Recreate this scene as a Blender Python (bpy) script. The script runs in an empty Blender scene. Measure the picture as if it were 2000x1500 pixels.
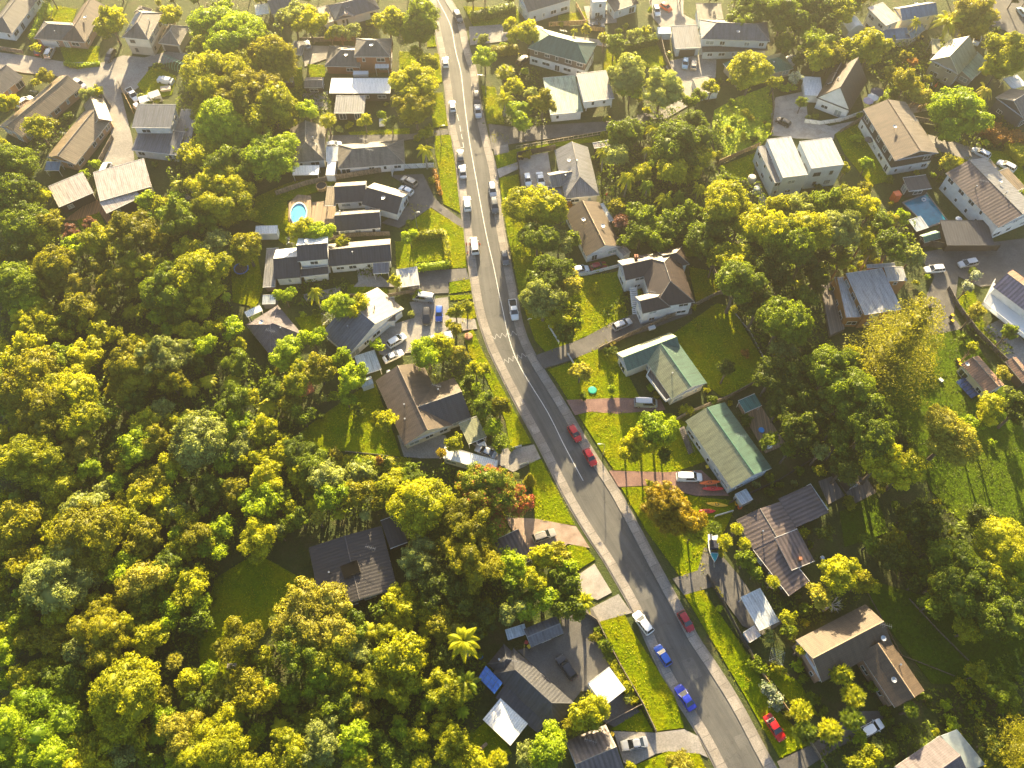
import bpy, bmesh, math, random
import numpy as np
from mathutils import Vector, Matrix
R_ = math.radians
random.seed(7); rng = np.random.default_rng(7)
# ---------------------------------------------------------------- camera, light
FPX, CX, CY, TH, HC = 1618.0, 1000.0, 750.0, R_(29.3), 155.0
CT, ST = math.cos(TH), math.sin(TH)
SUN_EL, SUN_AZ = 16.5, 1.0          # degrees above the horizon; degrees right of straight ahead (+Y)
scene = bpy.context.scene
cam = bpy.data.cameras.new('camera'); camo = bpy.data.objects.new('camera', cam)
scene.collection.objects.link(camo); camo.location = (0, 0, HC); camo.rotation_euler = (TH, 0, 0)
cam.sensor_width = 36; cam.lens = 36 * FPX / 2000; cam.clip_end = 5000; cam.clip_start = 1
scene.camera = camo
world = bpy.data.worlds.new('World'); scene.world = world; world.use_nodes = True
wn = world.node_tree.nodes; wl = world.node_tree.links
sky = wn.new('ShaderNodeTexSky'); sky.sky_type = 'NISHITA'; sky.sun_disc = False
sky.sun_elevation = R_(SUN_EL); sky.sun_rotation = R_(SUN_AZ); sky.air_density = 1.0; sky.dust_density = 1.0; sky.ozone_density = 2.0
bg = wn['Background']; bg.inputs[1].default_value = 0.05
wl.new(sky.outputs[0], bg.inputs[0])
sun = bpy.data.lights.new('sun', 'SUN'); sun.energy = 5.0; sun.angle = R_(0.5); sun.color = (1.0, 0.80, 0.46)
suno = bpy.data.objects.new('sun', sun); scene.collection.objects.link(suno)
sd = Vector((math.sin(R_(SUN_AZ)) * math.cos(R_(SUN_EL)), math.cos(R_(SUN_AZ)) * math.cos(R_(SUN_EL)), math.sin(R_(SUN_EL))))
suno.rotation_euler = sd.to_track_quat('Z', 'Y').to_euler(); suno.location = (0, 300, 150)
scene.view_settings.view_transform = 'Standard'; scene.view_settings.look = 'None'
scene.view_settings.exposure = 2.85; scene.view_settings.gamma = 1.0
cy = scene.cycles; cy.max_bounces = 5; cy.diffuse_bounces = 3; cy.glossy_bounces = 2; cy.transmission_bounces = 3
cy.transparent_max_bounces = 6; cy.volume_bounces = 0; cy.use_denoising = True; cy.caustics_reflective = False
cy.sample_clamp_indirect = 4

# ---------------------------------------------------------------- where a photo point lies at height z
def P(px, py, z=0.0):
    x = (px - CX) / FPX; v = (py - CY) / FPX
    t = (HC - z) / (CT + v * ST)
    return Vector((x * t, (ST - v * CT) * t, z))
def depth(px, py, z=0.0):
    v = (py - CY) / FPX
    return (HC - z) / (CT + v * ST)
def proj(p):
    dz = HC - p[2]; d = dz * CT + p[1] * ST
    return CX + FPX * p[0] / d, CY + FPX * (dz * ST - p[1] * CT) / d
# ---------------------------------------------------------------- object helpers
COL = scene.collection
def link(o, parent=None):
    COL.objects.link(o)
    if parent is not None: o.parent = parent
    return o
def tag(o, label=None, cat=None, group=None, kind=None):
    if label: o['label'] = label
    if cat: o['category'] = cat
    if group: o['group'] = group
    if kind: o['kind'] = kind
    return o
def empty(name, loc, rz=0.0):
    o = bpy.data.objects.new(name, None); COL.objects.link(o); o.location = loc; o.rotation_euler = (0, 0, rz)
    o.empty_display_size = .3
    return o
class MB:
    def __init__(s): s.v = []; s.f = []; s.m = []; s.uv = []
    def face(s, pts, mi=0, uv=None):
        n = len(s.v); s.v += [tuple(p) for p in pts]; s.f.append(list(range(n, n + len(pts)))); s.m.append(mi)
        s.uv.append(uv if uv else [(p[0], p[1]) for p in pts])
    def box(s, c, size, rz=0.0, mi=0, taper=1.0):
        hx, hy, hz = size[0] / 2, size[1] / 2, size[2] / 2; ca, sa = math.cos(rz), math.sin(rz)
        def q(x, y, z):
            k = taper if z > 0 else 1
            x, y = x * k, y * k
            return (c[0] + x * ca - y * sa, c[1] + x * sa + y * ca, c[2] + z)
        p = [q(x, y, z) for z in (-hz, hz) for x, y in ((-hx, -hy), (hx, -hy), (hx, hy), (-hx, hy))]
        for i in ((3, 2, 1, 0), (4, 5, 6, 7), (0, 1, 5, 4), (1, 2, 6, 5), (2, 3, 7, 6), (3, 0, 4, 7)): s.face([p[k] for k in i], mi)
    def bar(s, a, b, r0, r1=None, n=6, mi=0, cap=True):
        a = Vector(a); b = Vector(b); r1 = r0 if r1 is None else r1
        d = (b - a); d.normalize() if d.length > 0 else None
        u = d.orthogonal().normalized(); w = d.cross(u)
        ra = [a + (u * math.cos(2 * math.pi * i / n) + w * math.sin(2 * math.pi * i / n)) * r0 for i in range(n)]
        rb = [b + (u * math.cos(2 * math.pi * i / n) + w * math.sin(2 * math.pi * i / n)) * r1 for i in range(n)]
        for i in range(n): s.face([ra[i], ra[(i + 1) % n], rb[(i + 1) % n], rb[i]], mi)
        if cap: s.face(ra[::-1], mi); s.face(rb, mi)
    def lathe(s, c, prof, n=12, mi=0, sx=1.0, sy=1.0):
        for (r0, z0), (r1, z1) in zip(prof[:-1], prof[1:]):
            for i in range(n):
                a, b = 2 * math.pi * i / n, 2 * math.pi * (i + 1) / n
                s.face([(c[0] + sx * r0 * math.cos(a), c[1] + sy * r0 * math.sin(a), c[2] + z0), (c[0] + sx * r0 * math.cos(b), c[1] + sy * r0 * math.sin(b), c[2] + z0),
                        (c[0] + sx * r1 * math.cos(b), c[1] + sy * r1 * math.sin(b), c[2] + z1), (c[0] + sx * r1 * math.cos(a), c[1] + sy * r1 * math.sin(a), c[2] + z1)], mi)
    def slab(s, poly, z0, z1, mi=0, mside=None):
        s.face([(p[0], p[1], z1) for p in poly], mi)
        for a, b in zip(poly, poly[1:] + poly[:1]):
            s.face([(a[0], a[1], z0), (b[0], b[1], z0), (b[0], b[1], z1), (a[0], a[1], z1)], mi if mside is None else mside)
    def mesh(s, name, mats, off=(0, 0, 0), smooth=False):
        me = bpy.data.meshes.new(name)
        me.from_pydata([(v[0] - off[0], v[1] - off[1], v[2] - off[2]) for v in s.v], [], s.f)
        for m in mats: me.materials.append(m)
        uvl = me.uv_layers.new(name='UVMap')
        flat = [c for u in s.uv for q in u for c in q]
        uvl.data.foreach_set('uv', flat)
        me.polygons.foreach_set('material_index', s.m)
        if smooth: me.polygons.foreach_set('use_smooth', [True] * len(s.f))
        me.update()
        return me
    def build(s, name, mats, parent=None, off=(0, 0, 0), weld=False, smooth=False):
        if not isinstance(mats, (list, tuple)): mats = [mats]
        me = s.mesh(name, mats, off, smooth)
        if weld:
            b = bmesh.new(); b.from_mesh(me); bmesh.ops.remove_doubles(b, verts=b.verts, dist=1e-4)
            bmesh.ops.recalc_face_normals(b, faces=b.faces); b.to_mesh(me); b.free()
        return link(bpy.data.objects.new(name, me), parent)
def share(name, me, parent=None, loc=None, rz=0.0, scale=None):
    o = bpy.data.objects.new(name, me); link(o, parent)
    if loc is not None: o.location = loc
    o.rotation_euler = (0, 0, rz)
    if scale is not None: o.scale = scale
    return o
# ---------------------------------------------------------------- materials
MATS = {}
def nt(name):
    m = bpy.data.materials.new(name); m.use_nodes = True
    return m, m.node_tree.nodes, m.node_tree.links, m.node_tree.nodes['Principled BSDF']
def N(ns, t, **kw):
    n = ns.new(t)
    for k, v in kw.items():
        if hasattr(n, k): setattr(n, k, v)
        else: n.inputs[k].default_value = v
    return n
def ramp(ns, ls, fac, stops):
    r = ns.new('ShaderNodeValToRGB'); e = r.color_ramp.elements
    while len(e) < len(stops): e.new(0.5)
    for i, (p, c) in enumerate(stops): e[i].position = p; e[i].color = (*c, 1)
    ls.new(fac, r.inputs[0]); return r.outputs[0]
def k3(c, k): return tuple(min(1, max(0, x * k)) for x in c)
def simple(name, col, rough=.7, metal=0.0, var=.12, scale=1.5, bump=0.0, spec=.5, emit=None):
    key = name
    if key in MATS: return MATS[key]
    m, ns, ls, b = nt(name)
    tc = ns.new('ShaderNodeTexCoord')
    no = N(ns, 'ShaderNodeTexNoise'); no.inputs['Scale'].default_value = scale; no.inputs['Detail'].default_value = 6; no.inputs['Roughness'].default_value = .65
    ls.new(tc.outputs['Object'], no.inputs['Vector'])
    ls.new(ramp(ns, ls, no.outputs['Fac'], [(.3, k3(col, 1 - var)), (.7, k3(col, 1 + var))]), b.inputs['Base Color'])
    b.inputs['Roughness'].default_value = rough; b.inputs['Metallic'].default_value = metal; b.inputs['Specular IOR Level'].default_value = spec
    if bump:
        bu = N(ns, 'ShaderNodeBump'); bu.inputs['Strength'].default_value = bump; bu.inputs['Distance'].default_value = .05
        ls.new(no.outputs['Fac'], bu.inputs['Height']); ls.new(bu.outputs[0], b.inputs['Normal'])
    MATS[key] = m; return m
def ground_mat(name, cols, s1, s2, bump, dist=.1, rough=.9, speck=None, spec=.3):
    if name in MATS: return MATS[name]
    m, ns, ls, b = nt(name); tc = ns.new('ShaderNodeTexCoord')
    a = N(ns, 'ShaderNodeTexNoise'); a.inputs['Scale'].default_value = s1; a.inputs['Detail'].default_value = 8; a.inputs['Roughness'].default_value = .7
    c = N(ns, 'ShaderNodeTexNoise'); c.inputs['Scale'].default_value = s2; c.inputs['Detail'].default_value = 5; c.inputs['Roughness'].default_value = .75
    ls.new(tc.outputs['Object'], a.inputs['Vector']); ls.new(tc.outputs['Object'], c.inputs['Vector'])
    ca = ramp(ns, ls, a.outputs['Fac'], [(.35, cols[0]), (.5, cols[1]), (.66, cols[2])])
    cb = ramp(ns, ls, c.outputs['Fac'], [(.3, (.6, .6, .6)), (.7, (1.35, 1.35, 1.35))])
    mx = ns.new('ShaderNodeMix'); mx.data_type = 'RGBA'; mx.blend_type = 'MULTIPLY'; mx.inputs[0].default_value = 1
    ls.new(ca, mx.inputs[6]); ls.new(cb, mx.inputs[7]); ls.new(mx.outputs[2], b.inputs['Base Color'])
    b.inputs['Roughness'].default_value = rough; b.inputs['Specular IOR Level'].default_value = spec
    bu = N(ns, 'ShaderNodeBump'); bu.inputs['Strength'].default_value = bump; bu.inputs['Distance'].default_value = dist
    ls.new(c.outputs['Fac'], bu.inputs['Height']); ls.new(bu.outputs[0], b.inputs['Normal'])
    MATS[name] = m; return m
GRASS = ground_mat('lawn_grass', [(.115, .175, .002), (.18, .22, .002), (.245, .225, .003)], .13, 2.2, 1.0, .35, spec=.0)
FIELDG = ground_mat('field_grass', [(.060, .105, .006), (.080, .125, .007), (.105, .135, .010)], .10, 1.8, 1.0, .35, spec=.0)  # lawn grass darkened: the slope's shade is put into the colour
ROUGHG = ground_mat('meadow_grass', [(.18, .27, .006), (.28, .36, .008), (.36, .36, .03)], .25, 1.6, 1.0, .6)
SOIL = ground_mat('garden_soil', [(.035, .055, .010), (.055, .075, .012), (.085, .075, .03)], .2, 2.5, 1.0, .3)
ASPH = ground_mat('asphalt', [(.135, .13, .12), (.165, .158, .148), (.20, .19, .178)], .10, 8, .25, .02, rough=.85, spec=.3)
def road_mat():
    m, ns, ls, b = nt('road_asphalt'); tc = ns.new('ShaderNodeTexCoord'); col = None
    def lay(src, sc, vec, stops, prev, det=6, rg=.7):
        n = N(ns, 'ShaderNodeTexNoise'); n.inputs['Scale'].default_value = 1; n.inputs['Detail'].default_value = det; n.inputs['Roughness'].default_value = rg
        mp = ns.new('ShaderNodeMapping'); mp.inputs['Scale'].default_value = (*sc, 1); ls.new(tc.outputs[src], mp.inputs[0]); ls.new(mp.outputs[0], n.inputs['Vector']); o = ramp(ns, ls, n.outputs['Fac'], stops)
        if prev is None: return o, n
        x = ns.new('ShaderNodeMix'); x.data_type = 'RGBA'; x.blend_type = 'MULTIPLY'; x.inputs[0].default_value = 1; ls.new(prev, x.inputs[6]); ls.new(o, x.inputs[7]); return x.outputs[2], n
    col, _ = lay('Object', (.12, .12), None, [(.3, (.078, .078, .076)), (.7, (.118, .115, .108))], None)
    col, _ = lay('UV', (1.1, .035), None, [(.35, (.80, .80, .80)), (.65, (1.16, 1.15, 1.13))], col, 4, .6)
    col, _ = lay('UV', (6, .10), None, [(.3, (.90, .90, .90)), (.7, (1.08, 1.08, 1.08))], col, 3, .5)
    col, n9 = lay('Object', (7, 7), None, [(.3, (.82, .82, .82)), (.7, (1.15, 1.15, 1.15))], col, 3, .8)
    vo = N(ns, 'ShaderNodeTexVoronoi', feature='DISTANCE_TO_EDGE'); vo.inputs['Scale'].default_value = .16; wv = N(ns, 'ShaderNodeTexNoise'); wv.inputs['Scale'].default_value = .5; ls.new(tc.outputs['Object'], wv.inputs['Vector'])
    av = ns.new('ShaderNodeVectorMath'); av.operation = 'MULTIPLY_ADD'; av.inputs[1].default_value = (5, 5, 5); ls.new(wv.outputs['Color'], av.inputs[0]); ls.new(tc.outputs['Object'], av.inputs[2]); ls.new(av.outputs[0], vo.inputs['Vector'])
    cr = ramp(ns, ls, vo.outputs['Distance'], [(.0, (.62, .62, .62)), (.012, (1, 1, 1))]); x = ns.new('ShaderNodeMix'); x.data_type = 'RGBA'; x.blend_type = 'MULTIPLY'; x.inputs[0].default_value = .8; ls.new(col, x.inputs[6]); ls.new(cr, x.inputs[7]); col = x.outputs[2]
    ls.new(col, b.inputs['Base Color']); b.inputs['Roughness'].default_value = .82; b.inputs['Specular IOR Level'].default_value = .35
    bu = N(ns, 'ShaderNodeBump'); bu.inputs['Strength'].default_value = .25; bu.inputs['Distance'].default_value = .02; ls.new(n9.outputs['Fac'], bu.inputs['Height']); ls.new(bu.outputs[0], b.inputs['Normal']); return m
ROADM = road_mat()
ASPH2 = ground_mat('asphalt_patch', [(.10, .098, .092), (.12, .117, .11), (.14, .135, .125)], .3, 9, .25, .02, rough=.85)
PATH = ground_mat('footpath_concrete', [(.22, .195, .17), (.27, .24, .21), (.32, .285, .25)], .3, 5, .2, .02, rough=.85)
def joint_path():
    m = PATH; ns = m.node_tree.nodes; ls = m.node_tree.links; b = ns['Principled BSDF']; src = b.inputs['Base Color'].links[0].from_socket; tc = ns.new('ShaderNodeTexCoord'); sp = ns.new('ShaderNodeSeparateXYZ'); ls.new(tc.outputs['UV'], sp.inputs[0])
    d = N(ns, 'ShaderNodeMath', operation='DIVIDE'); d.inputs[1].default_value = 2.4; ls.new(sp.outputs[1], d.inputs[0]); f = N(ns, 'ShaderNodeMath', operation='FRACT'); ls.new(d.outputs[0], f.inputs[0])
    fl = N(ns, 'ShaderNodeMath', operation='FLOOR'); ls.new(d.outputs[0], fl.inputs[0]); w = ns.new('ShaderNodeTexWhiteNoise'); w.noise_dimensions = '1D'; ls.new(fl.outputs[0], w.inputs['W'])
    x = ns.new('ShaderNodeMix'); x.data_type = 'RGBA'; x.blend_type = 'MULTIPLY'; x.inputs[0].default_value = 1; ls.new(src, x.inputs[6]); ls.new(ramp(ns, ls, f.outputs[0], [(.03, (.55,) * 3), (.05, (1,) * 3)]), x.inputs[7])
    y = ns.new('ShaderNodeMix'); y.data_type = 'RGBA'; y.blend_type = 'MULTIPLY'; y.inputs[0].default_value = 1; ls.new(x.outputs[2], y.inputs[6]); ls.new(ramp(ns, ls, w.outputs['Value'], [(0, (.80,) * 3), (1, (1.12,) * 3)]), y.inputs[7]); ls.new(y.outputs[2], b.inputs['Base Color'])
joint_path()
KERB = ground_mat('kerb_concrete', [(.17, .155, .14), (.21, .19, .17), (.25, .225, .2)], .6, 6, .2, .02, rough=.85)
CONC = ground_mat('drive_concrete', [(.20, .185, .17), (.26, .24, .22), (.32, .30, .27)], .15, 4, .2, .02, rough=.85)
DARKC = ground_mat('drive_asphalt', [(.085, .08, .075), (.11, .105, .10), (.15, .14, .13)], .2, 5, .3, .02, rough=.85)
REDC = ground_mat('drive_red_chip', [(.17, .10, .085), (.22, .13, .11), (.27, .17, .14)], .3, 6, .3, .02)
GRAV = ground_mat('gravel', [(.26, .23, .20), (.34, .31, .28), (.42, .39, .35)], .4, 9, .5, .04)
PINKG = ground_mat('drive_gravel', [(.24, .17, .13), (.31, .23, .18), (.38, .29, .23)], .5, 9, .5, .04)
WHITEP = simple('road_paint', (.72, .70, .66), .6, var=.15, scale=3)
def board_mat(name, col, rough=.75, wid=.15, var=.35):
    if name in MATS: return MATS[name]
    m, ns, ls, b = nt(name); tc = ns.new('ShaderNodeTexCoord')
    sp = ns.new('ShaderNodeSeparateXYZ'); ls.new(tc.outputs['UV'], sp.inputs[0])
    d = N(ns, 'ShaderNodeMath', operation='DIVIDE'); d.inputs[1].default_value = wid; ls.new(sp.outputs[0], d.inputs[0])
    fl = N(ns, 'ShaderNodeMath', operation='FLOOR'); ls.new(d.outputs[0], fl.inputs[0])
    wn_ = ns.new('ShaderNodeTexWhiteNoise'); wn_.noise_dimensions = '1D'; ls.new(fl.outputs[0], wn_.inputs['W'])
    fr = N(ns, 'ShaderNodeMath', operation='FRACT'); ls.new(d.outputs[0], fr.inputs[0])
    gp = N(ns, 'ShaderNodeMath', operation='GREATER_THAN'); gp.inputs[1].default_value = .1; ls.new(fr.outputs[0], gp.inputs[0])
    cr = ramp(ns, ls, wn_.outputs['Value'], [(0, k3(col, 1 - var)), (1, k3(col, 1 + var))])
    mx = ns.new('ShaderNodeMix'); mx.data_type = 'RGBA'; ls.new(gp.outputs[0], mx.inputs[0]); mx.inputs[6].default_value = (*k3(col, .35), 1); ls.new(cr, mx.inputs[7])
    ls.new(mx.outputs[2], b.inputs['Base Color']); b.inputs['Roughness'].default_value = rough
    MATS[name] = m; return m
def roof_mat(name, col, kind='rib', rough=.45, period=.35, spec=.5, var=.16):
    """kind: rib = long-run metal ribs down the slope, tile = rows of pressed tiles"""
    if name in MATS: return MATS[name]
    m, ns, ls, b = nt(name); tc = ns.new('ShaderNodeTexCoord')
    sp = ns.new('ShaderNodeSeparateXYZ'); ls.new(tc.outputs['UV'], sp.inputs[0])
    def wave(src, per, sharp=None):
        a = N(ns, 'ShaderNodeMath', operation='MULTIPLY'); a.inputs[1].default_value = 2 * math.pi / per; ls.new(src, a.inputs[0])
        s_ = N(ns, 'ShaderNodeMath', operation='SINE'); ls.new(a.outputs[0], s_.inputs[0])
        r = N(ns, 'ShaderNodeMath', operation='MULTIPLY_ADD'); r.inputs[1].default_value = .5; r.inputs[2].default_value = .5; ls.new(s_.outputs[0], r.inputs[0])
        return r.outputs[0]
    def saw(src, per):
        a = N(ns, 'ShaderNodeMath', operation='DIVIDE'); a.inputs[1].default_value = per; ls.new(src, a.inputs[0])
        s_ = N(ns, 'ShaderNodeMath', operation='FRACT'); ls.new(a.outputs[0], s_.inputs[0]); return s_.outputs[0]
    no = N(ns, 'ShaderNodeTexNoise'); no.inputs['Scale'].default_value = .45; no.inputs['Detail'].default_value = 7; no.inputs['Roughness'].default_value = .7
    ls.new(tc.outputs['Object'], no.inputs['Vector'])
    n2 = N(ns, 'ShaderNodeTexNoise'); n2.inputs['Scale'].default_value = 4; n2.inputs['Detail'].default_value = 4; ls.new(tc.outputs['Object'], n2.inputs['Vector'])
    base = ramp(ns, ls, no.outputs['Fac'], [(.3, k3(col, 1 - var)), (.7, k3(col, 1 + var))])
    if kind == 'rib': h = wave(sp.outputs[0], period)
    else:
        s1 = saw(sp.outputs[1], .37); w1 = wave(sp.outputs[0], .32)
        ad = N(ns, 'ShaderNodeMath', operation='MULTIPLY_ADD'); ad.inputs[1].default_value = .35; ls.new(w1, ad.inputs[0]); ls.new(s1, ad.inputs[2]); h = ad.outputs[0]
    lo, hi = ((.86, 1.06) if period < .7 else (.66, 1.16)) if kind == 'rib' else (.78, 1.1)
    rr = ramp(ns, ls, h, [(.15, (lo,) * 3), (.75, (hi,) * 3)])
    mx = ns.new('ShaderNodeMix'); mx.data_type = 'RGBA'; mx.blend_type = 'MULTIPLY'; mx.inputs[0].default_value = 1
    ls.new(base, mx.inputs[6]); ls.new(rr, mx.inputs[7])
    m2 = ns.new('ShaderNodeMix'); m2.data_type = 'RGBA'; m2.blend_type = 'MULTIPLY'; m2.inputs[0].default_value = 1
    ls.new(mx.outputs[2], m2.inputs[6]); ls.new(ramp(ns, ls, n2.outputs['Fac'], [(.3, (.82,) * 3), (.7, (1.14,) * 3)]), m2.inputs[7])
    st = N(ns, 'ShaderNodeTexNoise'); st.inputs['Scale'].default_value = 1.0; st.inputs['Detail'].default_value = 5; st.inputs['Roughness'].default_value = .75
    mp = ns.new('ShaderNodeMapping'); mp.inputs['Scale'].default_value = (1.6, .22, 1); ls.new(tc.outputs['UV'], mp.inputs[0]); ls.new(mp.outputs[0], st.inputs['Vector'])
    m3 = ns.new('ShaderNodeMix'); m3.data_type = 'RGBA'; m3.blend_type = 'MULTIPLY'; m3.inputs[0].default_value = 1 if var > .05 else .35
    ls.new(m2.outputs[2], m3.inputs[6]); ls.new(ramp(ns, ls, st.outputs['Fac'], [(.36, (.62, .60, .56)), (.52, (1.0,) * 3), (.68, (1.22, 1.2, 1.14))]), m3.inputs[7])
    ls.new(m3.outputs[2], b.inputs['Base Color']); b.inputs['Roughness'].default_value = rough; b.inputs['Specular IOR Level'].default_value = spec
    bu = N(ns, 'ShaderNodeBump'); bu.inputs['Strength'].default_value = .4; bu.inputs['Distance'].default_value = .04
    ls.new(h, bu.inputs['Height']); ls.new(bu.outputs[0], b.inputs['Normal'])
    MATS[name] = m; return m
RM = {
 'greytile': roof_mat('roof_grey_tile', (.13, .115, .10), 'tile', .6), 'browntile': roof_mat('roof_brown_tile', (.125, .088, .062), 'tile', .65),
 'oldtile': roof_mat('roof_old_tile', (.15, .13, .105), 'tile', .7, var=.35), 'darktile': roof_mat('roof_dark_tile', (.06, .055, .055), 'tile', .55),
 'blacktile': roof_mat('roof_black_tile', (.045, .042, .045), 'tile', .5), 'tanrib': roof_mat('roof_tan_rib', (.20, .15, .095), 'rib', .55, .5),
 'pinkrib': roof_mat('roof_pinkish_rib', (.42, .37, .34), 'rib', .45, .45), 'bluegrey': roof_mat('roof_blue_grey_rib', (.11, .117, .135), 'rib', .5, .6),
 'white': roof_mat('roof_white', (.78, .77, .76), 'rib', .5, .4, var=.04), 'greyrib': roof_mat('roof_grey_rib', (.17, .17, .18), 'rib', .5, .5),
 'palegrey': roof_mat('roof_pale_grey', (.33, .34, .36), 'rib', .55, .35, var=.06), 'charcoal': roof_mat('roof_charcoal_rib', (.045, .045, .052), 'rib', .5, .6),
 'blackrib': roof_mat('roof_black_rib', (.028, .024, .026), 'rib', .5, .65), 'green': roof_mat('roof_green_tile', (.06, .115, .088), 'tile', .5),
 'greenrib': roof_mat('roof_green_rib', (.04, .13, .085), 'rib', .5, .5), 'palegreen': roof_mat('roof_pale_green', (.20, .29, .23), 'rib', .55, .45, var=.2),
 'oliveworn': roof_mat('roof_worn_olive_tile', (.22, .23, .13), 'tile', .6), 'purplerib': roof_mat('roof_purple_brown_corrugate', (.11, .085, .082), 'rib', .45, .8),
 'browndark': roof_mat('roof_dark_brown', (.042, .027, .023), 'tile', .5), 'brownshingle': roof_mat('roof_brown_shingle', (.085, .058, .036), 'tile', .7),
 'blueroof': roof_mat('roof_blue_rib', (.09, .17, .27), 'rib', .5, .4), 'olive': roof_mat('roof_olive_rib', (.24, .24, .15), 'rib', .55, .4),
 'copper': roof_mat('roof_copper_brown_rib', (.27, .16, .11), 'rib', .45, .5), 'beige': roof_mat('roof_beige_tile', (.165, .138, .112), 'tile', .6),
 'villa': roof_mat('roof_pale_purple_corrugate', (.25, .20, .23), 'rib', .45, .8), 'teal': roof_mat('roof_teal', (.04, .16, .15), 'rib', .5, .4), 'silver': roof_mat('roof_silver_rib', (.45, .48, .50), 'rib', .4, .45),
 'redgrey': roof_mat('roof_plum_tile', (.125, .108, .118), 'tile', .85), 'bluetile': roof_mat('roof_blue_grey_tile', (.10, .11, .13), 'tile', .55)}
def wall_mat(name, col, kind='plain'):
    if name in MATS: return MATS[name]
    m, ns, ls, b = nt(name); tc = ns.new('ShaderNodeTexCoord')
    no = N(ns, 'ShaderNodeTexNoise'); no.inputs['Scale'].default_value = .8; no.inputs['Detail'].default_value = 6; ls.new(tc.outputs['Object'], no.inputs['Vector'])
    base = ramp(ns, ls, no.outputs['Fac'], [(.3, k3(col, .88)), (.7, k3(col, 1.06))])
    if kind in ('board', 'brick'):
        sp = ns.new('ShaderNodeSeparateXYZ'); ls.new(tc.outputs['Object'], sp.inputs[0])
        a = N(ns, 'ShaderNodeMath', operation='DIVIDE'); a.inputs[1].default_value = .2 if kind == 'board' else .09; ls.new(sp.outputs[2], a.inputs[0])
        f_ = N(ns, 'ShaderNodeMath', operation='FRACT'); ls.new(a.outputs[0], f_.inputs[0])
        rr = ramp(ns, ls, f_.outputs[0], [(.05, (.72,) * 3), (.2, (1,) * 3)])
        mx = ns.new('ShaderNodeMix'); mx.data_type = 'RGBA'; mx.blend_type = 'MULTIPLY'; mx.inputs[0].default_value = 1
        ls.new(base, mx.inputs[6]); ls.new(rr, mx.inputs[7]); base = mx.outputs[2]
        bu = N(ns, 'ShaderNodeBump'); bu.inputs['Strength'].default_value = .4; bu.inputs['Distance'].default_value = .03
        ls.new(f_.outputs[0], bu.inputs['Height']); ls.new(bu.outputs[0], b.inputs['Normal'])
    ls.new(base, b.inputs['Base Color']); b.inputs['Roughness'].default_value = .75
    MATS[name] = m; return m
WM = {'white': wall_mat('wall_white_board', (.74, .74, .73), 'board'), 'cream': wall_mat('wall_cream', (.66, .60, .48)), 'peach': wall_mat('wall_peach_brick', (.46, .27, .15), 'brick'),
 'brick': wall_mat('wall_red_brick', (.33, .13, .065), 'brick'), 'dark': wall_mat('wall_dark_board', (.055, .042, .036), 'board'), 'grey': wall_mat('wall_pale_grey', (.54, .60, .65), 'board'),
 'brown': wall_mat('wall_brown_board', (.13, .10, .085), 'board'), 'beige': wall_mat('wall_beige', (.45, .38, .29), 'brick'), 'timber': wall_mat('wall_orange_timber', (.40, .20, .08), 'board'),
 'pinkbrick': wall_mat('wall_pink_brick', (.38, .24, .17), 'brick'), 'greytim': wall_mat('wall_weathered_timber', (.33, .31, .28), 'board'), 'slate': wall_mat('wall_slate', (.10, .10, .11), 'board')}
FASC = simple('fascia_white', (.62, .60, .57), .5); FASCD = simple('fascia_dark', (.07, .065, .06), .5); FRAME = simple('window_frame_white', (.72, .72, .70), .4, var=.03)
DKFRAME = simple('window_frame_dark', (.06, .06, .065), .4)
GLASS = simple('window_glass', (.035, .045, .05), .08, var=.3, spec=.8); PALEGL = simple('curtained_glass', (.30, .34, .34), .15, var=.15, spec=.8)
WOOD = board_mat('decking_wood', (.27, .19, .12)); WOODO = board_mat('decking_orange', (.34, .16, .06)); WOODG = board_mat('decking_grey', (.17, .145, .13))
FENCEW = board_mat('fence_paling', (.23, .18, .13)); FENCEL = board_mat('fence_new_pine', (.42, .28, .13)); FENCED = board_mat('fence_dark', (.05, .045, .04)); FENCEWH = board_mat('fence_white', (.7, .69, .66), var=.05)
TRUNK = simple('bark', (.13, .10, .075), .9, var=.35, scale=3, bump=.5); TRUNKL = simple('bark_pale', (.30, .27, .22), .85, var=.25, scale=3, bump=.4)
METAL = simple('galvanised_steel', (.45, .46, .46), .35, .8, var=.06); WHITE = simple('white_plastic', (.78, .78, .77), .4, var=.04); BLACK = simple('black_rubber', (.03, .03, .03), .8)
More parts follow.
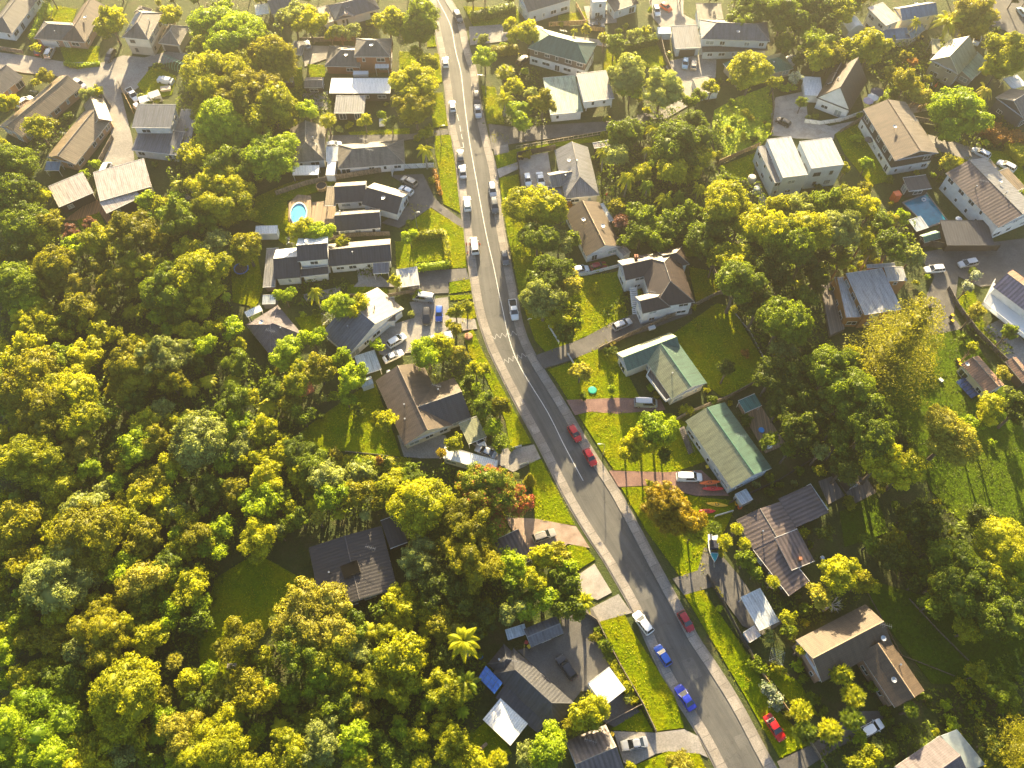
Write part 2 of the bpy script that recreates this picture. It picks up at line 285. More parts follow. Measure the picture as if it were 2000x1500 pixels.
def leaf_mat(name, c1, c2, trans=.42, trc=None, c3=None):
    m, ns, ls, b = nt(name)
    at = ns.new('ShaderNodeAttribute'); at.attribute_name = 'tint'
    oi = ns.new('ShaderNodeObjectInfo')
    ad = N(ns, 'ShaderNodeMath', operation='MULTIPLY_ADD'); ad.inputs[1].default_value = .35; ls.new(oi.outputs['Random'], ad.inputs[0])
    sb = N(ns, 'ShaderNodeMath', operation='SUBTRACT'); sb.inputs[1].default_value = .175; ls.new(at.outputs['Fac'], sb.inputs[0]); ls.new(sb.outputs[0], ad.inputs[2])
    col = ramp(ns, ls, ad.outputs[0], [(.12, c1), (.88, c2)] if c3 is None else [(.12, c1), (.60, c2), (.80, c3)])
    ls.new(col, b.inputs['Base Color']); b.inputs['Roughness'].default_value = .55; b.inputs['Specular IOR Level'].default_value = .25
    tr = ns.new('ShaderNodeBsdfTranslucent')
    hs = ns.new('ShaderNodeMix'); hs.data_type = 'RGBA'; hs.blend_type = 'MULTIPLY'; hs.inputs[0].default_value = 1; hs.inputs[7].default_value = (1.5, 1.45, .7, 1) if trc is None else (*trc, 1)
    ls.new(col, hs.inputs[6]); ls.new(hs.outputs[2], tr.inputs[0])
    mx = ns.new('ShaderNodeMixShader'); mx.inputs[0].default_value = trans
    ls.new(b.outputs[0], mx.inputs[1]); ls.new(tr.outputs[0], mx.inputs[2]); ls.new(mx.outputs[0], ns['Material Output'].inputs[0])
    return m
LC = {'o': ('olive', (.13, .135, .004), (.34, .32, .010)), 'g': ('green', (.068, .105, .005), (.21, .27, .010)), 'y': ('yellow-green', (.185, .21, .004), (.49, .48, .010)),
      'l': ('lime-green', (.15, .23, .005), (.40, .48, .012)), 'd': ('dark green', (.038, .062, .006), (.125, .16, .010)), 't': ('golden-tan', (.22, .205, .015), (.46, .435, .05)),
      's': ('grey-green', (.15, .18, .04), (.38, .42, .11)), 'r': ('red-flowered', (.08, .13, .006), (.28, .32, .02)), 'u': ('rust-gold', (.20, .155, .005), (.44, .33, .010)),
      'w': ('plum-red', (.14, .06, .05), (.38, .20, .17)), 'k': ('orange-brown', (.22, .10, .02), (.48, .27, .05)), 'h': ('white-flowered', (.10, .14, .06), (.55, .58, .52)), 'a': ('grassy', (.16, .20, .002), (.38, .36, .003))}
LM = {k: leaf_mat('leaves_' + v[0].replace('-', '_').replace(' ', '_'), v[1], v[2], c3=(.42, .10, .06) if k == 'r' else None) for k, v in LC.items()}
# ---------------------------------------------------------------- foliage meshes
def np_mesh(name, V, F, tint, mat_, mi=None):
    me = bpy.data.meshes.new(name); nv, nf = len(V), len(F)
    me.vertices.add(nv); me.vertices.foreach_set('co', np.asarray(V, 'f').ravel())
    k = F.shape[1]; me.loops.add(nf * k); me.loops.foreach_set('vertex_index', F.ravel().astype('i'))
    me.polygons.add(nf); me.polygons.foreach_set('loop_start', np.arange(0, nf * k, k, dtype='i')); me.polygons.foreach_set('loop_total', np.full(nf, k, 'i'))
    a = me.attributes.new('tint', 'FLOAT', 'FACE'); a.data.foreach_set('value', np.asarray(tint, 'f'))
    if mat_: me.materials.append(mat_)
    me.update(calc_edges=True); return me
def quads(C, D, size, aspect=.6, jit=.5, r=rng):
    """leaf faces centred at C, facing roughly along D"""
    n = len(C); D = D + r.normal(0, jit, (n, 3)); D /= np.linalg.norm(D, axis=1, keepdims=True) + 1e-9
    a = r.normal(0, 1, (n, 3)); U = np.cross(D, a); U /= np.linalg.norm(U, axis=1, keepdims=True) + 1e-9; W = np.cross(D, U)
    s = (size * r.uniform(.6, 1.35, n))[:, None]
    V = np.stack([C - U * s, C - W * s * aspect, C + U * s, C + W * s * aspect], 1).reshape(-1, 3)
    return V, np.arange(n * 4).reshape(-1, 4)
def sphere_pts(n, r=rng):
    d = r.normal(0, 1, (n, 3)); return d / np.linalg.norm(d, axis=1, keepdims=True)
def core_quads(c, rad, n=8, m=5):
    V = []; F = []
    for j in range(m + 1):
        ph = math.pi * (j / m) - math.pi / 2
        for i in range(n):
            th = 2 * math.pi * i / n; V.append((c[0] + rad[0] * math.cos(ph) * math.cos(th), c[1] + rad[1] * math.cos(ph) * math.sin(th), c[2] + rad[2] * math.sin(ph)))
    for j in range(m):
        for i in range(n): F.append((j * n + i, j * n + (i + 1) % n, (j + 1) * n + (i + 1) % n, (j + 1) * n + i))
    return np.array(V), np.array(F)
def crown_mesh(name, R, kind, seed):
    """crown centred on z=0; R radius in metres: limbs' masses of foliage, each built of small leaf clumps"""
    r = np.random.default_rng(seed); Vs, Fs, Ts = [], [], []; off = 0
    def add(V, F, T):
        nonlocal off
        Vs.append(V); Fs.append(F + off); Ts.append(T); off += len(V)
    if kind == 'b': nl, lr, ls_, cs, zs, dens = int(7 + R * 2.2), (.26, .50), .20, (.30, .62), .78, 13
    else: nl, lr, ls_, cs, zs, dens = int(10 + R * 3.2), (.18, .36), .15, (.22, .42), .95, 19
    sx, sy = r.uniform(.82, 1.15, 2); lobes = [(np.array([0, 0, -.1 * R]), R * .58, .5)]
    for i in range(nl):
        d = sphere_pts(1, r)[0]; d[2] = abs(d[2]) * 1.2 - .42; d /= np.linalg.norm(d); rr = r.uniform(*lr) * R
        lobes.append((d * (R - rr) * r.uniform(.70, 1.28) * np.array([sx, sy, zs]), rr, r.uniform(.2, .8)))
    for c, rr, base in lobes:
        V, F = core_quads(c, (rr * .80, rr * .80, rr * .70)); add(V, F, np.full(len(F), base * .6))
        cr = float(np.clip(rr * .34, cs[0], cs[1])); nc = max(5, int(2.6 * rr * rr / (cr * cr))); d = sphere_pts(nc, r); d[:, 2] = np.where(r.random(nc) < .8, np.abs(d[:, 2]) - .15, d[:, 2])
        for q in d:
            q = q / (np.linalg.norm(q) + 1e-9); cc = c + q * rr * r.uniform(.80, 1.12) * np.array([1, 1, .88]); k = cr * r.uniform(.65, 1.3); n = max(6, int(dens * 4 * k * k * 1.7)); e = sphere_pts(n, r); e[:, 2] = np.abs(e[:, 2]) - .25
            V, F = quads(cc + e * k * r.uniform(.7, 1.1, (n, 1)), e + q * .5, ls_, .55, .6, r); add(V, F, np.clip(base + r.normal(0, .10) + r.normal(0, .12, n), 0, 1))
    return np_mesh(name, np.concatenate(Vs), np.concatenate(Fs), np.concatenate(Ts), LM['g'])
def frond_quads(r, start, az, L, rise, droop, wid, segs=9, tw=.5):
    """leaflet quads along an arching frond"""
    ca, sa = math.cos(az), math.sin(az); V = []; 
    def pt(t): return np.array([start[0] + ca * L * t * (1 - .12 * t), start[1] + sa * L * t * (1 - .12 * t), start[2] + rise * t - droop * t * t])
    side = np.array([-sa, ca, 0])
    for i in range(segs):
        t0, t1 = i / segs, (i + .85) / segs; a, b = pt(t0), pt(t1); w = wid * math.sin(math.pi * min(1, .18 + .82 * (t0 + t1) / 2)) + .04
        for s in (-1, 1):
            e = side * s * w + (b - a) * 1.2 + np.array([0, 0, -tw * w])
            V += [a, b, b + e, a + e]
    return V
def frond_plant(name, R, n, rise, droop, wid, seed, segs=9, z0=0.0, tiers=1, tw=.5):
    r = np.random.default_rng(seed); V = []; T = []
    for k in range(n):
        az = 2 * math.pi * k / n + r.uniform(-.25, .25); f = r.uniform(.8, 1.08); ti = r.integers(tiers)
        q = frond_quads(r, (0, 0, z0), az, R * f * (1 - .15 * ti), rise * r.uniform(.7, 1.25) * (1 + .9 * ti), droop * r.uniform(.8, 1.2), wid, segs, tw)
        V += q; T += [r.uniform(.3, .9)] * (len(q) // 4)
    V = np.array(V); return np_mesh(name, V, np.arange(len(V)).reshape(-1, 4), T, LM['g'])
def cabbage_mesh(name, R, seed):
    r = np.random.default_rng(seed); V = []; T = []
    heads = [(np.array([0, 0, R * .35]), 1.0)] + [(np.array([math.cos(a) * R * .55, math.sin(a) * R * .55, r.uniform(-.35, .2) * R]), .8) for a in np.arange(0, 6.28, .9) + r.uniform(0, 1)]
    for c, s in heads:
        n = 90; d = sphere_pts(n, r); d[:, 2] = d[:, 2] * .8 + .25
        tb = r.uniform(.3, .8)
        for q in d:
            sd = np.cross(q, [0, 0, 1.0]); sd /= np.linalg.norm(sd) + 1e-9; L = R * .55 * s * r.uniform(.75, 1.15); w = .045 * R
            a, b = c + q * L * .12, c + q * L * .6; e = c + q * L - np.array([0, 0, .18 * L])
            V += [a - sd * w * .6, a + sd * w * .6, b + sd * w, b - sd * w, b - sd * w, b + sd * w, e + sd * w * .15, e - sd * w * .15]; T += [tb + r.normal(0, .12)] * 2
    V = np.array(V); return np_mesh(name, V, np.arange(len(V)).reshape(-1, 4), np.clip(T, 0, 1), LM['g'])
def pine_mesh(name, H, Rb, seed):
    """tall pine of level whorls, from z=0 up to H"""
    r = np.random.default_rng(seed); V = []; T = []
    z = H * .14; a0 = 0
    while z < H * .985:
        t = z / H; L = Rb * (1 - t) ** .7 * r.uniform(.85, 1.12) + .3; nb = 6 if t < .8 else 5; a0 += .52; z += r.uniform(0, .3)
        for k in range(nb):
            az = a0 + 2 * math.pi * k / nb + r.uniform(-.2, .2); l = L * r.uniform(.75, 1.15); ca, sa = math.cos(az), math.sin(az); ns_ = max(5, int(l / .24)); tb = r.uniform(.25, .8)
            for i in range(max(4, int(l / .42))):
                u = .12 + .88 * (i + .5) / max(4, int(l / .42)); c = np.array([ca * l * u, sa * l * u, z + .14 * l * u * u]); side = np.array([-sa, ca, 0]); tc = tb + r.normal(0, .12)
                wl = math.sin(math.pi * min(1, u * .7 + .15)) * min(1.3, .25 + l * .20)
                for s, f in ((0, 0), (-1, .6), (1, .6), (-1, 1.2), (1, 1.2)):
                    cc = c + side * s * f * wl + np.array([ca, sa, 0]) * f * wl * .55 + np.array([0, 0, .12 * f]) + r.normal(0, .06, 3); n = 7; e_ = sphere_pts(n, r)
                    q, _ = quads(cc + e_ * np.array([.24, .24, .14]), e_ + np.array([0, 0, .3]), .11, .45, .5, r); V += list(q); T += list(np.full(n, tc) + r.normal(0, .1, n))
        z += H * .05 + .25
    V = np.array(V); F = np.arange(len(V)).reshape(-1, 4); T = np.clip(T, 0, 1)
    for k in range(7):
        t = .16 + k * .12; q, f = core_quads((0, 0, H * t), (Rb * .42 * (1 - t) ** .7,) * 2 + (H * .05,), 9, 4); F = np.concatenate([F, f + len(V)]); V = np.concatenate([V, q]); T = np.concatenate([T, np.full(len(f), .05)])
    return np_mesh(name, V, F, T, LM['g'])
def cone_mesh(name, H, R, seed):
    r = np.random.default_rng(seed); n = int(H * R * 75); t = 1 - np.sqrt(r.random(n)); a = r.uniform(0, 6.283, n)
    rad = R * (1 - t) ** .8 * r.uniform(.86, 1.06, n); pos = np.stack([rad * np.cos(a), rad * np.sin(a), t * H], 1); d = np.stack([np.cos(a), np.sin(a), np.full(n, .35)], 1)
    V, F = quads(pos, d, .15, .5, .5, r); T = np.clip(.5 + r.normal(0, .2, n), 0, 1)
    V2, F2 = core_quads((0, 0, H * .3), (R * .75, R * .75, H * .3)); V3, F3 = core_quads((0, 0, H * .6), (R * .42, R * .42, H * .3))
    return np_mesh(name, np.concatenate([V, V2, V3]), np.concatenate([F, F2 + len(V), F3 + len(V) + len(V2)]), np.concatenate([T, np.full(len(F2) + len(F3), .3)]), LM['g'])
CM = {}
SZ = {'b': (1.2, 2.2, 3.6, 5.6, 8), 'm': (1.2, 2.2, 3.6, 5.6, 8)}
def crown(kind, R, v):
    if kind in SZ:
        ref = min(SZ[kind], key=lambda q: abs(math.log(q / R))); key = (kind, ref, v % 5)
        if key not in CM: CM[key] = crown_mesh('crown', ref, kind, hash(key[1:]) % 9999 + (5 if kind == 'b' else 77))
        return CM[key], R / ref
    key = (kind, v % 3)
    if key not in CM:
        s = 31 + v % 3
        CM[key] = {'f': lambda: frond_plant('crown', 2.2, 15, .9, 1.5, .42, s, 10), 'p': lambda: frond_plant('crown', 2.6, 17, 1.7, 3.4, .36, s, 11, tiers=2, tw=1.1),
                   'x': lambda: frond_plant('crown', 3.4, 30, 2.4, 3.6, .42, s, 12, tiers=2, tw=.7),
                   'c': lambda: cabbage_mesh('crown', 2.2, s), 'y': lambda: cone_mesh('crown', 6, 1.5, s), 'n': lambda: pine_mesh('crown', 20, 5.5, s)}[kind]()
    ref = {'f': 2.2, 'p': 2.6, 'x': 3.4, 'c': 2.2, 'y': 1.5, 'n': 5.5}[kind]
    return CM[key], R / ref
TM = {}
def trunk_mesh(kind, v):
    key = (kind, v % 2)
    if key in TM: return TM[key]
    b = MB(); r = random.Random(v + 3)
    if kind in 'fp x'.replace(' ', ''):
        b.bar((0, 0, 0), (.02, .03, .5), .045, .032, 8, cap=False); b.bar((.02, .03, .5), (0, 0, 1), .032, .028, 8)
    else:
        b.bar((0, 0, 0), (.01, .0, .30), .06, .045, 8, cap=False); b.bar((.01, 0, .30), (-.01, .02, .62), .045, .03, 8, cap=False)
        for k in range(5):
            a = k * 1.26 + r.uniform(-.3, .3); z = .30 + .06 * k
            b.bar((.0, 0, z), (math.cos(a) * .22, math.sin(a) * .22, z + .32), .026, .010, 5)
        b.bar((-.01, .02, .62), (0, 0, .95), .03, .008, 6)
    TM[key] = b.mesh('trunk', [TRUNKL if kind in 'px' else TRUNK]); return TM[key]
CROWNMAT = {}
TREES = []          # (root, px, py, kind, colour, size word)
KN = {'b': ('broadleaf_tree', 'rounded tree'), 'm': ('feathery_tree', 'fine-leaved tree'), 'f': ('tree_fern', 'tree fern'), 'p': ('palm_tree', 'palm'), 'x': ('palm_tree', 'thick-trunked palm'),
      'c': ('cabbage_tree', 'spiky tufted tree'), 'y': ('cypress_tree', 'cone-shaped cypress'), 'n': ('norfolk_pine', 'tall tiered pine'), 'B': ('garden_shrub', 'shrub')}
def tree(px, py, rp, kind='b', col='o', label=None, H=None, base=None, group=None):
    if kind in 'bm': rp = rp * 1.13
    shrub = kind in 'bm' and rp / FPX * depth(px, py, 2) < 1.5
    R = rp / FPX * depth(px, py, 4)
    v = int(px * 7 + py * 3)
    if kind in 'bm':
        if shrub: R = max(.45, R); Ht = R * 1.75; hc = Ht - R * .9
        else: Ht = (H or min(12, 2.2 + R * 1.9)) * (1.35 if px > 1380 and 380 < py < 960 else 1); hc = Ht - R * .85
    elif kind in 'fpxc':
        Ht = H or {'f': 3.8, 'p': 6.5, 'x': 5.5, 'c': 4.8}[kind]; hc = Ht
    elif kind == 'y': Ht = H or R * 4; hc = Ht / 2
    else: Ht = H; hc = 0
    loc = P(px, py, hc) if base is None else P(*base, 0)
    loc.z = 0
    nm = 'garden_shrub' if shrub else ('young_tree' if kind == 'b' and R < 3.3 else KN[kind][0])
    root = empty(nm, loc, (v % 63) / 10)
    cm, s = crown(kind, R, v)
    if kind in 'bm':
        # clear trunks only for trees
        if not shrub:
            share('trunk', trunk_mesh(kind, v), root, (0, 0, 0), 0, (Ht * .5, Ht * .5, Ht * .9))
        rv = random.Random(v); cr = share('crown', cm, root, (0, 0, hc), 0, (s * rv.uniform(.88, 1.14), s * rv.uniform(.88, 1.14), s * rv.uniform(.85, 1.15)))
    elif kind in 'fpxc':
        k = 1.6 if kind == 'x' else (.9 if kind != 'c' else 1.0)
        share('trunk', trunk_mesh(kind, v), root, (0, 0, 0), 0, (Ht * k, Ht * k, Ht)); cr = share('crown', cm, root, (0, 0, hc), 0, (s, s, s))
    elif kind == 'y':
        share('trunk', trunk_mesh('b', v), root, (0, 0, 0), 0, (3, 3, Ht * .5)); cr = share('crown', cm, root, (0, 0, 0), 0, (s, s, Ht / 6))
    else:
        share('trunk', trunk_mesh('f', v), root, (0, 0, 0), 0, (8, 8, Ht * .96)); cr = share('crown', cm, root, (0, 0, 0), 0, (s, s, Ht / 20))
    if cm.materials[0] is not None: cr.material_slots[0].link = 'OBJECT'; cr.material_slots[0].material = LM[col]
    root['category'] = 'shrub' if shrub else {'f': 'tree fern', 'p': 'palm', 'x': 'palm', 'n': 'pine'}.get(kind, 'tree')
    TREES.append((root, px, py, 'B' if shrub else kind, col, label, R, group)); return root
def dead_tree(px, py, rp, label):
    loc = P(px, py, 5); loc.z = 0; R = rp / FPX * depth(px, py, 5); root = empty('dead_tree', loc); b = MB(); r = random.Random(int(px))
    b.bar((0, 0, 0), (0, 0, 5), .22, .14, 6)
    tw = MB()
    for k in range(9):
        a = k * .7 + r.random() * .4; z = r.uniform(3, 5); p = Vector((0, 0, z)); q = Vector((math.cos(a) * R * .6, math.sin(a) * R * .6, z + r.uniform(.6, 1.8))); tw.bar(p, q, .10, .05, 5)
        for j in range(5):
            b2 = a + r.uniform(-.8, .8); s0 = p.lerp(q, r.uniform(.5, 1)); e = s0 + Vector((math.cos(b2), math.sin(b2), r.uniform(.1, .8))) * R * .45; tw.bar(s0, e, .05, .015, 4)
    pale = simple('dead_wood', (.42, .36, .30), .9)
    b.build('trunk', pale, root); tw.build('branches', pale, root); tag(root, label, 'dead tree')
def leafy_strip(name, pts, width, height, col, label, cat='hedge', z0=0.0):
    """clipped hedge along a polyline of photo points"""
    W = [P(*p, height) for p in pts]; Vs, Fs, Ts = [], [], []; off = 0; loc = W[0].copy(); loc.z = 0
    for a, b in zip(W[:-1], W[1:]):
        d = b - a; L = d.length; d.normalize(); n = Vector((-d.y, d.x, 0)); m = int((L * (width + 2 * height)) * 26) + 10
        u = rng.uniform(-.1, L + .1, m); q = rng.uniform(-height, width + height, m); x = np.clip(q, 0, width) - width / 2; z = height + np.minimum(0, q) - np.maximum(0, q - width)
        lump = .16 * np.sin(u * 2.7) + .10 * np.sin(u * 6.1 + q); pos = np.stack([a.x + d.x * u + n.x * x, a.y + d.y * u + n.y * x, z + lump], 1) + rng.normal(0, .13, (m, 3)) - np.array(loc)
        sgn = np.where(q < 0, -1, np.where(q > width, 1, 0)); D = np.stack([n.x * sgn, n.y * sgn, np.where(sgn == 0, 1, .2)], 1)
        V, F = quads(pos, D, .20, .55, .7); Vs.append(V); Fs.append(F + off); off += len(V); Ts.append(np.clip(.5 + rng.normal(0, .2, m), 0, 1))
        w2 = width / 2 - .08; c = []
        for z in (z0, height - .08):
            for s, t in ((-1, -.05), (1, -.05), (1, L + .05), (-1, L + .05)): p = a + d * t + n * (w2 * s); c.append((p.x - loc.x, p.y - loc.y, z))
        F = np.array([(4, 5, 6, 7), (0, 1, 5, 4), (1, 2, 6, 5), (2, 3, 7, 6), (3, 0, 4, 7)]); Vs.append(np.array(c)); Fs.append(F + off); off += 8; Ts.append(np.full(5, .3))
    o = bpy.data.objects.new(name, np_mesh(name, np.concatenate(Vs), np.concatenate(Fs), np.concatenate(Ts), LM[col])); link(o); o.location = loc
    return tag(o, label, cat)
# ---------------------------------------------------------------- windows
WINM = {}
def win_meshes(w, h, dark=False, pale=False):
    key = (round(w, 1), round(h, 1), dark, pale)
    if key not in WINM:
        f = MB(); t = .08
        f.box((0, 0, h / 2 - t / 2), (w, .09, t)); f.box((0, 0, -h / 2 + t / 2), (w + .1, .13, t))
        for x in [-w / 2 + t / 2, w / 2 - t / 2] + ([0] if w > 1.0 else []): f.box((x, 0, 0), (t * .998, .088, h - .16))
        g = MB(); g.box((0, .01, 0), (w - .1, .03, h - .1))
        WINM[key] = (f.mesh('window', [DKFRAME if dark else FRAME]), g.mesh('pane', [PALEGL if pale else GLASS]))
    return WINM[key]
HOUSES = []; HB = []
class House:
    def __init__(s, name, label, cat, lm, blocks, wall='white', **kw):
        """blocks: (kind, A, B, C, eave_height, rise, roof, opts)"""
        A, B, C = blocks[0][1:4]; c = (P(*A, blocks[0][4]) + P(*C, blocks[0][4])) / 2
        s.loc = Vector((c.x, c.y, 0)); s.root = empty(name, s.loc); tag(s.root, label, cat, kw.get('group')); s.wall = wall; s.R = random.Random(int(A[0] * 3 + A[1])); s.bl = []
        mx, my = proj((c.x, c.y, 2)); HOUSES.append((lm, mx, my))
        for i, bk in enumerate(blocks): s.block(i, *bk)
        if cat == 'house' and blocks[0][0] in ('gable', 'hip'):
            for k in range(s.R.choice([1, 2])): s.chimney(s.R.randrange(min(2, len(blocks))) if blocks[min(1, len(blocks) - 1)][0] in ('gable', 'hip') else 0, s.R.uniform(.3, .7), s.R.choice([.2, .3, .7, .8]), s.R.choice(['flue', 'aerial', 'flue', 'dish']))
    def block(s, i, kind, A, B, C, he, rise, roof, o=None):
        o = o or {}; he = he + i * .017; rise = rise * (1.25 if kind != 'mono' else 1.5)
        a, b, c = P(*A, he), P(*B, he), P(*C, he); U = (b - a); L = U.length; U.normalize(); V = Vector((-U.y, U.x, 0)); W = (c - b).dot(V)
        if W < 0: V = -V; W = -W
        loc = s.loc; zb = o.get('zb', 0.0); HB.append([proj(a + U * u_ + V * v_ + Vector((0, 0, zz - he))) for u_, v_, zz in ((-.6, -.6, 0), (L + .6, -.6, 0), (L + .6, W + .6, he), (-.6, W + .6, he))])
        def q(u, v, z): p = a + U * u + V * v; return Vector((p.x - loc.x, p.y - loc.y, z))
        t = .16; hs, hh = o.get('hips', (0, 0)); rb = MB(); hw = min(W / 2, L / 2 - .3)
        h0 = hw * hs; h1 = L - hw * hh; top = he + rise; rm = RM[roof]; rm2 = RM[o['roof2']] if 'roof2' in o else rm; fa = FASCD if o.get('darkf') else FASC
        def sl(pts, mi=0):
            w3 = [q(*p) for p in pts]; e0, e1 = w3[0], w3[1]; ed = (e1 - e0).normalized(); nn = (w3[1] - w3[0]).cross(w3[-1] - w3[0]).normalized(); dn = nn.cross(ed)
            rb.face(w3, mi, [((p - e0).dot(ed), -(p - e0).dot(dn)) for p in w3])
        if kind in ('gable', 'hip'):
            if kind == 'hip' and 'hips' not in o: h0 = hw; h1 = L - hw; hs = hh = 1
            sl([(0, 0, he), (L, 0, he), (h1, W / 2, top), (h0, W / 2, top)], 0); sl([(L, W, he), (0, W, he), (h0, W / 2, top), (h1, W / 2, top)], 3)
            if hs: sl([(0, W, he), (0, 0, he), (h0, W / 2, top)])
            if hh: sl([(L, 0, he), (L, W, he), (h1, W / 2, top)])
            rim = [(0, 0, he), (L, 0, he)] + ([] if hh else [(L, W / 2, top)]) + [(L, W, he), (0, W, he)] + ([] if hs else [(0, W / 2, top)])
            # ridge and hip caps
            rb.bar(q(h0, W / 2, top + .02), q(h1, W / 2, top + .02), .11, n=5, mi=2)
            for f, u0, u1 in ((hs, 0, h0), (hh, L, h1)):
                if f:
                    for v in (0, W): rb.bar(q(u0, v, he + .03), q(u1, W / 2, top + .02), .09, n=5, mi=2)
            # underside
            rb.face([q(0, 0, he - t), q(0, W, he - t), q(L, W, he - t), q(L, 0, he - t)], 1)
        else:
            r2 = rise if kind == 'mono' else .05
            sl([(0, 0, he), (L, 0, he), (L, W, he + r2), (0, W, he + r2)]); rim = [(0, 0, he), (L, 0, he), (L, W, he + r2), (0, W, he + r2)]
            rb.face([q(0, 0, he - t), q(0, W, he + r2 - t), q(L, W, he + r2 - t), q(L, 0, he - t)], 1)
            for v, z in ((0, he), (W, he + r2)): rb.bar(q(0, v, z), q(L, v, z), .06, n=4, mi=1)
        for p0, p1 in zip(rim, rim[1:] + rim[:1]):
            w0, w1 = q(*p0), q(*p1); rb.face([w0 - Vector((0, 0, t)), w1 - Vector((0, 0, t)), w1, w0], 1)
        capm = simple('ridge_' + roof, k3(RIDGE.get(roof, (.2, .18, .16)), 1), .6)
        ro = rb.build('roof', [rm, fa, capm, rm2], s.root)
        if o.get('open'):      # carport: posts only
            for u in (.2, L - .2):
                for v in (.2, W - .2): pb = MB(); pb.box(q(u, v, (he - t) / 2), (.12, .12, he - t)); pb.build('post', FASC, s.root)
            s.bl.append((q, L, W, he, rise)); return
        # walls
        e = o.get('eave', .45); wb = MB(); wk = o.get('wall', s.wall); lowk = o.get('wall2'); zt = he - t * .4
        rr = (0 if kind in ('gable', 'hip') else (rise if kind == 'mono' else 0))
        def zt_at(v): return (zt + rr * v / W) if kind == 'mono' else zt
        split = 2.7 if (he > 4.5 and lowk) else None
        zs = [(zb, zt, 0)] if not split else [(zb, split, 1), (split + .004, zt, 0)]
        for z0, z1, mi in zs:
            g = .03 if mi == 0 and split else 0
            cs = [(e - g, e - g), (L - e + g, e - g), (L - e + g, W - e + g), (e - g, W - e + g)]
            for (u0, v0), (u1, v1) in zip(cs, cs[1:] + cs[:1]):
                za = z1 if z1 != zt else zt_at(v0); zc = z1 if z1 != zt else zt_at(v1)
                wb.face([q(u0, v0, z0), q(u1, v1, z0), q(u1, v1, zc), q(u0, v0, za)], mi)
            if split and mi == 0: wb.face([q(*p, z0) for p in cs][::-1], 0)
        if kind == 'gable':
            zr = he + rise * (1 - 2 * e / W) - t
            for f, u in ((hs, e), (hh, L - e)):
                if not f: wb.face([q(u, e, zt - .02), q(u, W - e, zt - .02), q(u, W / 2, zr + t * .5)], 0)
        wb.build('wall', [WM[wk], WM[lowk or wk]], s.root, weld=False)
        s.bl.append((q, L, W, he, rise))
        if o.get('nowin'): return
        # windows on each side
        sides = [((e, e), (L - e, e)), ((L - e, e), (L - e, W - e)), ((L - e, W - e), (e, W - e)), ((e, W - e), (e, e))]
        ctr = q(L / 2, W / 2, 0)
        for k, (p0, p1) in enumerate(sides):
            if k in o.get('skip', ()): continue
            w0, w1 = q(*p0, 0), q(*p1, 0); d = w1 - w0; ln = d.length; d.normalize(); nrm = Vector((d.y, -d.x, 0))
            if nrm.dot((w0 + w1) / 2 - ctr) < 0: nrm = -nrm
            wp = (w0 + w1) / 2 + s.loc
            if nrm.dot(Vector((-wp.x, -wp.y, 0)).normalized()) < -.15: continue
            rz = math.atan2(nrm.y, nrm.x) + math.pi / 2
            for st in range(2 if he > 4.5 else 1):
                zc = (1.45 + 2.75 * st) if he > 4.5 else min(1.5, he - 1.1)
                if he > 6.5: zc = (1.6 + 3.2 * st)
                n = max(1, int(ln / 3.1)); 
                if ln < 1.6 or zc < zb + .6: continue
                for j in range(n):
                    if s.R.random() < .12 and n > 1: continue
                    w = s.R.choice([.8, 1.4, 1.8, 2.2]); w = min(w, ln / n * .75); h = s.R.choice([1.0, 1.2, 1.2, 1.9 if st == 0 and w > 1.2 else 1.2])
                    z = zc + (0 if h < 1.5 else -.35); t_ = (j + .5 + s.R.uniform(-.1, .1)) / n; pos = w0 + d * (ln * t_) + nrm * (.045 if not (split and st == 1) else .075)
                    fm, gm = win_meshes(w, h, o.get('dkwin', False), s.R.random() < .3)
                    fo = share('window', fm, s.root, (pos.x, pos.y, z), rz); share('pane', gm, fo, (0, 0, 0))
    def frac(s, bi, u, v, z=0): q, L, W, he, rise = s.bl[bi]; return q(u * L, v * W, z)
    def chimney(s, bi, u, v, kind='flue'):
        q, L, W, he, rise = s.bl[bi]; zr = he + rise * (1 - abs(2 * v - 1)); p = s.frac(bi, u, v, zr); b = MB()
        if kind == 'flue': b.bar(p - Vector((0, 0, .4)), p + Vector((0, 0, .9)), .11, n=8); b.bar(p + Vector((0, 0, .85)), p + Vector((0, 0, 1.0)), .18, n=8); b.build('flue', METAL, s.root)
        elif kind == 'dish':
            b.lathe(p + Vector((0, 0, .5)), [(.02, 0), (.35, .07), (.5, .2), (.47, .2), (.0, .03)], 10); b.bar(p - Vector((0, 0, .2)), p + Vector((0, 0, .5)), .03); b.build('satellite_dish', METAL, s.root)
        elif kind == 'aerial':
            b.bar(p - Vector((0, 0, .3)), p + Vector((0, 0, 2.0)), .025, n=4); b.bar(p + Vector((-1.0, .3, 1.9)), p + Vector((1.0, -.3, 1.9)), .02, n=4)
            for k in range(6): c = p + Vector((-.9 + .35 * k, .27 - .1 * k, 1.9)); b.bar(c - Vector((.12, .4, 0)), c + Vector((.12, .4, 0)), .012, n=4)
            b.build('aerial', METAL, s.root)
        else:
            b.box(p + Vector((0, 0, .3)), (.7, .7, 1.6)); b.box(p + Vector((0, 0, 1.15)), (.85, .85, .12)); b.bar(p + Vector((0, 0, 1.2)), p + Vector((0, 0, 1.5)), .13, n=8); b.build('chimney', WM['brick'] if kind == 'brick' else WM['white'], s.root)
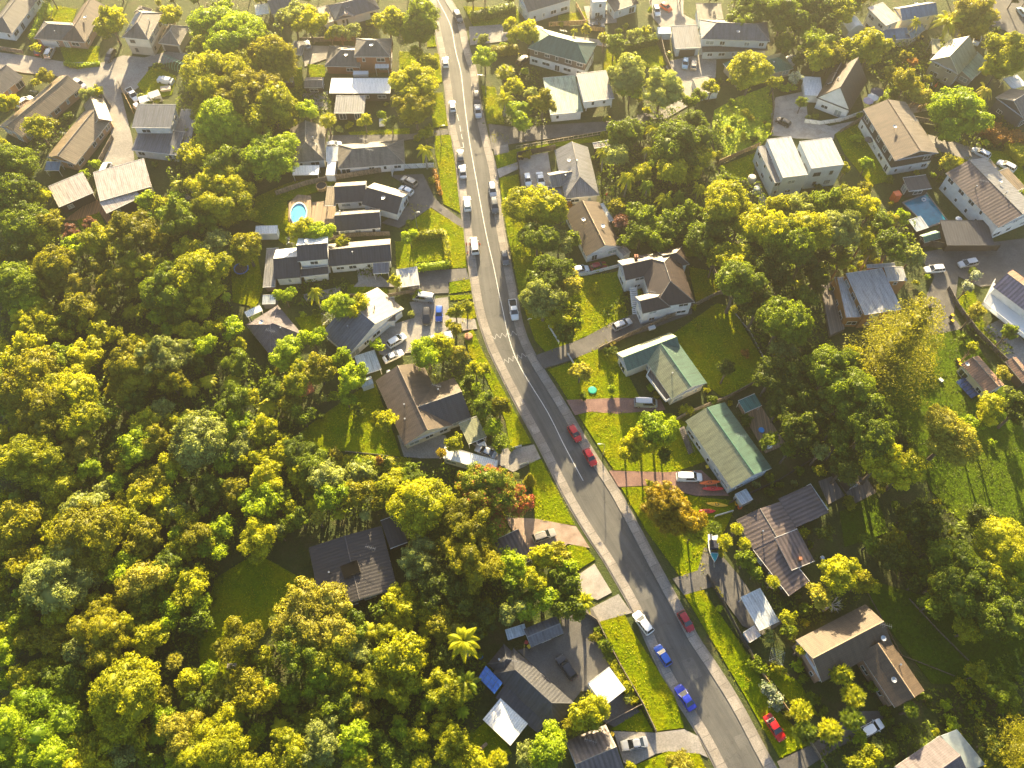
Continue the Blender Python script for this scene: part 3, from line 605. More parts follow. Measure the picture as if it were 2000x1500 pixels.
    def solar(s, bi, u0, u1, v0, v1, n=4, m=2):
        q, L, W, he, rise = s.bl[bi]; b = MB()
        def zz(v): return he + rise * (1 - abs(2 * v - 1)) + .12
        for i in range(n):
            for j in range(m):
                ua, ub = u0 + (u1 - u0) * (i + .04) / n, u0 + (u1 - u0) * (i + .96) / n; va, vb = v0 + (v1 - v0) * (j + .04) / m, v0 + (v1 - v0) * (j + .96) / m
                p = [q(ua * L, va * W, zz(va)), q(ub * L, va * W, zz(va)), q(ub * L, vb * W, zz(vb)), q(ua * L, vb * W, zz(vb))]; b.face(p); 
                for x, y in zip(p, p[1:] + p[:1]): b.face([x - Vector((0, 0, .06)), y - Vector((0, 0, .06)), y, x])
        b.build('solar_panel', SOLAR, s.root)
    def garage(s, bi, side, t0, t1, h=2.1, col='dark'):
        q, L, W, he, rise = s.bl[bi]; e = .45; cs = [(e, e), (L - e, e), (L - e, W - e), (e, W - e), (e, e)]; p0, p1 = cs[side], cs[side + 1]
        w0, w1 = q(*p0, 0), q(*p1, 0); a, b_ = w0.lerp(w1, t0), w0.lerp(w1, t1); d = (b_ - a).normalized(); n = Vector((d.y, -d.x, 0)); c = (a + b_) / 2
        if n.dot(c - q(L / 2, W / 2, 0)) < 0: n = -n
        c = c + n * .06; m = MB(); ln = (b_ - a).length; rz = math.atan2(d.y, d.x)
        for k in range(5): m.box((c.x, c.y, h * (k + .5) / 5), (ln, .08, h / 5 - .03), rz)
        m.build('garage_door', simple('garage_door_' + col, {'dark': (.09, .075, .065), 'white': (.72, .72, .70), 'grey': (.3, .3, .3)}[col], .5), s.root)
SOLAR = simple('solar_panel', (.03, .06, .16), .12, var=.2, spec=.9)
RIDGE = {'greytile': (.30, .27, .24), 'browntile': (.16, .11, .08), 'oldtile': (.25, .22, .18), 'green': (.06, .17, .11), 'greenrib': (.06, .18, .12), 'charcoal': (.07, .07, .075), 'blackrib': (.09, .08, .08), 'brownshingle': (.42, .30, .18), 'oliveworn': (.05, .16, .1), 'beige': (.4, .34, .28), 'bluegrey': (.2, .2, .21), 'redgrey': (.2, .16, .17)}
# ---------------------------------------------------------------- cars
PAINT = {}
def paint(name, col, metal=.0):
    if name not in PAINT:
        m, ns, ls, b = nt('car_paint_' + name); b.inputs['Base Color'].default_value = (*col, 1); b.inputs['Roughness'].default_value = .32; b.inputs['Metallic'].default_value = metal
        b.inputs['Coat Weight'].default_value = .6; b.inputs['Coat Roughness'].default_value = .08; PAINT[name] = m
    return PAINT[name]
PC = {'white': ((.80, .80, .80), 0), 'silver': ((.45, .46, .47), .4), 'grey': ((.12, .125, .13), .3), 'black': ((.022, .022, .025), 0), 'red': ((.55, .012, .015), 0), 'darkred': ((.30, .01, .02), 0),
      'blue': ((.02, .10, .50), .1), 'royal': ((.02, .04, .42), .1), 'orange': ((.62, .10, .03), 0), 'lightblue': ((.35, .5, .6), .2), 'champagne': ((.40, .36, .30), .4)}
CGL = simple('car_glass', (.012, .016, .02), .05, var=.1, spec=.9); LAMP = simple('headlight_lens', (.75, .78, .8), .1, var=.05); TAIL = simple('tail_light_lens', (.4, .01, .01), .2, var=.05)
CARM = {}
# L, W, belt z, roof z, cabin base (rear, front), cabin top (rear, front) as fractions of L from the rear
CT_ = {'hatch': (4.0, 1.70, .92, 1.50, .03, .74, .12, .56), 'sedan': (4.7, 1.80, .90, 1.43, .15, .74, .30, .56), 'wagon': (4.75, 1.80, .92, 1.50, .03, .74, .10, .58),
       'suv': (4.6, 1.86, 1.05, 1.70, .03, .75, .10, .58), 'van': (4.9, 1.90, 1.15, 1.98, .01, .90, .04, .74), 'ute': (5.3, 1.86, 1.05, 1.76, .38, .78, .43, .64), 'canopy': (5.3, 1.86, 1.05, 1.76, .03, .78, .05, .64)}
def car_meshes(kind):
    if kind in CARM: return CARM[kind]
    L, W, zb, zr, c0, c1, t0, t1 = CT_[kind]; b = MB(); g = MB(); X = lambda f: -L / 2 + f * L
    st = [(0.0, .80, .45, zb * .80), (.015, .92, .30, zb * .95), (.06, .985, .26, zb), (.2, 1, .24, zb), (.5, 1, .24, zb), (.72, 1, .24, zb), (.80, .985, .24, zb * .96), (.92, .95, .25, zb * .86), (.98, .86, .28, zb * .74), (1.0, .70, .36, zb * .60)]
    if kind == 'van': st = [(0, .9, .3, zb), (.02, .97, .26, zb), (.5, 1, .24, zb), (.88, .99, .24, zb), (.95, .94, .25, zb * .86), (.99, .85, .3, zb * .7), (1, .75, .4, zb * .6)]
    rings = []
    for f, w, z0, z1 in st:
        h = W / 2 * w; rings.append([(X(f), -h * .94, z0), (X(f), -h, z0 + (z1 - z0) * .45), (X(f), -h * .93, z1), (X(f), -h * .55, z1 + .035), (X(f), h * .55, z1 + .035), (X(f), h * .93, z1), (X(f), h, z0 + (z1 - z0) * .45), (X(f), h * .94, z0)])
    for r0, r1 in zip(rings[:-1], rings[1:]):
        for i in range(8): j = (i + 1) % 8; b.face([r0[j], r0[i], r1[i], r1[j]])
    b.face(rings[0]); b.face(rings[-1][::-1])
    # cabin: glass house with painted roof and pillars
    hb, ht = W / 2 * .90, W / 2 * .74
    zg = zb + .01
    B = [(X(c0), -hb, zg), (X(c1), -hb, zg), (X(c1), hb, zg), (X(c0), hb, zg)]; T = [(X(t0), -ht, zr - .05), (X(t1), -ht, zr - .05), (X(t1), ht, zr - .05), (X(t0), ht, zr - .05)]
    for i in range(4): j = (i + 1) % 4; g.face([B[i], B[j], T[j], T[i]])
    g.face(T)
    # roof skin, slightly crowned
    n = 5
    for i in range(n):
        f0, f1 = t0 + (t1 - t0) * i / n, t0 + (t1 - t0) * (i + 1) / n; z0, z1 = (zr - .045 + .05 * math.sin(math.pi * (i + k) / n) for k in (0, 1))
        ys = [-ht * 1.03, -ht * .7, ht * .7, ht * 1.03]; zo = [-.04, .015, .015, -.04]
        for k in range(3): b.face([(X(f0), ys[k], z0 + zo[k]), (X(f1), ys[k], z1 + zo[k]), (X(f1), ys[k + 1], z1 + zo[k + 1]), (X(f0), ys[k + 1], z0 + zo[k + 1])])
    for i in range(4): b.bar(B[i], T[i], .045, n=4)
    mids = [.42] if kind in ('hatch', 'sedan', 'ute') else [.40, .22]
    for f in mids:
        fb = c0 + (c1 - c0) * f / .75 * .75; ft = t0 + (t1 - t0) * ((f) / .72)
        for s in (-1, 1): b.bar((X(fb), s * hb, zg), (X(min(ft, t1)), s * ht, zr - .06), .04, n=4)
    if kind == 'van' or kind == 'canopy':
        for s in (-1, 1): b.face([(X(c0 + .02), s * (hb + .01), zb), (X(.36), s * (hb + .01), zb), (X(.36), s * (ht + .02), zr - .06), (X(t0), s * (ht + .02), zr - .06)])
    if kind in ('suv', 'wagon', 'canopy'):
        for s in (-1, 1): b.bar((X(t0 + .05), s * ht * .85, zr + .05), (X(t1 - .05), s * ht * .85, zr + .05), .025, n=4)
    extra = None
    if kind == 'ute':
        extra = MB(); x0, x1 = X(.02), X(.37)
        extra.box(((x0 + x1) / 2, 0, zb - .02 + .06), (x1 - x0, W * .80, .04))
        for s in (-1, 1): b.box(((x0 + x1) / 2, s * W * .45, zb + .12), (x1 - x0, .07, .2))
        b.box((x0, 0, zb + .12), (.07, W * .9, .2))
        for s in (-1, 1): b.bar((x1, s * W * .38, zb), (x1, s * W * .36, zr - .1), .04, n=4)
    wt = MB(); r = .32 if kind in ('hatch', 'sedan', 'wagon') else .37
    wt.bar((0, -.11, 0), (0, .11, 0), r, n=14); rim = MB(); rim.bar((0, -.12, 0), (0, .12, 0), r * .6, n=10)
    lm = MB(); lm.box((0, 0, 0), (.16, .34, .14)); tl = MB(); tl.box((0, 0, 0), (.10, .24, .18)); mi = MB(); mi.box((0, 0, 0), (.12, .2, .13))
    pl = MB(); pl.box((0, 0, 0), (.02, .36, .12))
    CARM[kind] = dict(body=b.mesh('body', [PAINT.get('x') or None]) if False else b, glass=g.mesh('windows', [CGL]), tyre=wt.mesh('wheel', [BLACK]), rim=rim.mesh('rim', [METAL]), head=lm.mesh('headlight', [LAMP]), tail=tl.mesh('tail_light', [TAIL]),
                      mir=mi, r=r, extra=extra.mesh('load_tray', [BLACK]) if extra else None, plate=pl.mesh('number_plate', [WHITE]), cache={})
    return CARM[kind]
def car(kind, col, rear, front, label, group=None, name='parked_car', z=0.06, cat=None):
    L, W, zb = CT_[kind][:3]; M = car_meshes(kind); a, b = P(*rear, .8), P(*front, .8); d = b - a; c = (a + b) / 2; rz = math.atan2(d.y, d.x)
    if col not in M['cache']:
        pm = paint(col, *PC[col]); me = M['body'].mesh('body', [pm]); bb = bmesh.new(); bb.from_mesh(me); bmesh.ops.remove_doubles(bb, verts=bb.verts, dist=1e-3); bb.to_mesh(me); bb.free()
        M['cache'][col] = (me, M['mir'].mesh('mirror', [pm]))
    bm_, mm = M['cache'][col]; nm = {'van': 'parked_van', 'ute': 'pickup_truck', 'canopy': 'pickup_truck'}.get(kind, name)
    root = empty(nm, (c.x, c.y, z), rz); tag(root, label, cat or {'van': 'van', 'ute': 'pickup truck', 'canopy': 'pickup truck'}.get(kind, 'car'), group)
    share('body', bm_, root); share('windows', M['glass'], root)
    for f in (.18, .81):
        for s in (-1, 1):
            w = share('wheel', M['tyre'], root, (-L / 2 + f * L, s * (W / 2 - .13), M['r'])); share('rim', M['rim'], w)
    for s in (-1, 1):
        share('headlight', M['head'], root, (L * .462, s * W * .33, zb * .68)); share('tail_light', M['tail'], root, (-L * .487, s * W * .36, zb * .78)); share('mirror', mm, root, (L * .19, s * (W / 2 + .07), zb + .06))
    share('number_plate', M['plate'], root, (L * .502, 0, .42))
    if M['extra']: share('load_tray', M['extra'], root)
    return root
# ---------------------------------------------------------------- ground sheets
LAYER = [0]
def sheet(name, poly, mat_, z, zbot=None, kind='structure', label=None, cat=None, world=False):
    LAYER[0] += 1; zz = z + .0005 * (LAYER[0] % 60)
    W = [p if world else P(*p, zz) for p in poly]; b = MB(); b.slab([(p[0], p[1]) for p in W], -.02, zz)
    o = b.build(name, mat_); tag(o, label, cat, None, kind); return o
def smooth_line(pts, n=6, z=0.0):
    W = [P(*p, z) for p in pts]; out = []
    for i in range(len(W) - 1):
        p0, p1, p2, p3 = W[max(0, i - 1)], W[i], W[i + 1], W[min(len(W) - 1, i + 2)]
        for k in range(n):
            t = k / n; out.append(.5 * ((2 * p1) + (p2 - p0) * t + (2 * p0 - 5 * p1 + 4 * p2 - p3) * t * t + (3 * p1 - p0 - 3 * p2 + p3) * t ** 3))
    return out + [W[-1]]
def offset(line, d):
    out = []
    for i, p in enumerate(line):
        t = (line[min(i + 1, len(line) - 1)] - line[max(i - 1, 0)]).normalized(); out.append(Vector((p.x - t.y * d, p.y + t.x * d, p.z)))
    return out
def ribbon(name, l0, l1, mat_, z, zbot=-.02, kind='structure', skirt=True):
    b = MB(); s_ = 0
    for i in range(len(l0) - 1):
        a, c, d, e = l0[i], l1[i], l1[i + 1], l0[i + 1]; s2 = s_ + (e - a).length; w_ = (c - a).length
        b.face([(a.x, a.y, z), (c.x, c.y, z), (d.x, d.y, z), (e.x, e.y, z)], 0, [(0, s_), (w_, s_), (w_, s2), (0, s2)]); s_ = s2
        if skirt:
            b.face([(a.x, a.y, zbot), (e.x, e.y, zbot), (e.x, e.y, z), (a.x, a.y, z)]); b.face([(c.x, c.y, z), (d.x, d.y, z), (d.x, d.y, zbot), (c.x, c.y, zbot)])
    o = b.build(name, mat_); tag(o, kind=kind); return o
def fence(pts, h, mat_, label, name='paling_fence', cat='fence', rail=True, z=0.0):
    W = [P(*p, 0) for p in pts]; loc = W[0].copy(); root = empty(name, loc); tag(root, label, cat); b = MB(); p_ = MB(); rl = MB()
    r = random.Random(int(pts[0][0]))
    for a, c in zip(W[:-1], W[1:]):
        d = c - a; L = d.length; d.normalize(); rz = math.atan2(d.y, d.x); n = max(1, int(L / .32)); w = L / n
        for i in range(n):
            q = a + d * (w * (i + .5)) - loc; hh = h + r.uniform(-.04, .04); f0 = len(b.f); b.box((q.x, q.y, hh / 2 + .05), (w * .94, .035, hh), rz)
            for k in range(f0, len(b.f)): b.uv[k] = [(u[0] + i * .3, u[1]) for u in [((w * i + .05 * j) , 0) for j in range(4)]]
        m = max(1, int(L / 2.4))
        for i in range(m + 1): q = a + d * (L * i / m) - loc; p_.box((q.x + d.y * .08, q.y - d.x * .08, h / 2 + .08), (.1, .1, h + .06), rz)
        if rail: q = (a + c) / 2 - loc; rl.box((q.x, q.y, h + .10), (L, .11, .05), rz)
        q = (a + c) / 2 - loc; p_.box((q.x + d.y * .06, q.y - d.x * .06, h * .45), (L, .05, .09), rz)
    b.build('paling', mat_, root); p_.build('frame', mat_, root)
    if rail: rl.build('rail', mat_, root)
    return root
# ================================================================ GROUND
gb = MB(); gb.face([(-2500, -2500, -.05), (2500, -2500, -.05), (2500, 4000, -.05), (-2500, 4000, -.05)]); tag(gb.build('ground', SOIL), kind='structure')
LE = [(815, -60), (828, -30), (840, 0), (847, 50), (857, 100), (870, 175), (877, 250), (891, 310), (897, 375), (907, 450), (917, 525), (929, 600), (943, 650), (960, 694), (1005, 784), (1050, 867), (1105, 975), (1150, 1050), (1183, 1100), (1237, 1196), (1279, 1288), (1318, 1361), (1366, 1437), (1399, 1500), (1450, 1600)]
RE = [(862, -60), (872, -25), (881, 0), (903, 40), (916, 95), (930, 140), (934, 175), (943, 225), (956, 282), (969, 335), (979, 418), (993, 496), (1006, 562), (1021, 637), (1045, 694), (1105, 792), (1150, 868), (1190, 930), (1212, 965), (1255, 1044), (1284, 1100), (1327, 1178), (1362, 1244), (1402, 1304), (1447, 1376), (1514, 1500), (1580, 1600)]
le, re_ = smooth_line(LE), smooth_line(RE)
def resamp(l, n):
    d = [0]
    for a, b in zip(l[:-1], l[1:]): d.append(d[-1] + (b - a).length)
    out = []; j = 0
    for i in range(n):
        s = d[-1] * i / (n - 1)
        while j < len(l) - 2 and d[j + 1] < s: j += 1
        t = (s - d[j]) / max(1e-6, d[j + 1] - d[j]); out.append(l[j].lerp(l[j + 1], t))
    return out
le, re_ = resamp(le, 150), resamp(re_, 150)
ribbon('road', le, re_, ROADM, .02)
for l, s in ((le, 1), (re_, -1)):
    k0, k1, k2 = l, offset(l, .18 * s), offset(l, 1.75 * s)
    k0 = offset(l, -.30 * s)
    ribbon('road_gutter', k0, l, KERB, .026, skirt=False)
    ribbon('kerb', l, k1, KERB, .14); ribbon('footpath', k1, k2, PATH, .132)
for q in ([(868, 70), (890, 72), (893, 92), (872, 92)], [(880, 225), (893, 224), (903, 288), (889, 290)], [(1020, 670), (1045, 690), (1052, 702), (1030, 706)], [(935, 480), (950, 480), (957, 520), (943, 522)]): sheet('asphalt_repair_patch', q, ASPH2, .024)
def line_mark(name, pts, w, z=.032, smooth=True):
    l = smooth_line(pts, 5) if smooth else [P(*p) for p in pts]; ribbon(name, offset(l, w / 2), offset(l, -w / 2), WHITEP, z, skirt=False)
line_mark('road_centre_line', [(855, 0), (880, 50), (890, 100), (900, 140), (907, 200), (917, 275), (930, 350), (949, 454), (964, 520), (979, 592), (1006, 696), (1069, 804), (1102, 870), (1139, 939)], .13)
def zig(a, b, n, amp):
    A_, B_ = P(*a), P(*b); d = (B_ - A_).normalized(); nn = Vector((-d.y, d.x, 0)); m = MB(); pts = [A_.lerp(B_, i / (2 * n)) + nn * (amp if i % 2 else -amp) for i in range(2 * n + 1)]
    for p, q in zip(pts[:-1], pts[1:]): c = (p + q) / 2; m.box((c.x, c.y, .033), ((q - p).length, .10, .006), math.atan2((q - p).y, (q - p).x))
    tag(m.build('road_zigzag_marking', simple('worn_road_paint', (.42, .41, .39), .7, var=.35, scale=4)), kind='structure')
zig((955, 660), (1018, 648), 6, .62); zig((974, 710), (1034, 690), 7, .62)
for a, b in [((892, 222), (881, 223)), ((893, 224), (896, 236)), ((898, 245), (900, 257)), ((901, 262), (903, 272)), ((904, 278), (906, 288)), ((906, 288), (892, 290))]: line_mark('parking_bay_marking', [a, b], .1, .033, False)
MAN = simple('manhole_iron', (.07, .068, .065), .6)
for i, (x, y) in enumerate([(903, 255), (945, 520), (1010, 760), (1128, 905), (1225, 1105), (1345, 1290), (1420, 1430), (966, 640)]):
    p = P(x, y); m = MB(); m.face([(p.x + .33 * math.cos(t), p.y + .33 * math.sin(t), .031) for t in np.linspace(0, 6.283, 17)[:-1]]); tag(m.build('manhole_cover', MAN), ['manhole cover beside the painted parking bays', 'manhole cover on the street near the single grey hatchback', 'manhole cover on the dark stretch below the zigzags', 'manhole cover by the end of the white centre line', 'manhole cover on the street above the dark red hatchback', 'manhole cover between the dark blue sedan and the opposite kerb', 'manhole cover lowest on the street', 'manhole cover just above the zigzag markings'][i], 'manhole cover', 'manhole covers in the street')
for q in ([(1330, 1290), (1352, 1283), (1372, 1320), (1350, 1330)], [(1085, 850), (1103, 842), (1122, 876), (1104, 886)], [(1240, 1150), (1262, 1140), (1275, 1165), (1252, 1175)], [(1432, 1440), (1455, 1430), (1466, 1452), (1444, 1462)], [(905, 330), (925, 328), (929, 352), (908, 354)]): sheet('asphalt_repair_patch', q, ASPH2, .024)
LAWNS = [
 [(849, 262), (880, 264), (888, 320), (899, 416), (866, 398), (862, 370), (857, 330), (850, 300)], [(838, 182), (864, 180), (875, 245), (846, 250)], [(836, 60), (848, 62), (852, 90), (834, 92)], [(848, 103), (857, 105), (864, 160), (845, 162)],
 [(840, 406), (905, 445), (911, 522), (880, 524), (874, 452), (785, 447)], [(805, 398), (835, 403), (795, 432)], [(772, 472), (866, 462), (868, 507), (812, 512), (815, 523), (775, 530)],
 [(500, 385), (560, 358), (600, 350), (650, 343), (655, 355), (634, 370), (560, 392), (570, 445), (565, 440), (560, 480), (545, 470), (520, 440), (490, 430)], [(450, 500), (500, 485), (515, 560), (500, 600), (455, 590)],
 [(678, 555), (758, 565), (758, 574), (680, 577)], [(878, 548), (917, 543), (921, 567), (878, 573)], [(879, 577), (921, 575), (923, 583), (880, 586)], [(905, 598), (925, 593), (930, 620), (900, 630)],
 [(924, 643), (942, 685), (960, 718), (1038, 865), (997, 874), (987, 820), (948, 736), (918, 694), (905, 655)], [(565, 860), (618, 820), (700, 762), (733, 750), (771, 853), (783, 892), (735, 887), (675, 881), (600, 883)],
 [(576, 620), (650, 612), (630, 648), (592, 650)], [(1033, 903), (1057, 897), (1123, 1026), (1045, 1014)], [(1107, 1066), (1138, 1062), (1163, 1092), (1122, 1118)],
 [(1171, 1214), (1219, 1197), (1234, 1229), (1318, 1361), (1337, 1421), (1279, 1428), (1252, 1376), (1207, 1283)], [(1240, 1495), (1306, 1467), (1366, 1472), (1382, 1510), (1240, 1520)], [(1193, 1425), (1235, 1390), (1252, 1385), (1276, 1430)],
 [(940, 167), (967, 170), (985, 242), (952, 241)], [(959, 260), (990, 259), (995, 277), (962, 282)], [(967, 304), (1010, 290), (1192, 262), (1192, 273), (1080, 286), (1008, 303), (1010, 325), (972, 330)],
 [(975, 348), (1012, 340), (1020, 400), (1060, 500), (1100, 520), (1140, 540), (1210, 530), (1222, 610), (1240, 625), (1140, 658), (1070, 692), (1045, 665), (1015, 575), (990, 450)],
 [(1070, 722), (1115, 707), (1190, 662), (1205, 700), (1228, 735), (1250, 776), (1232, 777), (1110, 781), (1085, 740)], [(1128, 808), (1170, 803), (1310, 807), (1345, 830), (1380, 900), (1312, 923), (1200, 918), (1190, 905)],
 [(1213, 952), (1270, 950), (1360, 970), (1440, 978), (1430, 1005), (1375, 1122), (1330, 1128), (1265, 1040)], [(1337, 1162), (1370, 1148), (1450, 1262), (1530, 1400), (1590, 1450), (1523, 1480), (1450, 1350)],
 [(1310, 655), (1400, 592), (1430, 600), (1500, 720), (1490, 745), (1410, 775), (1385, 755), (1340, 690)], [(1345, 520), (1390, 530), (1410, 575), (1360, 592)], [(1185, 95), (1282, 82), (1302, 127), (1175, 142)],
 [(905, 12), (1010, 18), (1018, 45), (925, 52)], [(1090, 30), (1140, 22), (1165, 45), (1090, 45)], [(1405, 325), (1478, 297), (1470, 350), (1412, 352)], [(1630, 258), (1690, 237), (1745, 350), (1700, 362), (1650, 300)],
 [(1840, 312), (1895, 305), (1905, 322), (1850, 338)], [(1700, 700), (1760, 650), (1870, 640), (1900, 660), (1990, 800), (2040, 1050), (1900, 1040), (1820, 960), (1780, 870), (1715, 780)], [(1640, 1000), (1712, 962), (1735, 1040), (1650, 1068)],
 [(1690, 1130), (1860, 1180), (2020, 1250), (1980, 1340), (1820, 1335), (1700, 1180)], [(400, 1340), (385, 1260), (420, 1130), (500, 1080), (590, 1130), (560, 1180), (520, 1230), (470, 1300)], [(105, 10), (150, 18), (140, 45), (100, 40)],
 [(115, 88), (195, 90), (190, 120), (128, 122)], [(268, 165), (300, 126), (345, 150), (335, 185), (290, 195)], [(150, 430), (195, 415), (205, 440), (160, 452)], [(905, 1445), (960, 1400), (1000, 1472), (930, 1505)], [(1330, 470), (1365, 500), (1340, 500)],
 [(560, 140), (590, 130), (590, 200), (560, 205)], [(600, 125), (635, 128), (635, 150), (605, 150)], [(780, 100), (830, 105), (835, 140), (780, 138)], [(680, 258), (800, 250), (800, 262), (690, 268)], [(1480, 1290), (1560, 1330), (1600, 1400), (1540, 1370)],
 [(1860, 590), (1900, 560), (1925, 640), (1990, 690), (1960, 700), (1900, 640)], [(1880, 285), (1990, 300), (2010, 380), (1975, 370), (1940, 320)]]
FIELDS = [q for q in LAWNS if min(p[0] for p in q) > 1620 and min(p[1] for p in q) > 600]  # right-hand lawns that get shade painted into their grass
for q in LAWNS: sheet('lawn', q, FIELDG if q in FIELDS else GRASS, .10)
sheet('meadow', [(1395, 215), (1440, 190), (1508, 165), (1512, 200), (1505, 262), (1480, 290), (1400, 312), (1390, 250)], ROUGHG, .10)
DR = [
 (CONC, [(-20, 100), (50, 108), (120, 120), (200, 122), (240, 108), (282, 112), (330, 100), (380, 105), (350, 118), (290, 130), (285, 160), (250, 185), (236, 180), (258, 270), (262, 312), (245, 335), (195, 330), (215, 282), (218, 240), (200, 190), (162, 172), (110, 148), (45, 142), (-20, 128)]),
 (CONC, [(590, 88), (650, 90), (650, 110), (595, 130)]), (CONC, [(590, 182), (640, 178), (640, 215), (600, 212)]), (DARKC, [(640, 264), (800, 262), (874, 252), (876, 262), (790, 274), (645, 288)]),
 (DARKC, [(762, 342), (826, 340), (848, 385), (862, 400), (905, 432), (903, 446), (842, 405), (780, 445), (745, 435), (800, 400), (790, 360)]), (DARKC, [(815, 530), (910, 524), (917, 545), (876, 551), (876, 572), (800, 575), (800, 560)]),
 (CONC, [(800, 590), (875, 580), (878, 620), (928, 623), (932, 642), (870, 650), (860, 680), (790, 690), (760, 700), (740, 690), (745, 640), (810, 620)]), (CONC, [(776, 850), (870, 850), (876, 868), (858, 895), (825, 895), (789, 892)]),
 (CONC, [(921, 866), (999, 877), (1043, 868), (1056, 895), (1002, 922), (970, 905)]), (PINKG, [(982, 1010), (1047, 1013), (1125, 1028), (1152, 1070), (1109, 1062), (1070, 1092), (1041, 1090)]), (GRAV, [(1132, 1121), (1161, 1101), (1195, 1157), (1167, 1172), (1115, 1150)]),
 (CONC, [(1156, 1187), (1208, 1160), (1234, 1197), (1171, 1214)]), (DARKC, [(1095, 1205), (1156, 1187), (1171, 1214), (1200, 1290), (1225, 1345), (1135, 1350), (1118, 1372), (1010, 1270), (1040, 1262), (1100, 1240)]),
 (CONC, [(1198, 1428), (1279, 1431), (1336, 1424), (1362, 1437), (1383, 1480), (1366, 1472), (1306, 1467), (1282, 1472), (1236, 1496), (1218, 1490)]), (CONC, [(916, 52), (1000, 46), (1060, 62), (1190, 80), (1190, 92), (1060, 72), (918, 88)]),
 (DARKC, [(954, 242), (1000, 248), (1200, 236), (1300, 210), (1340, 190), (1350, 205), (1222, 250), (990, 282), (960, 292)]), (CONC, [(1310, 118), (1400, 100), (1398, 150), (1372, 190), (1345, 206), (1300, 232), (1270, 232), (1315, 200), (1335, 170), (1300, 130)]),
 (GRAV, [(1012, 308), (1070, 297), (1082, 372), (1018, 365)]), (GRAV, [(971, 330), (1012, 316), (1012, 330), (975, 347)]), (PATH, [(963, 288), (992, 281), (995, 297), (966, 303)]),
 (DARKC, [(1046, 694), (1140, 660), (1195, 630), (1240, 612), (1350, 592), (1352, 612), (1200, 668), (1110, 705), (1062, 720)]), (REDC, [(1106, 781), (1207, 777), (1290, 780), (1300, 800), (1207, 808), (1150, 804), (1123, 811)]),
 (REDC, [(1189, 919), (1300, 922), (1370, 918), (1425, 968), (1360, 968), (1270, 948), (1208, 951)]), (DARKC, [(1313, 1130), (1363, 1114), (1375, 1069), (1402, 1075), (1440, 1120), (1465, 1153), (1530, 1215), (1490, 1240), (1450, 1222), (1395, 1145), (1336, 1162)]),
 (DARKC, [(1518, 1487), (1590, 1452), (1665, 1390), (1720, 1388), (1730, 1420), (1640, 1458), (1560, 1510), (1530, 1515)]), (CONC, [(1268, 0), (1335, -8), (1335, 28), (1362, 42), (1364, 54), (1290, 52), (1272, 30)]), (CONC, [(1140, 12), (1200, 8), (1205, 44), (1150, 48)]),
 (GRAV, [(1515, 190), (1572, 178), (1578, 230), (1620, 246), (1668, 236), (1630, 262), (1628, 272), (1556, 270), (1508, 264), (1506, 222)]), (DARKC, [(1790, 495), (1860, 482), (2030, 462), (2030, 545), (1915, 560), (1872, 540), (1862, 620), (1880, 642), (1818, 655), (1800, 600), (1825, 540)]),
 (CONC, [(1812, 262), (1900, 288), (1955, 330), (1930, 338), (1890, 312), (1820, 290)]), (PATH, [(1755, 205), (1822, 198), (1820, 214), (1775, 222)]), (DARKC, [(1900, -20), (2040, -30), (2040, 100), (1960, 58), (1912, 42), (1885, 98), (1845, 105), (1880, 45)]), (CONC, [(1920, 640), (1960, 620), (2030, 700), (2000, 740)]),
 (DARKC, [(1210, 1350), (1250, 1390), (1200, 1420), (1160, 1400)]), (PATH, [(1480, 350), (1500, 400), (1510, 412), (1490, 410), (1472, 360)]), (CONC, [(690, 480), (720, 520), (770, 560), (690, 560), (700, 550)]), (CONC, [(590, 575), (665, 560), (665, 575), (600, 590)]),
 (WOODO, [(125, 430), (168, 398), (190, 390), (235, 428), (212, 438), (194, 414), (150, 430)]), (WOOD, [(610, 395), (655, 390), (656, 440), (608, 443)]), (WOODG, [(1598, 940), (1625, 930), (1650, 968), (1618, 985)]), (WOODG, [(1640, 945), (1690, 930), (1712, 962), (1668, 984)]),
 (WOOD, [(1440, 790), (1475, 775), (1535, 868), (1495, 885)]), (PATH, [(1300, 60), (1330, 62), (1325, 75), (1300, 72)])]
for m_, q in DR: sheet({'decking_wood': 'wooden_deck', 'decking_orange': 'wooden_deck', 'decking_grey': 'wooden_deck'}.get(m_.name, 'driveway_ground'), q, m_, .115)
# ================================================================ HOUSES
H = House
h = H('house', 'long grey-tiled house cut off by the photo corner, pale hedge beside it', 'house', 'corner grey-tiled house', [('hip', (24, 66), (82, -12), (36, -22), 2.7, 1.7, 'greytile', {})], 'white')
h = H('house', 'brown-tiled L-shaped house with white garage door and oval lawn in front', 'house', 'brown-tiled L house', [('hip', (166, 83), (207, 12), (165, 4), 2.7, 1.9, 'browntile', {'hips': (1, 0)}), ('hip', (66, 75), (140, 80), (150, 45), 2.7, 1.7, 'greytile', {'hips': (1, 0)})], 'pinkbrick'); h.garage(1, 0, .1, .55, 2.1, 'white'); h.chimney(0, .5, .3, 'dish')
h = H('house', 'two-storey cream house with hipped roof and pale solar panels', 'house', 'cream two-storey house', [('hip', (290, 78), (319, 25), (263, 29), 5.6, 1.8, 'beige', {'wall2': 'beige', 'dkwin': True}), ('hip', (351, 89), (371, 52), (328, 50), 2.9, 1.8, 'beige', {'wall': 'beige', 'nowin': True}), ('hip', (288, 30), (298, 18), (268, 16), 4.4, .9, 'beige', {'nowin': True})], 'cream'); h.garage(1, 3, .12, .88); h.solar(0, .12, .8, .62, .95, 5, 2)
h = H('house', 'peach brick house with grey tiled gable, cut off by the edge above the tan roof', 'house', 'peach brick edge house', [('gable', (45, 150), (-12, 196), (-50, 160), 2.7, 1.5, 'greytile', {})], 'peach'); h.chimney(0, .3, .4, 'aerial')
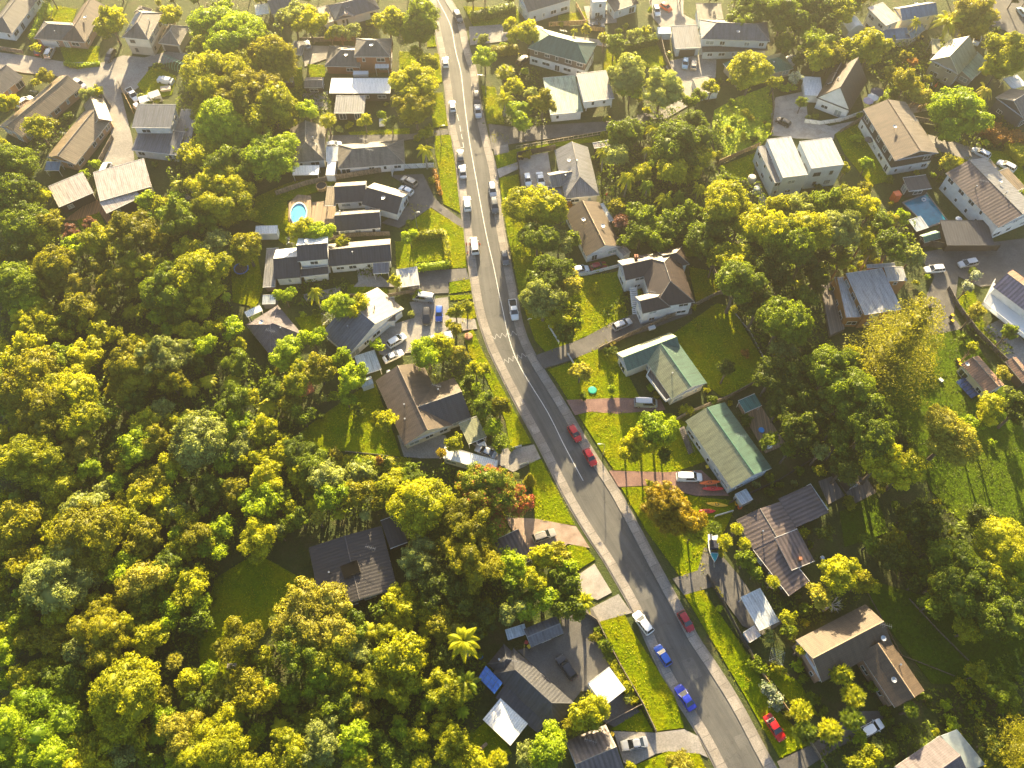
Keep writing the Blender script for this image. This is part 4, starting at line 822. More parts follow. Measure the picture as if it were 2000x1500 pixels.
h = H('house', 'very long low peach brick house with a ribbed tan gable roof', 'house', 'long tan-roofed house', [('gable', (43, 268), (160, 168), (114, 150), 2.7, 1.5, 'tanrib', {})], 'peach')
h = H('house', 'bent peach brick house with tan ribbed roof and blue awning', 'house', 'bent tan-roofed house', [('gable', (147, 322), (218, 232), (165, 216), 2.7, 1.5, 'tanrib', {}), ('gable', (219, 236), (203, 193), (160, 196), 2.7, 1.5, 'tanrib', {}), ('mono', (87, 333), (115, 333), (122, 318), 2.2, .3, 'blueroof', {'open': 1})], 'peach')
h = H('house', 'white two-storey house with charcoal roofs stepping down beside the bush', 'house', 'white stepped house with charcoal roofs', [('mono', (257, 249), (333.5, 250), (355, 209), 5.7, .5, 'bluegrey', {}), ('mono', (256, 293), (345, 303), (362, 262), 2.8, .5, 'bluegrey', {}), ('mono', (338, 278), (372, 278), (397, 216), 2.7, .3, 'greyrib', {})], 'white')
h = H('house', 'dark house with three flat pinkish ribbed roofs around an orange timber deck', 'house', 'flat pink-roofed deck house', [('mono', (115, 405), (183, 376), (155, 342), 3.0, .3, 'pinkrib', {'wall': 'dark'}), ('mono', (195, 393), (296, 364), (264, 317), 3.5, .3, 'pinkrib', {}), ('mono', (208, 417), (275, 385), (262, 367), 2.9, .2, 'pinkrib', {})], 'dark')
h = H('house', 'red brick two-storey house with dark hipped roofs and white window boxes', 'house', 'red brick two-storey house', [('hip', (691, 111), (762, 111), (769, 75), 5.5, 1.9, 'greytile', {}), ('hip', (634, 129), (703, 131), (698, 90), 2.8, 1.6, 'greytile', {'hips': (1, 0)}), ('mono', (732, 133), (759, 133), (760, 124), 2.6, .2, 'white', {'open': 1})], 'brick'); h.chimney(0, .5, .3, 'dish')
h = H('house', 'dark boarded house under a wide flat white roof', 'house', 'flat white-roofed dark house', [('flat', (643, 182), (762, 182), (777, 153), 3.0, 0, 'white', {}), ('mono', (652, 221), (711, 221), (712, 189), 2.6, .2, 'bluegrey', {'dkwin': False})], 'dark')
h = H('garden_shed', 'small shed with brown gable roof and three white doors', 'shed', 'shed with white doors', [('gable', (594, 171), (629, 171), (630, 151), 2.2, .6, 'beige', {'eave': .2})], 'dark')
h = H('garden_shed', 'tiny pale-roofed shed alone on the shaded back lawn', 'shed', 'tiny lawn shed', [('mono', (551, 160), (572, 160), (572, 150), 2.1, .2, 'palegrey', {'eave': .15, 'nowin': 1})], 'dark')
h = H('carport', 'blue-grey flat carport at the end of a concrete drive', 'carport', 'blue-grey carport', [('mono', (567, 107), (590, 108), (594, 83), 2.4, .2, 'greyrib', {'open': 1})], 'white')
h = H('house', 'grey-roofed bungalow with small front bay and brown lean-to behind a hedge', 'house', 'grey-roofed bungalow', [('hip', (655, 40), (742, 17), (734, -14), 2.8, 1.7, 'bluetile', {}), ('gable', (693, 32), (690, 14), (655, 20), 2.8, 1.0, 'bluetile', {}), ('mono', (633, 46), (655, 40), (640, 12), 2.4, .2, 'tanrib', {'nowin': 1})], 'white')
h = H('house', 'white house with dark slate roof cut off by the top edge, bright patio beside it', 'house', 'top-edge slate-roofed house', [('gable', (531, 28), (577, 17), (574, -14), 3.0, 1.5, 'bluetile', {}), ('flat', (500, 30), (526, 26), (524, 6), 2.3, 0, 'white', {'open': 1})], 'white')
h = H('house', 'weathered grey-tiled hipped house with a white canopy and green side path', 'house', 'weathered hipped house', [('hip', (635, 313), (634, 246), (567, 247), 2.7, 1.9, 'oldtile', {'hips': (1, 0)}), ('flat', (571, 342), (622, 341), (622, 323), 2.4, 0, 'white', {'open': 1}), ('flat', (636, 342), (653, 342), (652, 316), 2.4, 0, 'white', {'nowin': 1, 'eave': .1})], 'white')
h = H('house', 'long white house with mossy dark tiled roof and pale ribbed carport', 'house', 'long mossy-tiled white house', [('hip', (660, 330), (791, 320), (788, 273), 2.7, 1.8, 'oldtile', {}), ('mono', (637, 316), (686, 312), (684, 285), 2.5, .2, 'silver', {'nowin': 1})], 'white'); h.chimney(0, .5, .3, 'aerial')
h = H('house', 'white house with bent black tiled roof beside the above-ground pool', 'house', 'bent black-tiled house', [('gable', (655, 397), (716, 393), (722, 353), 2.8, 1.7, 'blacktile', {'roof2': 'beige', 'skip': (1,)}), ('gable', (706, 399), (776, 419), (800, 376), 2.83, 1.7, 'blacktile', {'roof2': 'beige'}), ('gable', (656, 452), (744, 445), (741, 406), 2.6, 1.6, 'blacktile', {'roof2': 'beige'}), ('mono', (634, 402), (656, 402), (656, 366), 2.3, .2, 'tanrib', {'open': 1})], 'white'); h.chimney(2, .12, .7)
h = H('house', 'long white house with black ribbed roofs at three levels', 'house', 'three-level black-roofed white house', [('gable', (642, 520), (765, 509), (762, 466), 3.1, 1.5, 'charcoal', {'roof2': 'beige', 'darkf': 1}), ('gable', (581, 511), (641, 506), (636, 461), 5.6, 1.2, 'charcoal', {'roof2': 'white'}), ('gable', (536, 545), (587, 541), (576, 484), 3.0, 1.5, 'charcoal', {'roof2': 'white', 'darkf': 1}), ('mono', (588, 541), (642, 535), (642, 522), 2.7, .3, 'charcoal', {'nowin': 1}), ('mono', (513, 561), (537, 560), (537, 487), 2.3, .3, 'greyrib', {'nowin': 1, 'wall': 'pinkbrick'}), ('mono', (729, 535), (760, 533), (758, 514), 2.5, .2, 'bluegrey', {'open': 1})], 'white')  # pale far slopes: sun glare on the black roofs painted as colour
h = H('garden_shed', 'white-roofed grey shed by the fence near the pool lawn', 'shed', 'white-roofed shed', [('mono', (498, 457), (541, 456), (541, 442), 2.3, .2, 'white', {'eave': .1, 'nowin': 1})], 'grey')
h = H('garden_shed', 'small blue-grey shed below the brick verandah, trampoline lawn beside it', 'shed', 'small blue-grey shed', [('mono', (512, 594), (538, 593), (539, 577), 2.1, .2, 'silver', {'eave': .1, 'nowin': 1})], 'slate')
h = H('carport', 'square carport with pale grey membrane roof edged in brick colour beside a trimmed hedge', 'carport', 'square grey carport', [('flat', (778, 562), (820, 556), (816, 521), 2.5, 0, 'palegrey', {'open': 1})], 'white')
h = H('house', 'small white house with plum-grey hipped roof shaped like a diamond, deep among bush', 'house', 'diamond plum-roofed house', [('hip', (528, 694), (591, 654), (541, 597), 2.9, 1.9, 'redgrey', {}), ('flat', (483, 620), (513, 606), (505, 597), 2.4, 0, 'white', {'open': 1})], 'white'); h.chimney(0, .35, .3, 'aerial')
h = H('house', 'white house under a broad gable roof, blue-grey and beige, beside the packed drive', 'house', 'broad beige-and-grey gabled house', [('gable', (681, 694), (629, 649), (757, 577), 2.9, 2.4, 'bluegrey', {'roof2': 'beige'}), ('mono', (740, 583), (770, 580), (806, 624), 2.7, .1, 'beige', {'nowin': 1})], 'white'); h.chimney(0, .5, .25)  # sun-facing slope beige, other blue-grey: sunlight put into the roof colour
h = H('carport', 'pale blue-grey ribbed carport tucked behind the parked white sedan', 'carport', 'pale blue carport', [('mono', (705, 734), (745, 721), (725, 687), 2.3, .2, 'silver', {'open': 1})], 'white')
h = H('garden_shed', 'tiny white gabled shed on the corner of the back lawn', 'shed', 'tiny white shed', [('gable', (707, 757), (730, 749), (722, 735), 2.0, .5, 'silver', {'eave': .1, 'nowin': 1})], 'white')
h = H('house', 'L-shaped house with moss-stained brown tiled roof above a paved patio', 'house', 'mossy brown L-shaped house', [('gable', (790, 870), (733.5, 743.5), (825, 709), 2.9, 2.0, 'browntile', {'roof2': 'brownshingle'}), ('gable', (834, 846), (920, 815), (880, 740), 2.87, 2.0, 'darktile', {'roof2': 'brownshingle'})], 'cream'); h.chimney(0, .28, .2); h.chimney(1, .55, .75)
h = H('carport', 'green ribbed carport with a white car nosing out', 'carport', 'green carport', [('mono', (915, 868), (951, 853), (931, 814), 2.4, .2, 'oliveworn', {'open': 1})], 'white')
h = H('garage', 'long white flat-roofed garage beside the red-flowering trees', 'garage', 'long white garage', [('flat', (861, 893), (965, 922), (977, 901), 2.6, 0, 'white', {'eave': .05})], 'white')
h = H('house', 'black ribbed-roof house with a square courtyard opening, sunk in shade among trees', 'house', 'black ribbed-roof house', [('gable', (776, 1149), (745, 1027), (604, 1076), 3.3, .45, 'blackrib', {}), ('mono', (762, 1072), (796, 1059), (776, 1006), 2.8, .2, 'blackrib', {'nowin': 1}), ('mono', (672, 1188), (700, 1178), (694, 1150), 2.7, .1, 'blackrib', {'nowin': 1})], 'dark')
b = MB(); cz = [P(664, 1106, 4.35), P(697, 1093, 4.35), P(704, 1117, 4.35), P(672, 1129, 4.35)]; b.slab([(p.x - h.loc.x, p.y - h.loc.y) for p in cz], 3.2, 4.33, 1, 0); b.build('courtyard_opening', [simple('ridge_blackrib', (.09, .08, .08), .6), simple('dark_void', (.008, .008, .008), .95, spec=0)], h.root); h.chimney(0, .3, .75, 'flue')  # solid block; its near-black top is painted shade for the courtyard well
h = H('carport', 'brown corrugated carport beside a gravel drive with a champagne estate car', 'carport', 'brown corrugated carport', [('mono', (982, 1121), (1042, 1092), (1016, 1033), 2.6, .3, 'purplerib', {'open': 1})], 'white')
h = H('house', 'dark grey hipped house with blue solar panels and a large white shade sail', 'house', 'dark grey house with blue solar panels', [('hip', (1123, 1374), (1003, 1266), (957, 1314), 2.9, 1.9, 'charcoal', {'darkf': 1}), ('hip', (952, 1297), (984, 1258), (1020, 1290), 2.8, 1.3, 'charcoal', {'darkf': 1}), ('mono', (1051, 1432), (968, 1362), (988, 1337), 2.6, .3, 'charcoal', {'darkf': 1}), ('flat', (997, 1456), (943, 1405), (975, 1362), 2.6, 0, 'white', {'open': 1, 'roofc': 1})], 'white')
b = MB()
for i in range(4):
    for j in range(3):
        A_, B_, C_, D_ = P(934, 1324, 3.3), P(949, 1300, 3.3), P(982, 1334, 3.3), P(966, 1356, 3.3)
        pt = lambda u, v: (A_ * (1 - u) * (1 - v) + B_ * (1 - u) * v + C_ * u * v + D_ * u * (1 - v)) - h.loc
        q = [pt((i + .03) / 4, (j + .03) / 3), pt((i + .97) / 4, (j + .03) / 3), pt((i + .97) / 4, (j + .97) / 3), pt((i + .03) / 4, (j + .97) / 3)]; b.face([p + Vector((0, 0, .2)) for p in q]); 
        for x, y in zip(q, q[1:] + q[:1]): b.face([x + Vector((0, 0, .14)), y + Vector((0, 0, .14)), y + Vector((0, 0, .2)), x + Vector((0, 0, .2))])
b.build('solar_panel', simple('solar_blue', (.03, .12, .42), .15, var=.35, scale=1.2, spec=.9), h.root)
h = H('garage', 'long dark-roofed garage with white eaves at the back of the yard', 'garage', 'dark-roofed garage', [('gable', (1037, 1264), (1101, 1237), (1087, 1202), 2.5, .7, 'bluegrey', {}), ('mono', (992, 1250), (1030, 1238), (1022, 1220), 2.2, .2, 'silver', {'nowin': 1})], 'white')
h = H('garage', 'square white flat-roofed garage beside the long grass verge', 'garage', 'square white garage', [('flat', (1180, 1379), (1222, 1346), (1192, 1301), 2.8, 0, 'white', {'eave': .05})], 'white')
h = H('house', 'house with brown ribbed roof cut off by the bottom edge beside a silver coupe', 'house', 'bottom-edge brown-roofed house', [('gable', (1183, 1415), (1105, 1448), (1137, 1545), 2.9, 1.6, 'purplerib', {})], 'brown')
h = H('house', 'grey metal-roofed house wrapped around a walled gravel courtyard', 'house', 'grey courtyard house', [('hip', (1171, 381), (1148, 287), (1084, 297), 3.0, 1.9, 'greyrib', {'hips': (1, 0)}), ('gable', (1078, 366), (1122, 358), (1113, 330), 2.95, 1.3, 'greyrib', {'hips': (0, 0)}), ('flat', (1062, 396), (1116, 392), (1112, 362), 2.3, 0, 'bluegrey', {})], 'cream'); h.chimney(0, .55, .5); h.chimney(2, .95, .6, 'dish')
h = H('house', 'white house with worn brown tiled gable roof squeezed between big trees', 'house', 'brown-tiled gable house', [('gable', (1145, 501), (1102, 413), (1171, 396), 3.0, 1.8, 'brownshingle', {}), ('mono', (1182, 436), (1199, 430), (1190, 394), 2.6, .2, 'silver', {'nowin': 1})], 'white'); h.chimney(0, .4, .7, 'dish')
h = H('house', 'tall white house with dark brown hipped roofs and an outside staircase', 'house', 'tall white brown-roofed house', [('hip', (1357, 590), (1322, 488), (1247, 508), 5.2, 2.0, 'browndark', {}), ('hip', (1255, 613), (1310, 600), (1298, 566), 5.1, 1.3, 'browndark', {'hips': (0, 1)}), ('hip', (1222, 548), (1280, 535), (1266, 496), 5.15, 1.5, 'browndark', {'hips': (0, 0)}), ('hip', (1300, 526), (1347, 516), (1330, 482), 5.05, 1.4, 'browndark', {'hips': (0, 1)})], 'white'); h.chimney(2, .55, .8, 'brick')
b = MB(); s0, s1 = P(1236, 562, 2.8) - h.loc, P(1242, 614, .1) - h.loc
for k in range(14): t = (k + .5) / 14; p = s0.lerp(s1, t); b.box((p.x, p.y, 2.9 * (1 - t) + .05), (1.3, .3, .06), 0)
for s in (-.7, .7): b.bar(s0 + Vector((s, 0, .8)), s1 + Vector((s, 0, .9)), .05, n=4); b.bar(s0 + Vector((s, 0, -.1)), s1 + Vector((s, 0, 0)), .07, n=4)
b.build('staircase', FRAME, h.root)
h = H('house', 'cream house with green L-shaped roof and a long white-railed balcony', 'house', 'green L-roofed house', [('gable', (1225, 725), (1330, 684), (1307, 650), 3.6, 1.5, 'green', {'roof2': 'oliveworn'}), ('gable', (1381, 748), (1322, 665), (1253, 693), 3.63, 1.5, 'green', {'roof2': 'oliveworn'})], 'cream')
b = MB(); rb_ = MB(); bp = [P(1270, 722, 2.6), P(1262, 735, 2.6), P(1300, 785, 2.6), P(1312, 778, 2.6)]; pts = [p - h.loc for p in bp]; b.slab([(p.x, p.y) for p in pts], 2.3, 2.5); b.build('balcony', WOODG, h.root)
for a, c in ((pts[0], pts[1]), (pts[1], pts[2]), (pts[2], pts[3])):
    for z in (2.6, 3.0, 3.4): rb_.bar(Vector((a.x, a.y, z)), Vector((c.x, c.y, z)), .05, n=4)
    n = int((c - a).length / .35)
    for k in range(n + 1): p = a.lerp(c, k / max(1, n)); rb_.bar((p.x, p.y, 2.5), (p.x, p.y, 3.4), .03, n=4)
rb_.build('railing', FRAME, h.root)
h = H('house', 'long house with pale-green chequered roof and wooden deck behind', 'house', 'long green-roofed deck house', [('gable', (1429, 954), (1339, 822), (1417, 788), 4.2, 1.5, 'oliveworn', {'roof2': 'green'})], 'grey')
b = MB()
for k in range(16): t = (k + .5) / 16; p = P(1331, 835, 3.2).lerp(P(1350, 885, .2), t) - h.loc; b.box((p.x, p.y, 3.3 * (1 - t)), (1.2, .32, .06), .5)
b.bar(P(1331, 835, 4.1) - h.loc, P(1350, 885, 1.0) - h.loc, .05); b.bar(P(1338, 832, 4.1) - h.loc, P(1357, 882, 1.0) - h.loc, .05); b.build('staircase', WOODG, h.root)
h = H('garden_gazebo', 'teal-roofed gazebo standing on the wooden deck', 'gazebo', 'teal gazebo', [('mono', (1456, 806), (1488, 792), (1471, 771), 2.4, .2, 'teal', {'open': 1})], 'white')
h = H('garden_shed', 'little shed with plain pale blue flat roof beside the kayaks', 'shed', 'pale blue shed', [('flat', (1449, 986), (1471, 975), (1463, 952), 2.0, 0, 'silver', {'eave': .05, 'nowin': 1})], 'grey')
h = H('house', 'rambling house with plum-brown corrugated roofs of several slopes above a sloping drive', 'house', 'plum corrugated-roofed house', [('gable', (1471, 1073), (1438, 1015), (1521, 974), 2.9, .9, 'purplerib', {}), ('mono', (1555, 1030), (1520, 974), (1580, 946), 2.9, .3, 'purplerib', {'darkf': 1}), ('mono', (1541, 1164), (1471, 1074), (1512, 1056), 2.8, .7, 'purplerib', {}), ('mono', (1546, 1114), (1591, 1096), (1550, 1037), 4.0, .3, 'purplerib', {}), ('mono', (1610, 999), (1618, 995), (1586, 944), 2.7, .1, 'silver', {'nowin': 1, 'open': 1})], 'dark')
b = MB(); c = P(1562, 1092, 4.4) - h.loc; b.box(c, (.6, .6, 1.2)); b.build('chimney', WM['brick'], h.root)
h = H('garden_cabin', 'black cabin with lean-to roof and single white window on a grey deck', 'cabin', 'black cabin', [('mono', (1661, 950), (1634, 906), (1655, 898), 2.9, .3, 'purplerib', {'eave': .15, 'wall': 'dark', 'darkf': 1}), ('mono', (1663, 951), (1685, 938), (1656, 898), 3.1, -.3, 'bluegrey', {'eave': .15, 'darkf': 1})], 'dark')
h = H('carport', 'white ribbed carport at the foot of the sloping drive', 'carport', 'white ribbed carport', [('mono', (1483, 1232), (1522, 1213), (1483, 1150), 2.6, .2, 'silver', {'open': 1})], 'white')
h = H('garden_shed', 'small shed with worn pale ribbed roof against the dark roadside fence', 'shed', 'worn pale shed', [('mono', (1464, 1255), (1486, 1241), (1472, 1223), 2.0, .2, 'pinkrib', {'eave': .1, 'nowin': 1})], 'grey')
h = H('house', 'two-storey pinkish brick house with wide brown shingle roof and sunlit ridge', 'house', 'brown shingle-roofed brick house', [('gable', (1554, 1250), (1690, 1180), (1748, 1257), 4.6, 1.8, 'brownshingle', {}), ('gable', (1806, 1349), (1735, 1245), (1681, 1281), 4.4, 1.5, 'brownshingle', {})], 'pinkbrick'); h.chimney(0, .95, .6, 'aerial'); h.chimney(0, .9, .8, 'dish')
b = MB(); A_, B_ = P(1700, 1305, 2.6) - h.loc, P(1745, 1372, 2.6) - h.loc; d = (B_ - A_).normalized(); nn = Vector((-d.y, d.x, 0)); b.slab([((A_ + nn * s + d * t).x, (A_ + nn * s + d * t).y) for s, t in ((-.9, 0), (-.9, (B_ - A_).length), (.9, (B_ - A_).length), (.9, 0))], 2.3, 2.6); b.build('timber_balcony', WOOD, h.root)
h = H('house', 'house with plum tiled roof and gridded glass pergola cut off by the bottom edge', 'house', 'plum-roofed pergola house', [('gable', (1748, 1497), (1835, 1437), (1890, 1522), 3.0, 1.6, 'redgrey', {})], 'white')
b = MB(); pg = [P(1838, 1437, 2.8), P(1869, 1425, 2.8), P(1924, 1493, 2.8), P(1892, 1505, 2.8)]; q = [p - h.loc for p in pg]
for i in range(6): b.bar(q[0].lerp(q[3], i / 5), q[1].lerp(q[2], i / 5), .05, n=4)
for i in range(4): b.bar(q[0].lerp(q[1], i / 3), q[3].lerp(q[2], i / 3), .05, n=4)
for p in q: b.bar((p.x, p.y, 0), p, .06, n=4)
pp = b.build('pergola_frame', FRAME, h.root); g = MB(); g.slab([(p.x, p.y) for p in q], 2.82, 2.86); g.build('glass_roof', PALEGL, pp)
h = H('house', 'tall pale grey modern house of two flat-roofed towers with rainwater tanks beside it', 'house', 'pale grey flat-roofed house', [('flat', (1585, 329), (1649, 321), (1625, 269), 7.2, 0, 'palegrey', {'eave': .08, 'dkwin': True}), ('flat', (1529, 347), (1578, 341), (1545, 267), 6.7, 0, 'palegrey', {'eave': .08}), ('flat', (1513, 357), (1531, 354), (1499, 284), 4.9, 0, 'greyrib', {'eave': .05})], 'grey')
h = H('house', 'two-storey house with long brown tiled gable, white below and dark boards above', 'house', 'long brown gable house', [('gable', (1748, 314), (1686, 213), (1767, 196), 5.6, 1.6, 'browntile', {'roof2': 'beige', 'wall2': 'white'})], 'dark'); h.chimney(0, .5, .3, 'dish')
h = H('house', 'steep-gabled white house with dark roof, dormers and white terrace wall', 'house', 'steep-gabled white house', [('gable', (1660, 216), (1694, 158), (1624, 143), 3.6, 4.4, 'browndark', {'darkf': 1}), ('flat', (1572, 186), (1608, 188), (1614, 152), 2.6, 0, 'white', {'nowin': 1}), ('gable', (1632, 170), (1640, 152), (1618, 148), 5.0, 1.0, 'browndark', {'darkf': 1, 'nowin': 1}), ('gable', (1640, 150), (1650, 132), (1630, 128), 5.0, 1.0, 'browndark', {'darkf': 1, 'nowin': 1})], 'white')
h = H('house', 'weathered timber chalet with olive-green steep roof, surfboards stacked below', 'house', 'olive-roofed timber chalet', [('gable', (1872, 145), (1909, 105), (1862, 70), 4.8, 2.8, 'olive', {}), ('mono', (1898, 156), (1932, 122), (1909, 104), 2.8, .8, 'palegreen', {}), ('mono', (1821, 104), (1838, 106), (1858, 82), 3.2, .2, 'olive', {'open': 1})], 'greytim')
h = H('house', 'white house with blue and pale ribbed roofs at several levels, curved pale conservatory', 'house', 'blue-roofed house', [('gable', (1762, 40), (1832, 28), (1824, 2), 5.2, 1.4, 'blueroof', {}), ('mono', (1730, 50), (1760, 39), (1727, 5), 5.7, .2, 'pinkrib', {}), ('mono', (1700, 82), (1778, 75), (1772, 58), 2.8, .5, 'blueroof', {}), ('gable', (1781, 76), (1807, 58), (1795, 45), 2.9, .8, 'blueroof', {})], 'cream')
b = MB(); A_, B_, C_ = P(1658, 62, 2.6), P(1688, 53, 2.6), P(1674, 33, 2.6); U = (B_ - A_); Vv = (C_ - B_)
for i in range(8):
    t0, t1 = i / 8, (i + 1) / 8; z0, z1 = (1.3 * math.sin(math.pi * t) for t in (t0, t1)); q = [A_ + U * t0, A_ + U * t1, A_ + U * t1 + Vv, A_ + U * t0 + Vv]; b.face([q[0] + Vector((0, 0, z0)) - h.loc, q[1] + Vector((0, 0, z1)) - h.loc, q[2] + Vector((0, 0, z1)) - h.loc, q[3] + Vector((0, 0, z0)) - h.loc])
    for s in (0, 1): b.face([q[0] + Vv * s - h.loc + Vector((0, 0, -2.6)), q[1] + Vv * s - h.loc + Vector((0, 0, -2.6)), q[1] + Vv * s - h.loc + Vector((0, 0, z1)), q[0] + Vv * s - h.loc + Vector((0, 0, z0))])
for s in (0, 1): q = A_ + U * s - h.loc; b.face([q - Vector((0, 0, 2.6)), q + Vv - Vector((0, 0, 2.6)), q + Vv, q])
b.build('curved_conservatory', [simple('conservatory_pale', (.55, .58, .58), .4)], h.root)
h = H('house', 'dark slate boarded house with beige roof at the edge, white canopy behind', 'house', 'dark slate edge house', [('gable', (1944, 190), (1975, 172), (2050, 200), 4.4, 1.8, 'beige', {}), ('flat', (1978, 174), (2006, 166), (1984, 147), 2.8, 0, 'white', {'open': 1})], 'slate')
h = H('house', 'long house with grey-brown ribbed roof and glazed white front facing the rectangular pool', 'house', 'glazed house by the rectangular pool', [('gable', (1950, 445), (1847, 338), (1924, 308), 5.2, 1.4, 'purplerib', {'roof2': 'greyrib'}), ('mono', (1775, 374), (1820, 368), (1835, 340), 2.8, .3, 'darktile', {'wall': 'dark'}), ('mono', (1850, 479), (1943, 479), (1905, 432), 2.8, .2, 'charcoal', {'nowin': 1, 'wall': 'dark', 'darkf': 1}), ('mono', (1976, 377), (2004, 366), (1965, 330), 2.8, .2, 'tanrib', {'open': 1}), ('mono', (1928, 332), (1946, 326), (1936, 312), 2.8, .2, 'tanrib', {'open': 1})], 'white'); h.chimney(0, .35, .55); h.chimney(0, .6, .3, 'aerial')
h = H('garden_shed', 'striped white-roofed shed beside the rectangular pool', 'shed', 'striped pool shed', [('mono', (1790, 452), (1814, 444), (1793, 425), 2.4, .2, 'silver', {'eave': .1, 'nowin': 1})], 'dark')
h = H('garden_shed', 'small green gabled shed next to the striped pool shed', 'shed', 'small green shed', [('gable', (1806, 474), (1838, 465), (1830, 449), 2.0, .6, 'greenrib', {'eave': .1, 'nowin': 1})], 'dark')
h = H('house', 'white villa with purple-brown corrugated roof and long white balustraded verandah at the edge', 'house', 'white villa with balustrade', [('gable', (2030, 628), (1939, 560), (1980, 528), 4.4, 1.4, 'villa', {'roof2': 'copper'})], 'white')
b = MB(); v0, v1, v2 = P(1944, 545, 3.0) - h.loc, P(1922, 590, 3.0) - h.loc, P(2020, 668, 3.0) - h.loc
b.slab([((p).x, (p).y) for p in (v0, v1, v2, P(2040, 640, 3.0) - h.loc)], 1.9, 2.0)
for a, c in ((v0, v1), (v1, v2)):
    for z in (2.15, 3.0): b.bar((a.x, a.y, z), (c.x, c.y, z), .07, n=4)
    n = int((c - a).length / .25)
    for k in range(n + 1): p = a.lerp(c, k / n); b.box((p.x, p.y, 2.55), (.09, .09, .85))
b.build('verandah_balustrade', FRAME, h.root)
h = H('garden_cottage', 'small cream cottage with coppery ribbed roof alone on the shaded lawn', 'cottage', 'copper-roofed cottage', [('gable', (1928, 769), (1877, 711), (1912, 696), 3.0, .9, 'copper', {'eave': .2})], 'cream'); h.chimney(0, .9, .1, 'dish')
b = MB(); c0 = P(1868, 737, .6); 
for i in range(5):
    for j in range(2):
        A_ = P(1867 + i * 6.2 + j * 9, 746 + i * 6.6 - j * 5, .6); e1 = (P(1873.2, 752.6, .6) - P(1867, 746, .6)) * .88; e2 = (P(1876, 741, .6) - P(1867, 746, .6)) * .9; q = [A_ - c0, A_ + e1 - c0, A_ + e1 + e2 - c0 + Vector((0, 0, .35)), A_ + e2 - c0 + Vector((0, 0, .35))]; b.face(q); b.face([p - Vector((0, 0, .05)) for p in q][::-1])
o = empty('solar_rack', (c0.x, c0.y, 0)); pn = b.build('panels', SOLAR, o); pn.location.z = .6; lg = MB()
for i in range(6):
    for j in range(2): p = P(1867 + i * 6 + j * 12, 746 + i * 6.5 - j * 7, 0) - Vector((c0.x, c0.y, 0)); lg.bar((p.x, p.y, 0), (p.x, p.y, .7 + .3 * j), .04, n=4)
lg.build('support_frame', METAL, o); tag(o, 'tilted rack of dark solar panels in front of the small cream cottage', 'solar panels')
h = H('garden_shed', 'brown ribbed shed at the photo edge behind the cottage', 'shed', 'brown edge shed', [('gable', (1998, 748), (1963, 706), (1984, 696), 2.4, .5, 'copper', {'eave': .1, 'nowin': 1})], 'dark')
h = H('house', 'orange timber house with flat pale roof and roof terrace behind the tall pine', 'house', 'orange timber flat-roofed house', [('flat', (1689, 615), (1762, 604), (1737, 522), 5.4, 0, 'palegrey', {'eave': .08, 'wall': 'timber'}), ('flat', (1735, 549), (1772, 548), (1768, 521), 5.2, 0, 'palegrey', {'eave': .08}), ('flat', (1652, 621), (1688, 620), (1665, 541), 3.6, 0, 'silver', {'eave': .05, 'wall': 'timber'}), ('mono', (1694, 524), (1749, 520), (1748, 514), 5.0, .1, 'palegrey', {'nowin': 1})], 'timber')
b = MB(); dk = [P(1602, 551, 1.2), P(1626, 550, 1.2), P(1650, 642, 1.2), P(1622, 655, 1.2)]; b.slab([((p - h.loc).x, (p - h.loc).y) for p in dk], .2, 1.2); b.build('timber_deck', WOODG, h.root)
b = MB(); tr = [P(1634, 541, 4.3), P(1652, 621, 4.3), P(1688, 620, 4.3)]
for a, c in zip(tr[:-1], tr[1:]): a, c = a - h.loc, c - h.loc; m = (a + c) / 2; b.box((m.x, m.y, 4.0), ((c - a).length, .12, .8), math.atan2((c - a).y, (c - a).x))
b.build('parapet', WM['timber'], h.root)
h = H('house', 'pale blue-white house with grey tiled gable cut off by the top edge', 'house', 'pale blue-white top house', [('gable', (1031, 24), (1118, -2), (1095, -32), 4.2, 1.6, 'greytile', {})], 'grey')
h = H('house', 'tall narrow white building block with brown timber steps beside it, at the top edge', 'house', 'tall narrow white block', [('flat', (1158, 4), (1185, 2), (1182, -14), 5.5, 0, 'white', {'eave': .05})], 'grey')
h = H('house', 'dark charcoal-roofed garage wing at the top edge above a fenced hedge', 'garage', 'top-edge charcoal garage', [('mono', (1200, 22), (1248, 6), (1236, -16), 3.0, .4, 'darktile', {'darkf': 1})], 'grey')
h = H('house', 'brown and white two-storey house with green tiled hipped roof, gleaming behind', 'house', 'green hip-roofed house', [('hip', (1031, 94), (1145, 125), (1172, 86), 5.3, 1.8, 'green', {'wall2': 'white'}), ('flat', (1030, 66), (1048, 72), (1060, 54), 4.4, 0, 'white', {'nowin': 1})], 'brown')
h = H('house', 'house with worn pale-green roof joined to a raised grey-roofed wing on posts', 'house', 'pale-green roofed house', [('mono', (1075, 224), (1139, 218), (1125, 150), 2.9, .4, 'palegreen', {}), ('mono', (1140, 199), (1200, 192), (1183, 141), 5.4, .4, 'greyrib', {'zb': 2.8})], 'white')
for px, py in ((1146, 200), (1195, 193), (1180, 150), (1140, 160)): b = MB(); p = P(px, py, 2.8) - h.loc; b.box((p.x, p.y, 1.4), (.25, .25, 2.8)); b.build('post', FRAME, h.root)
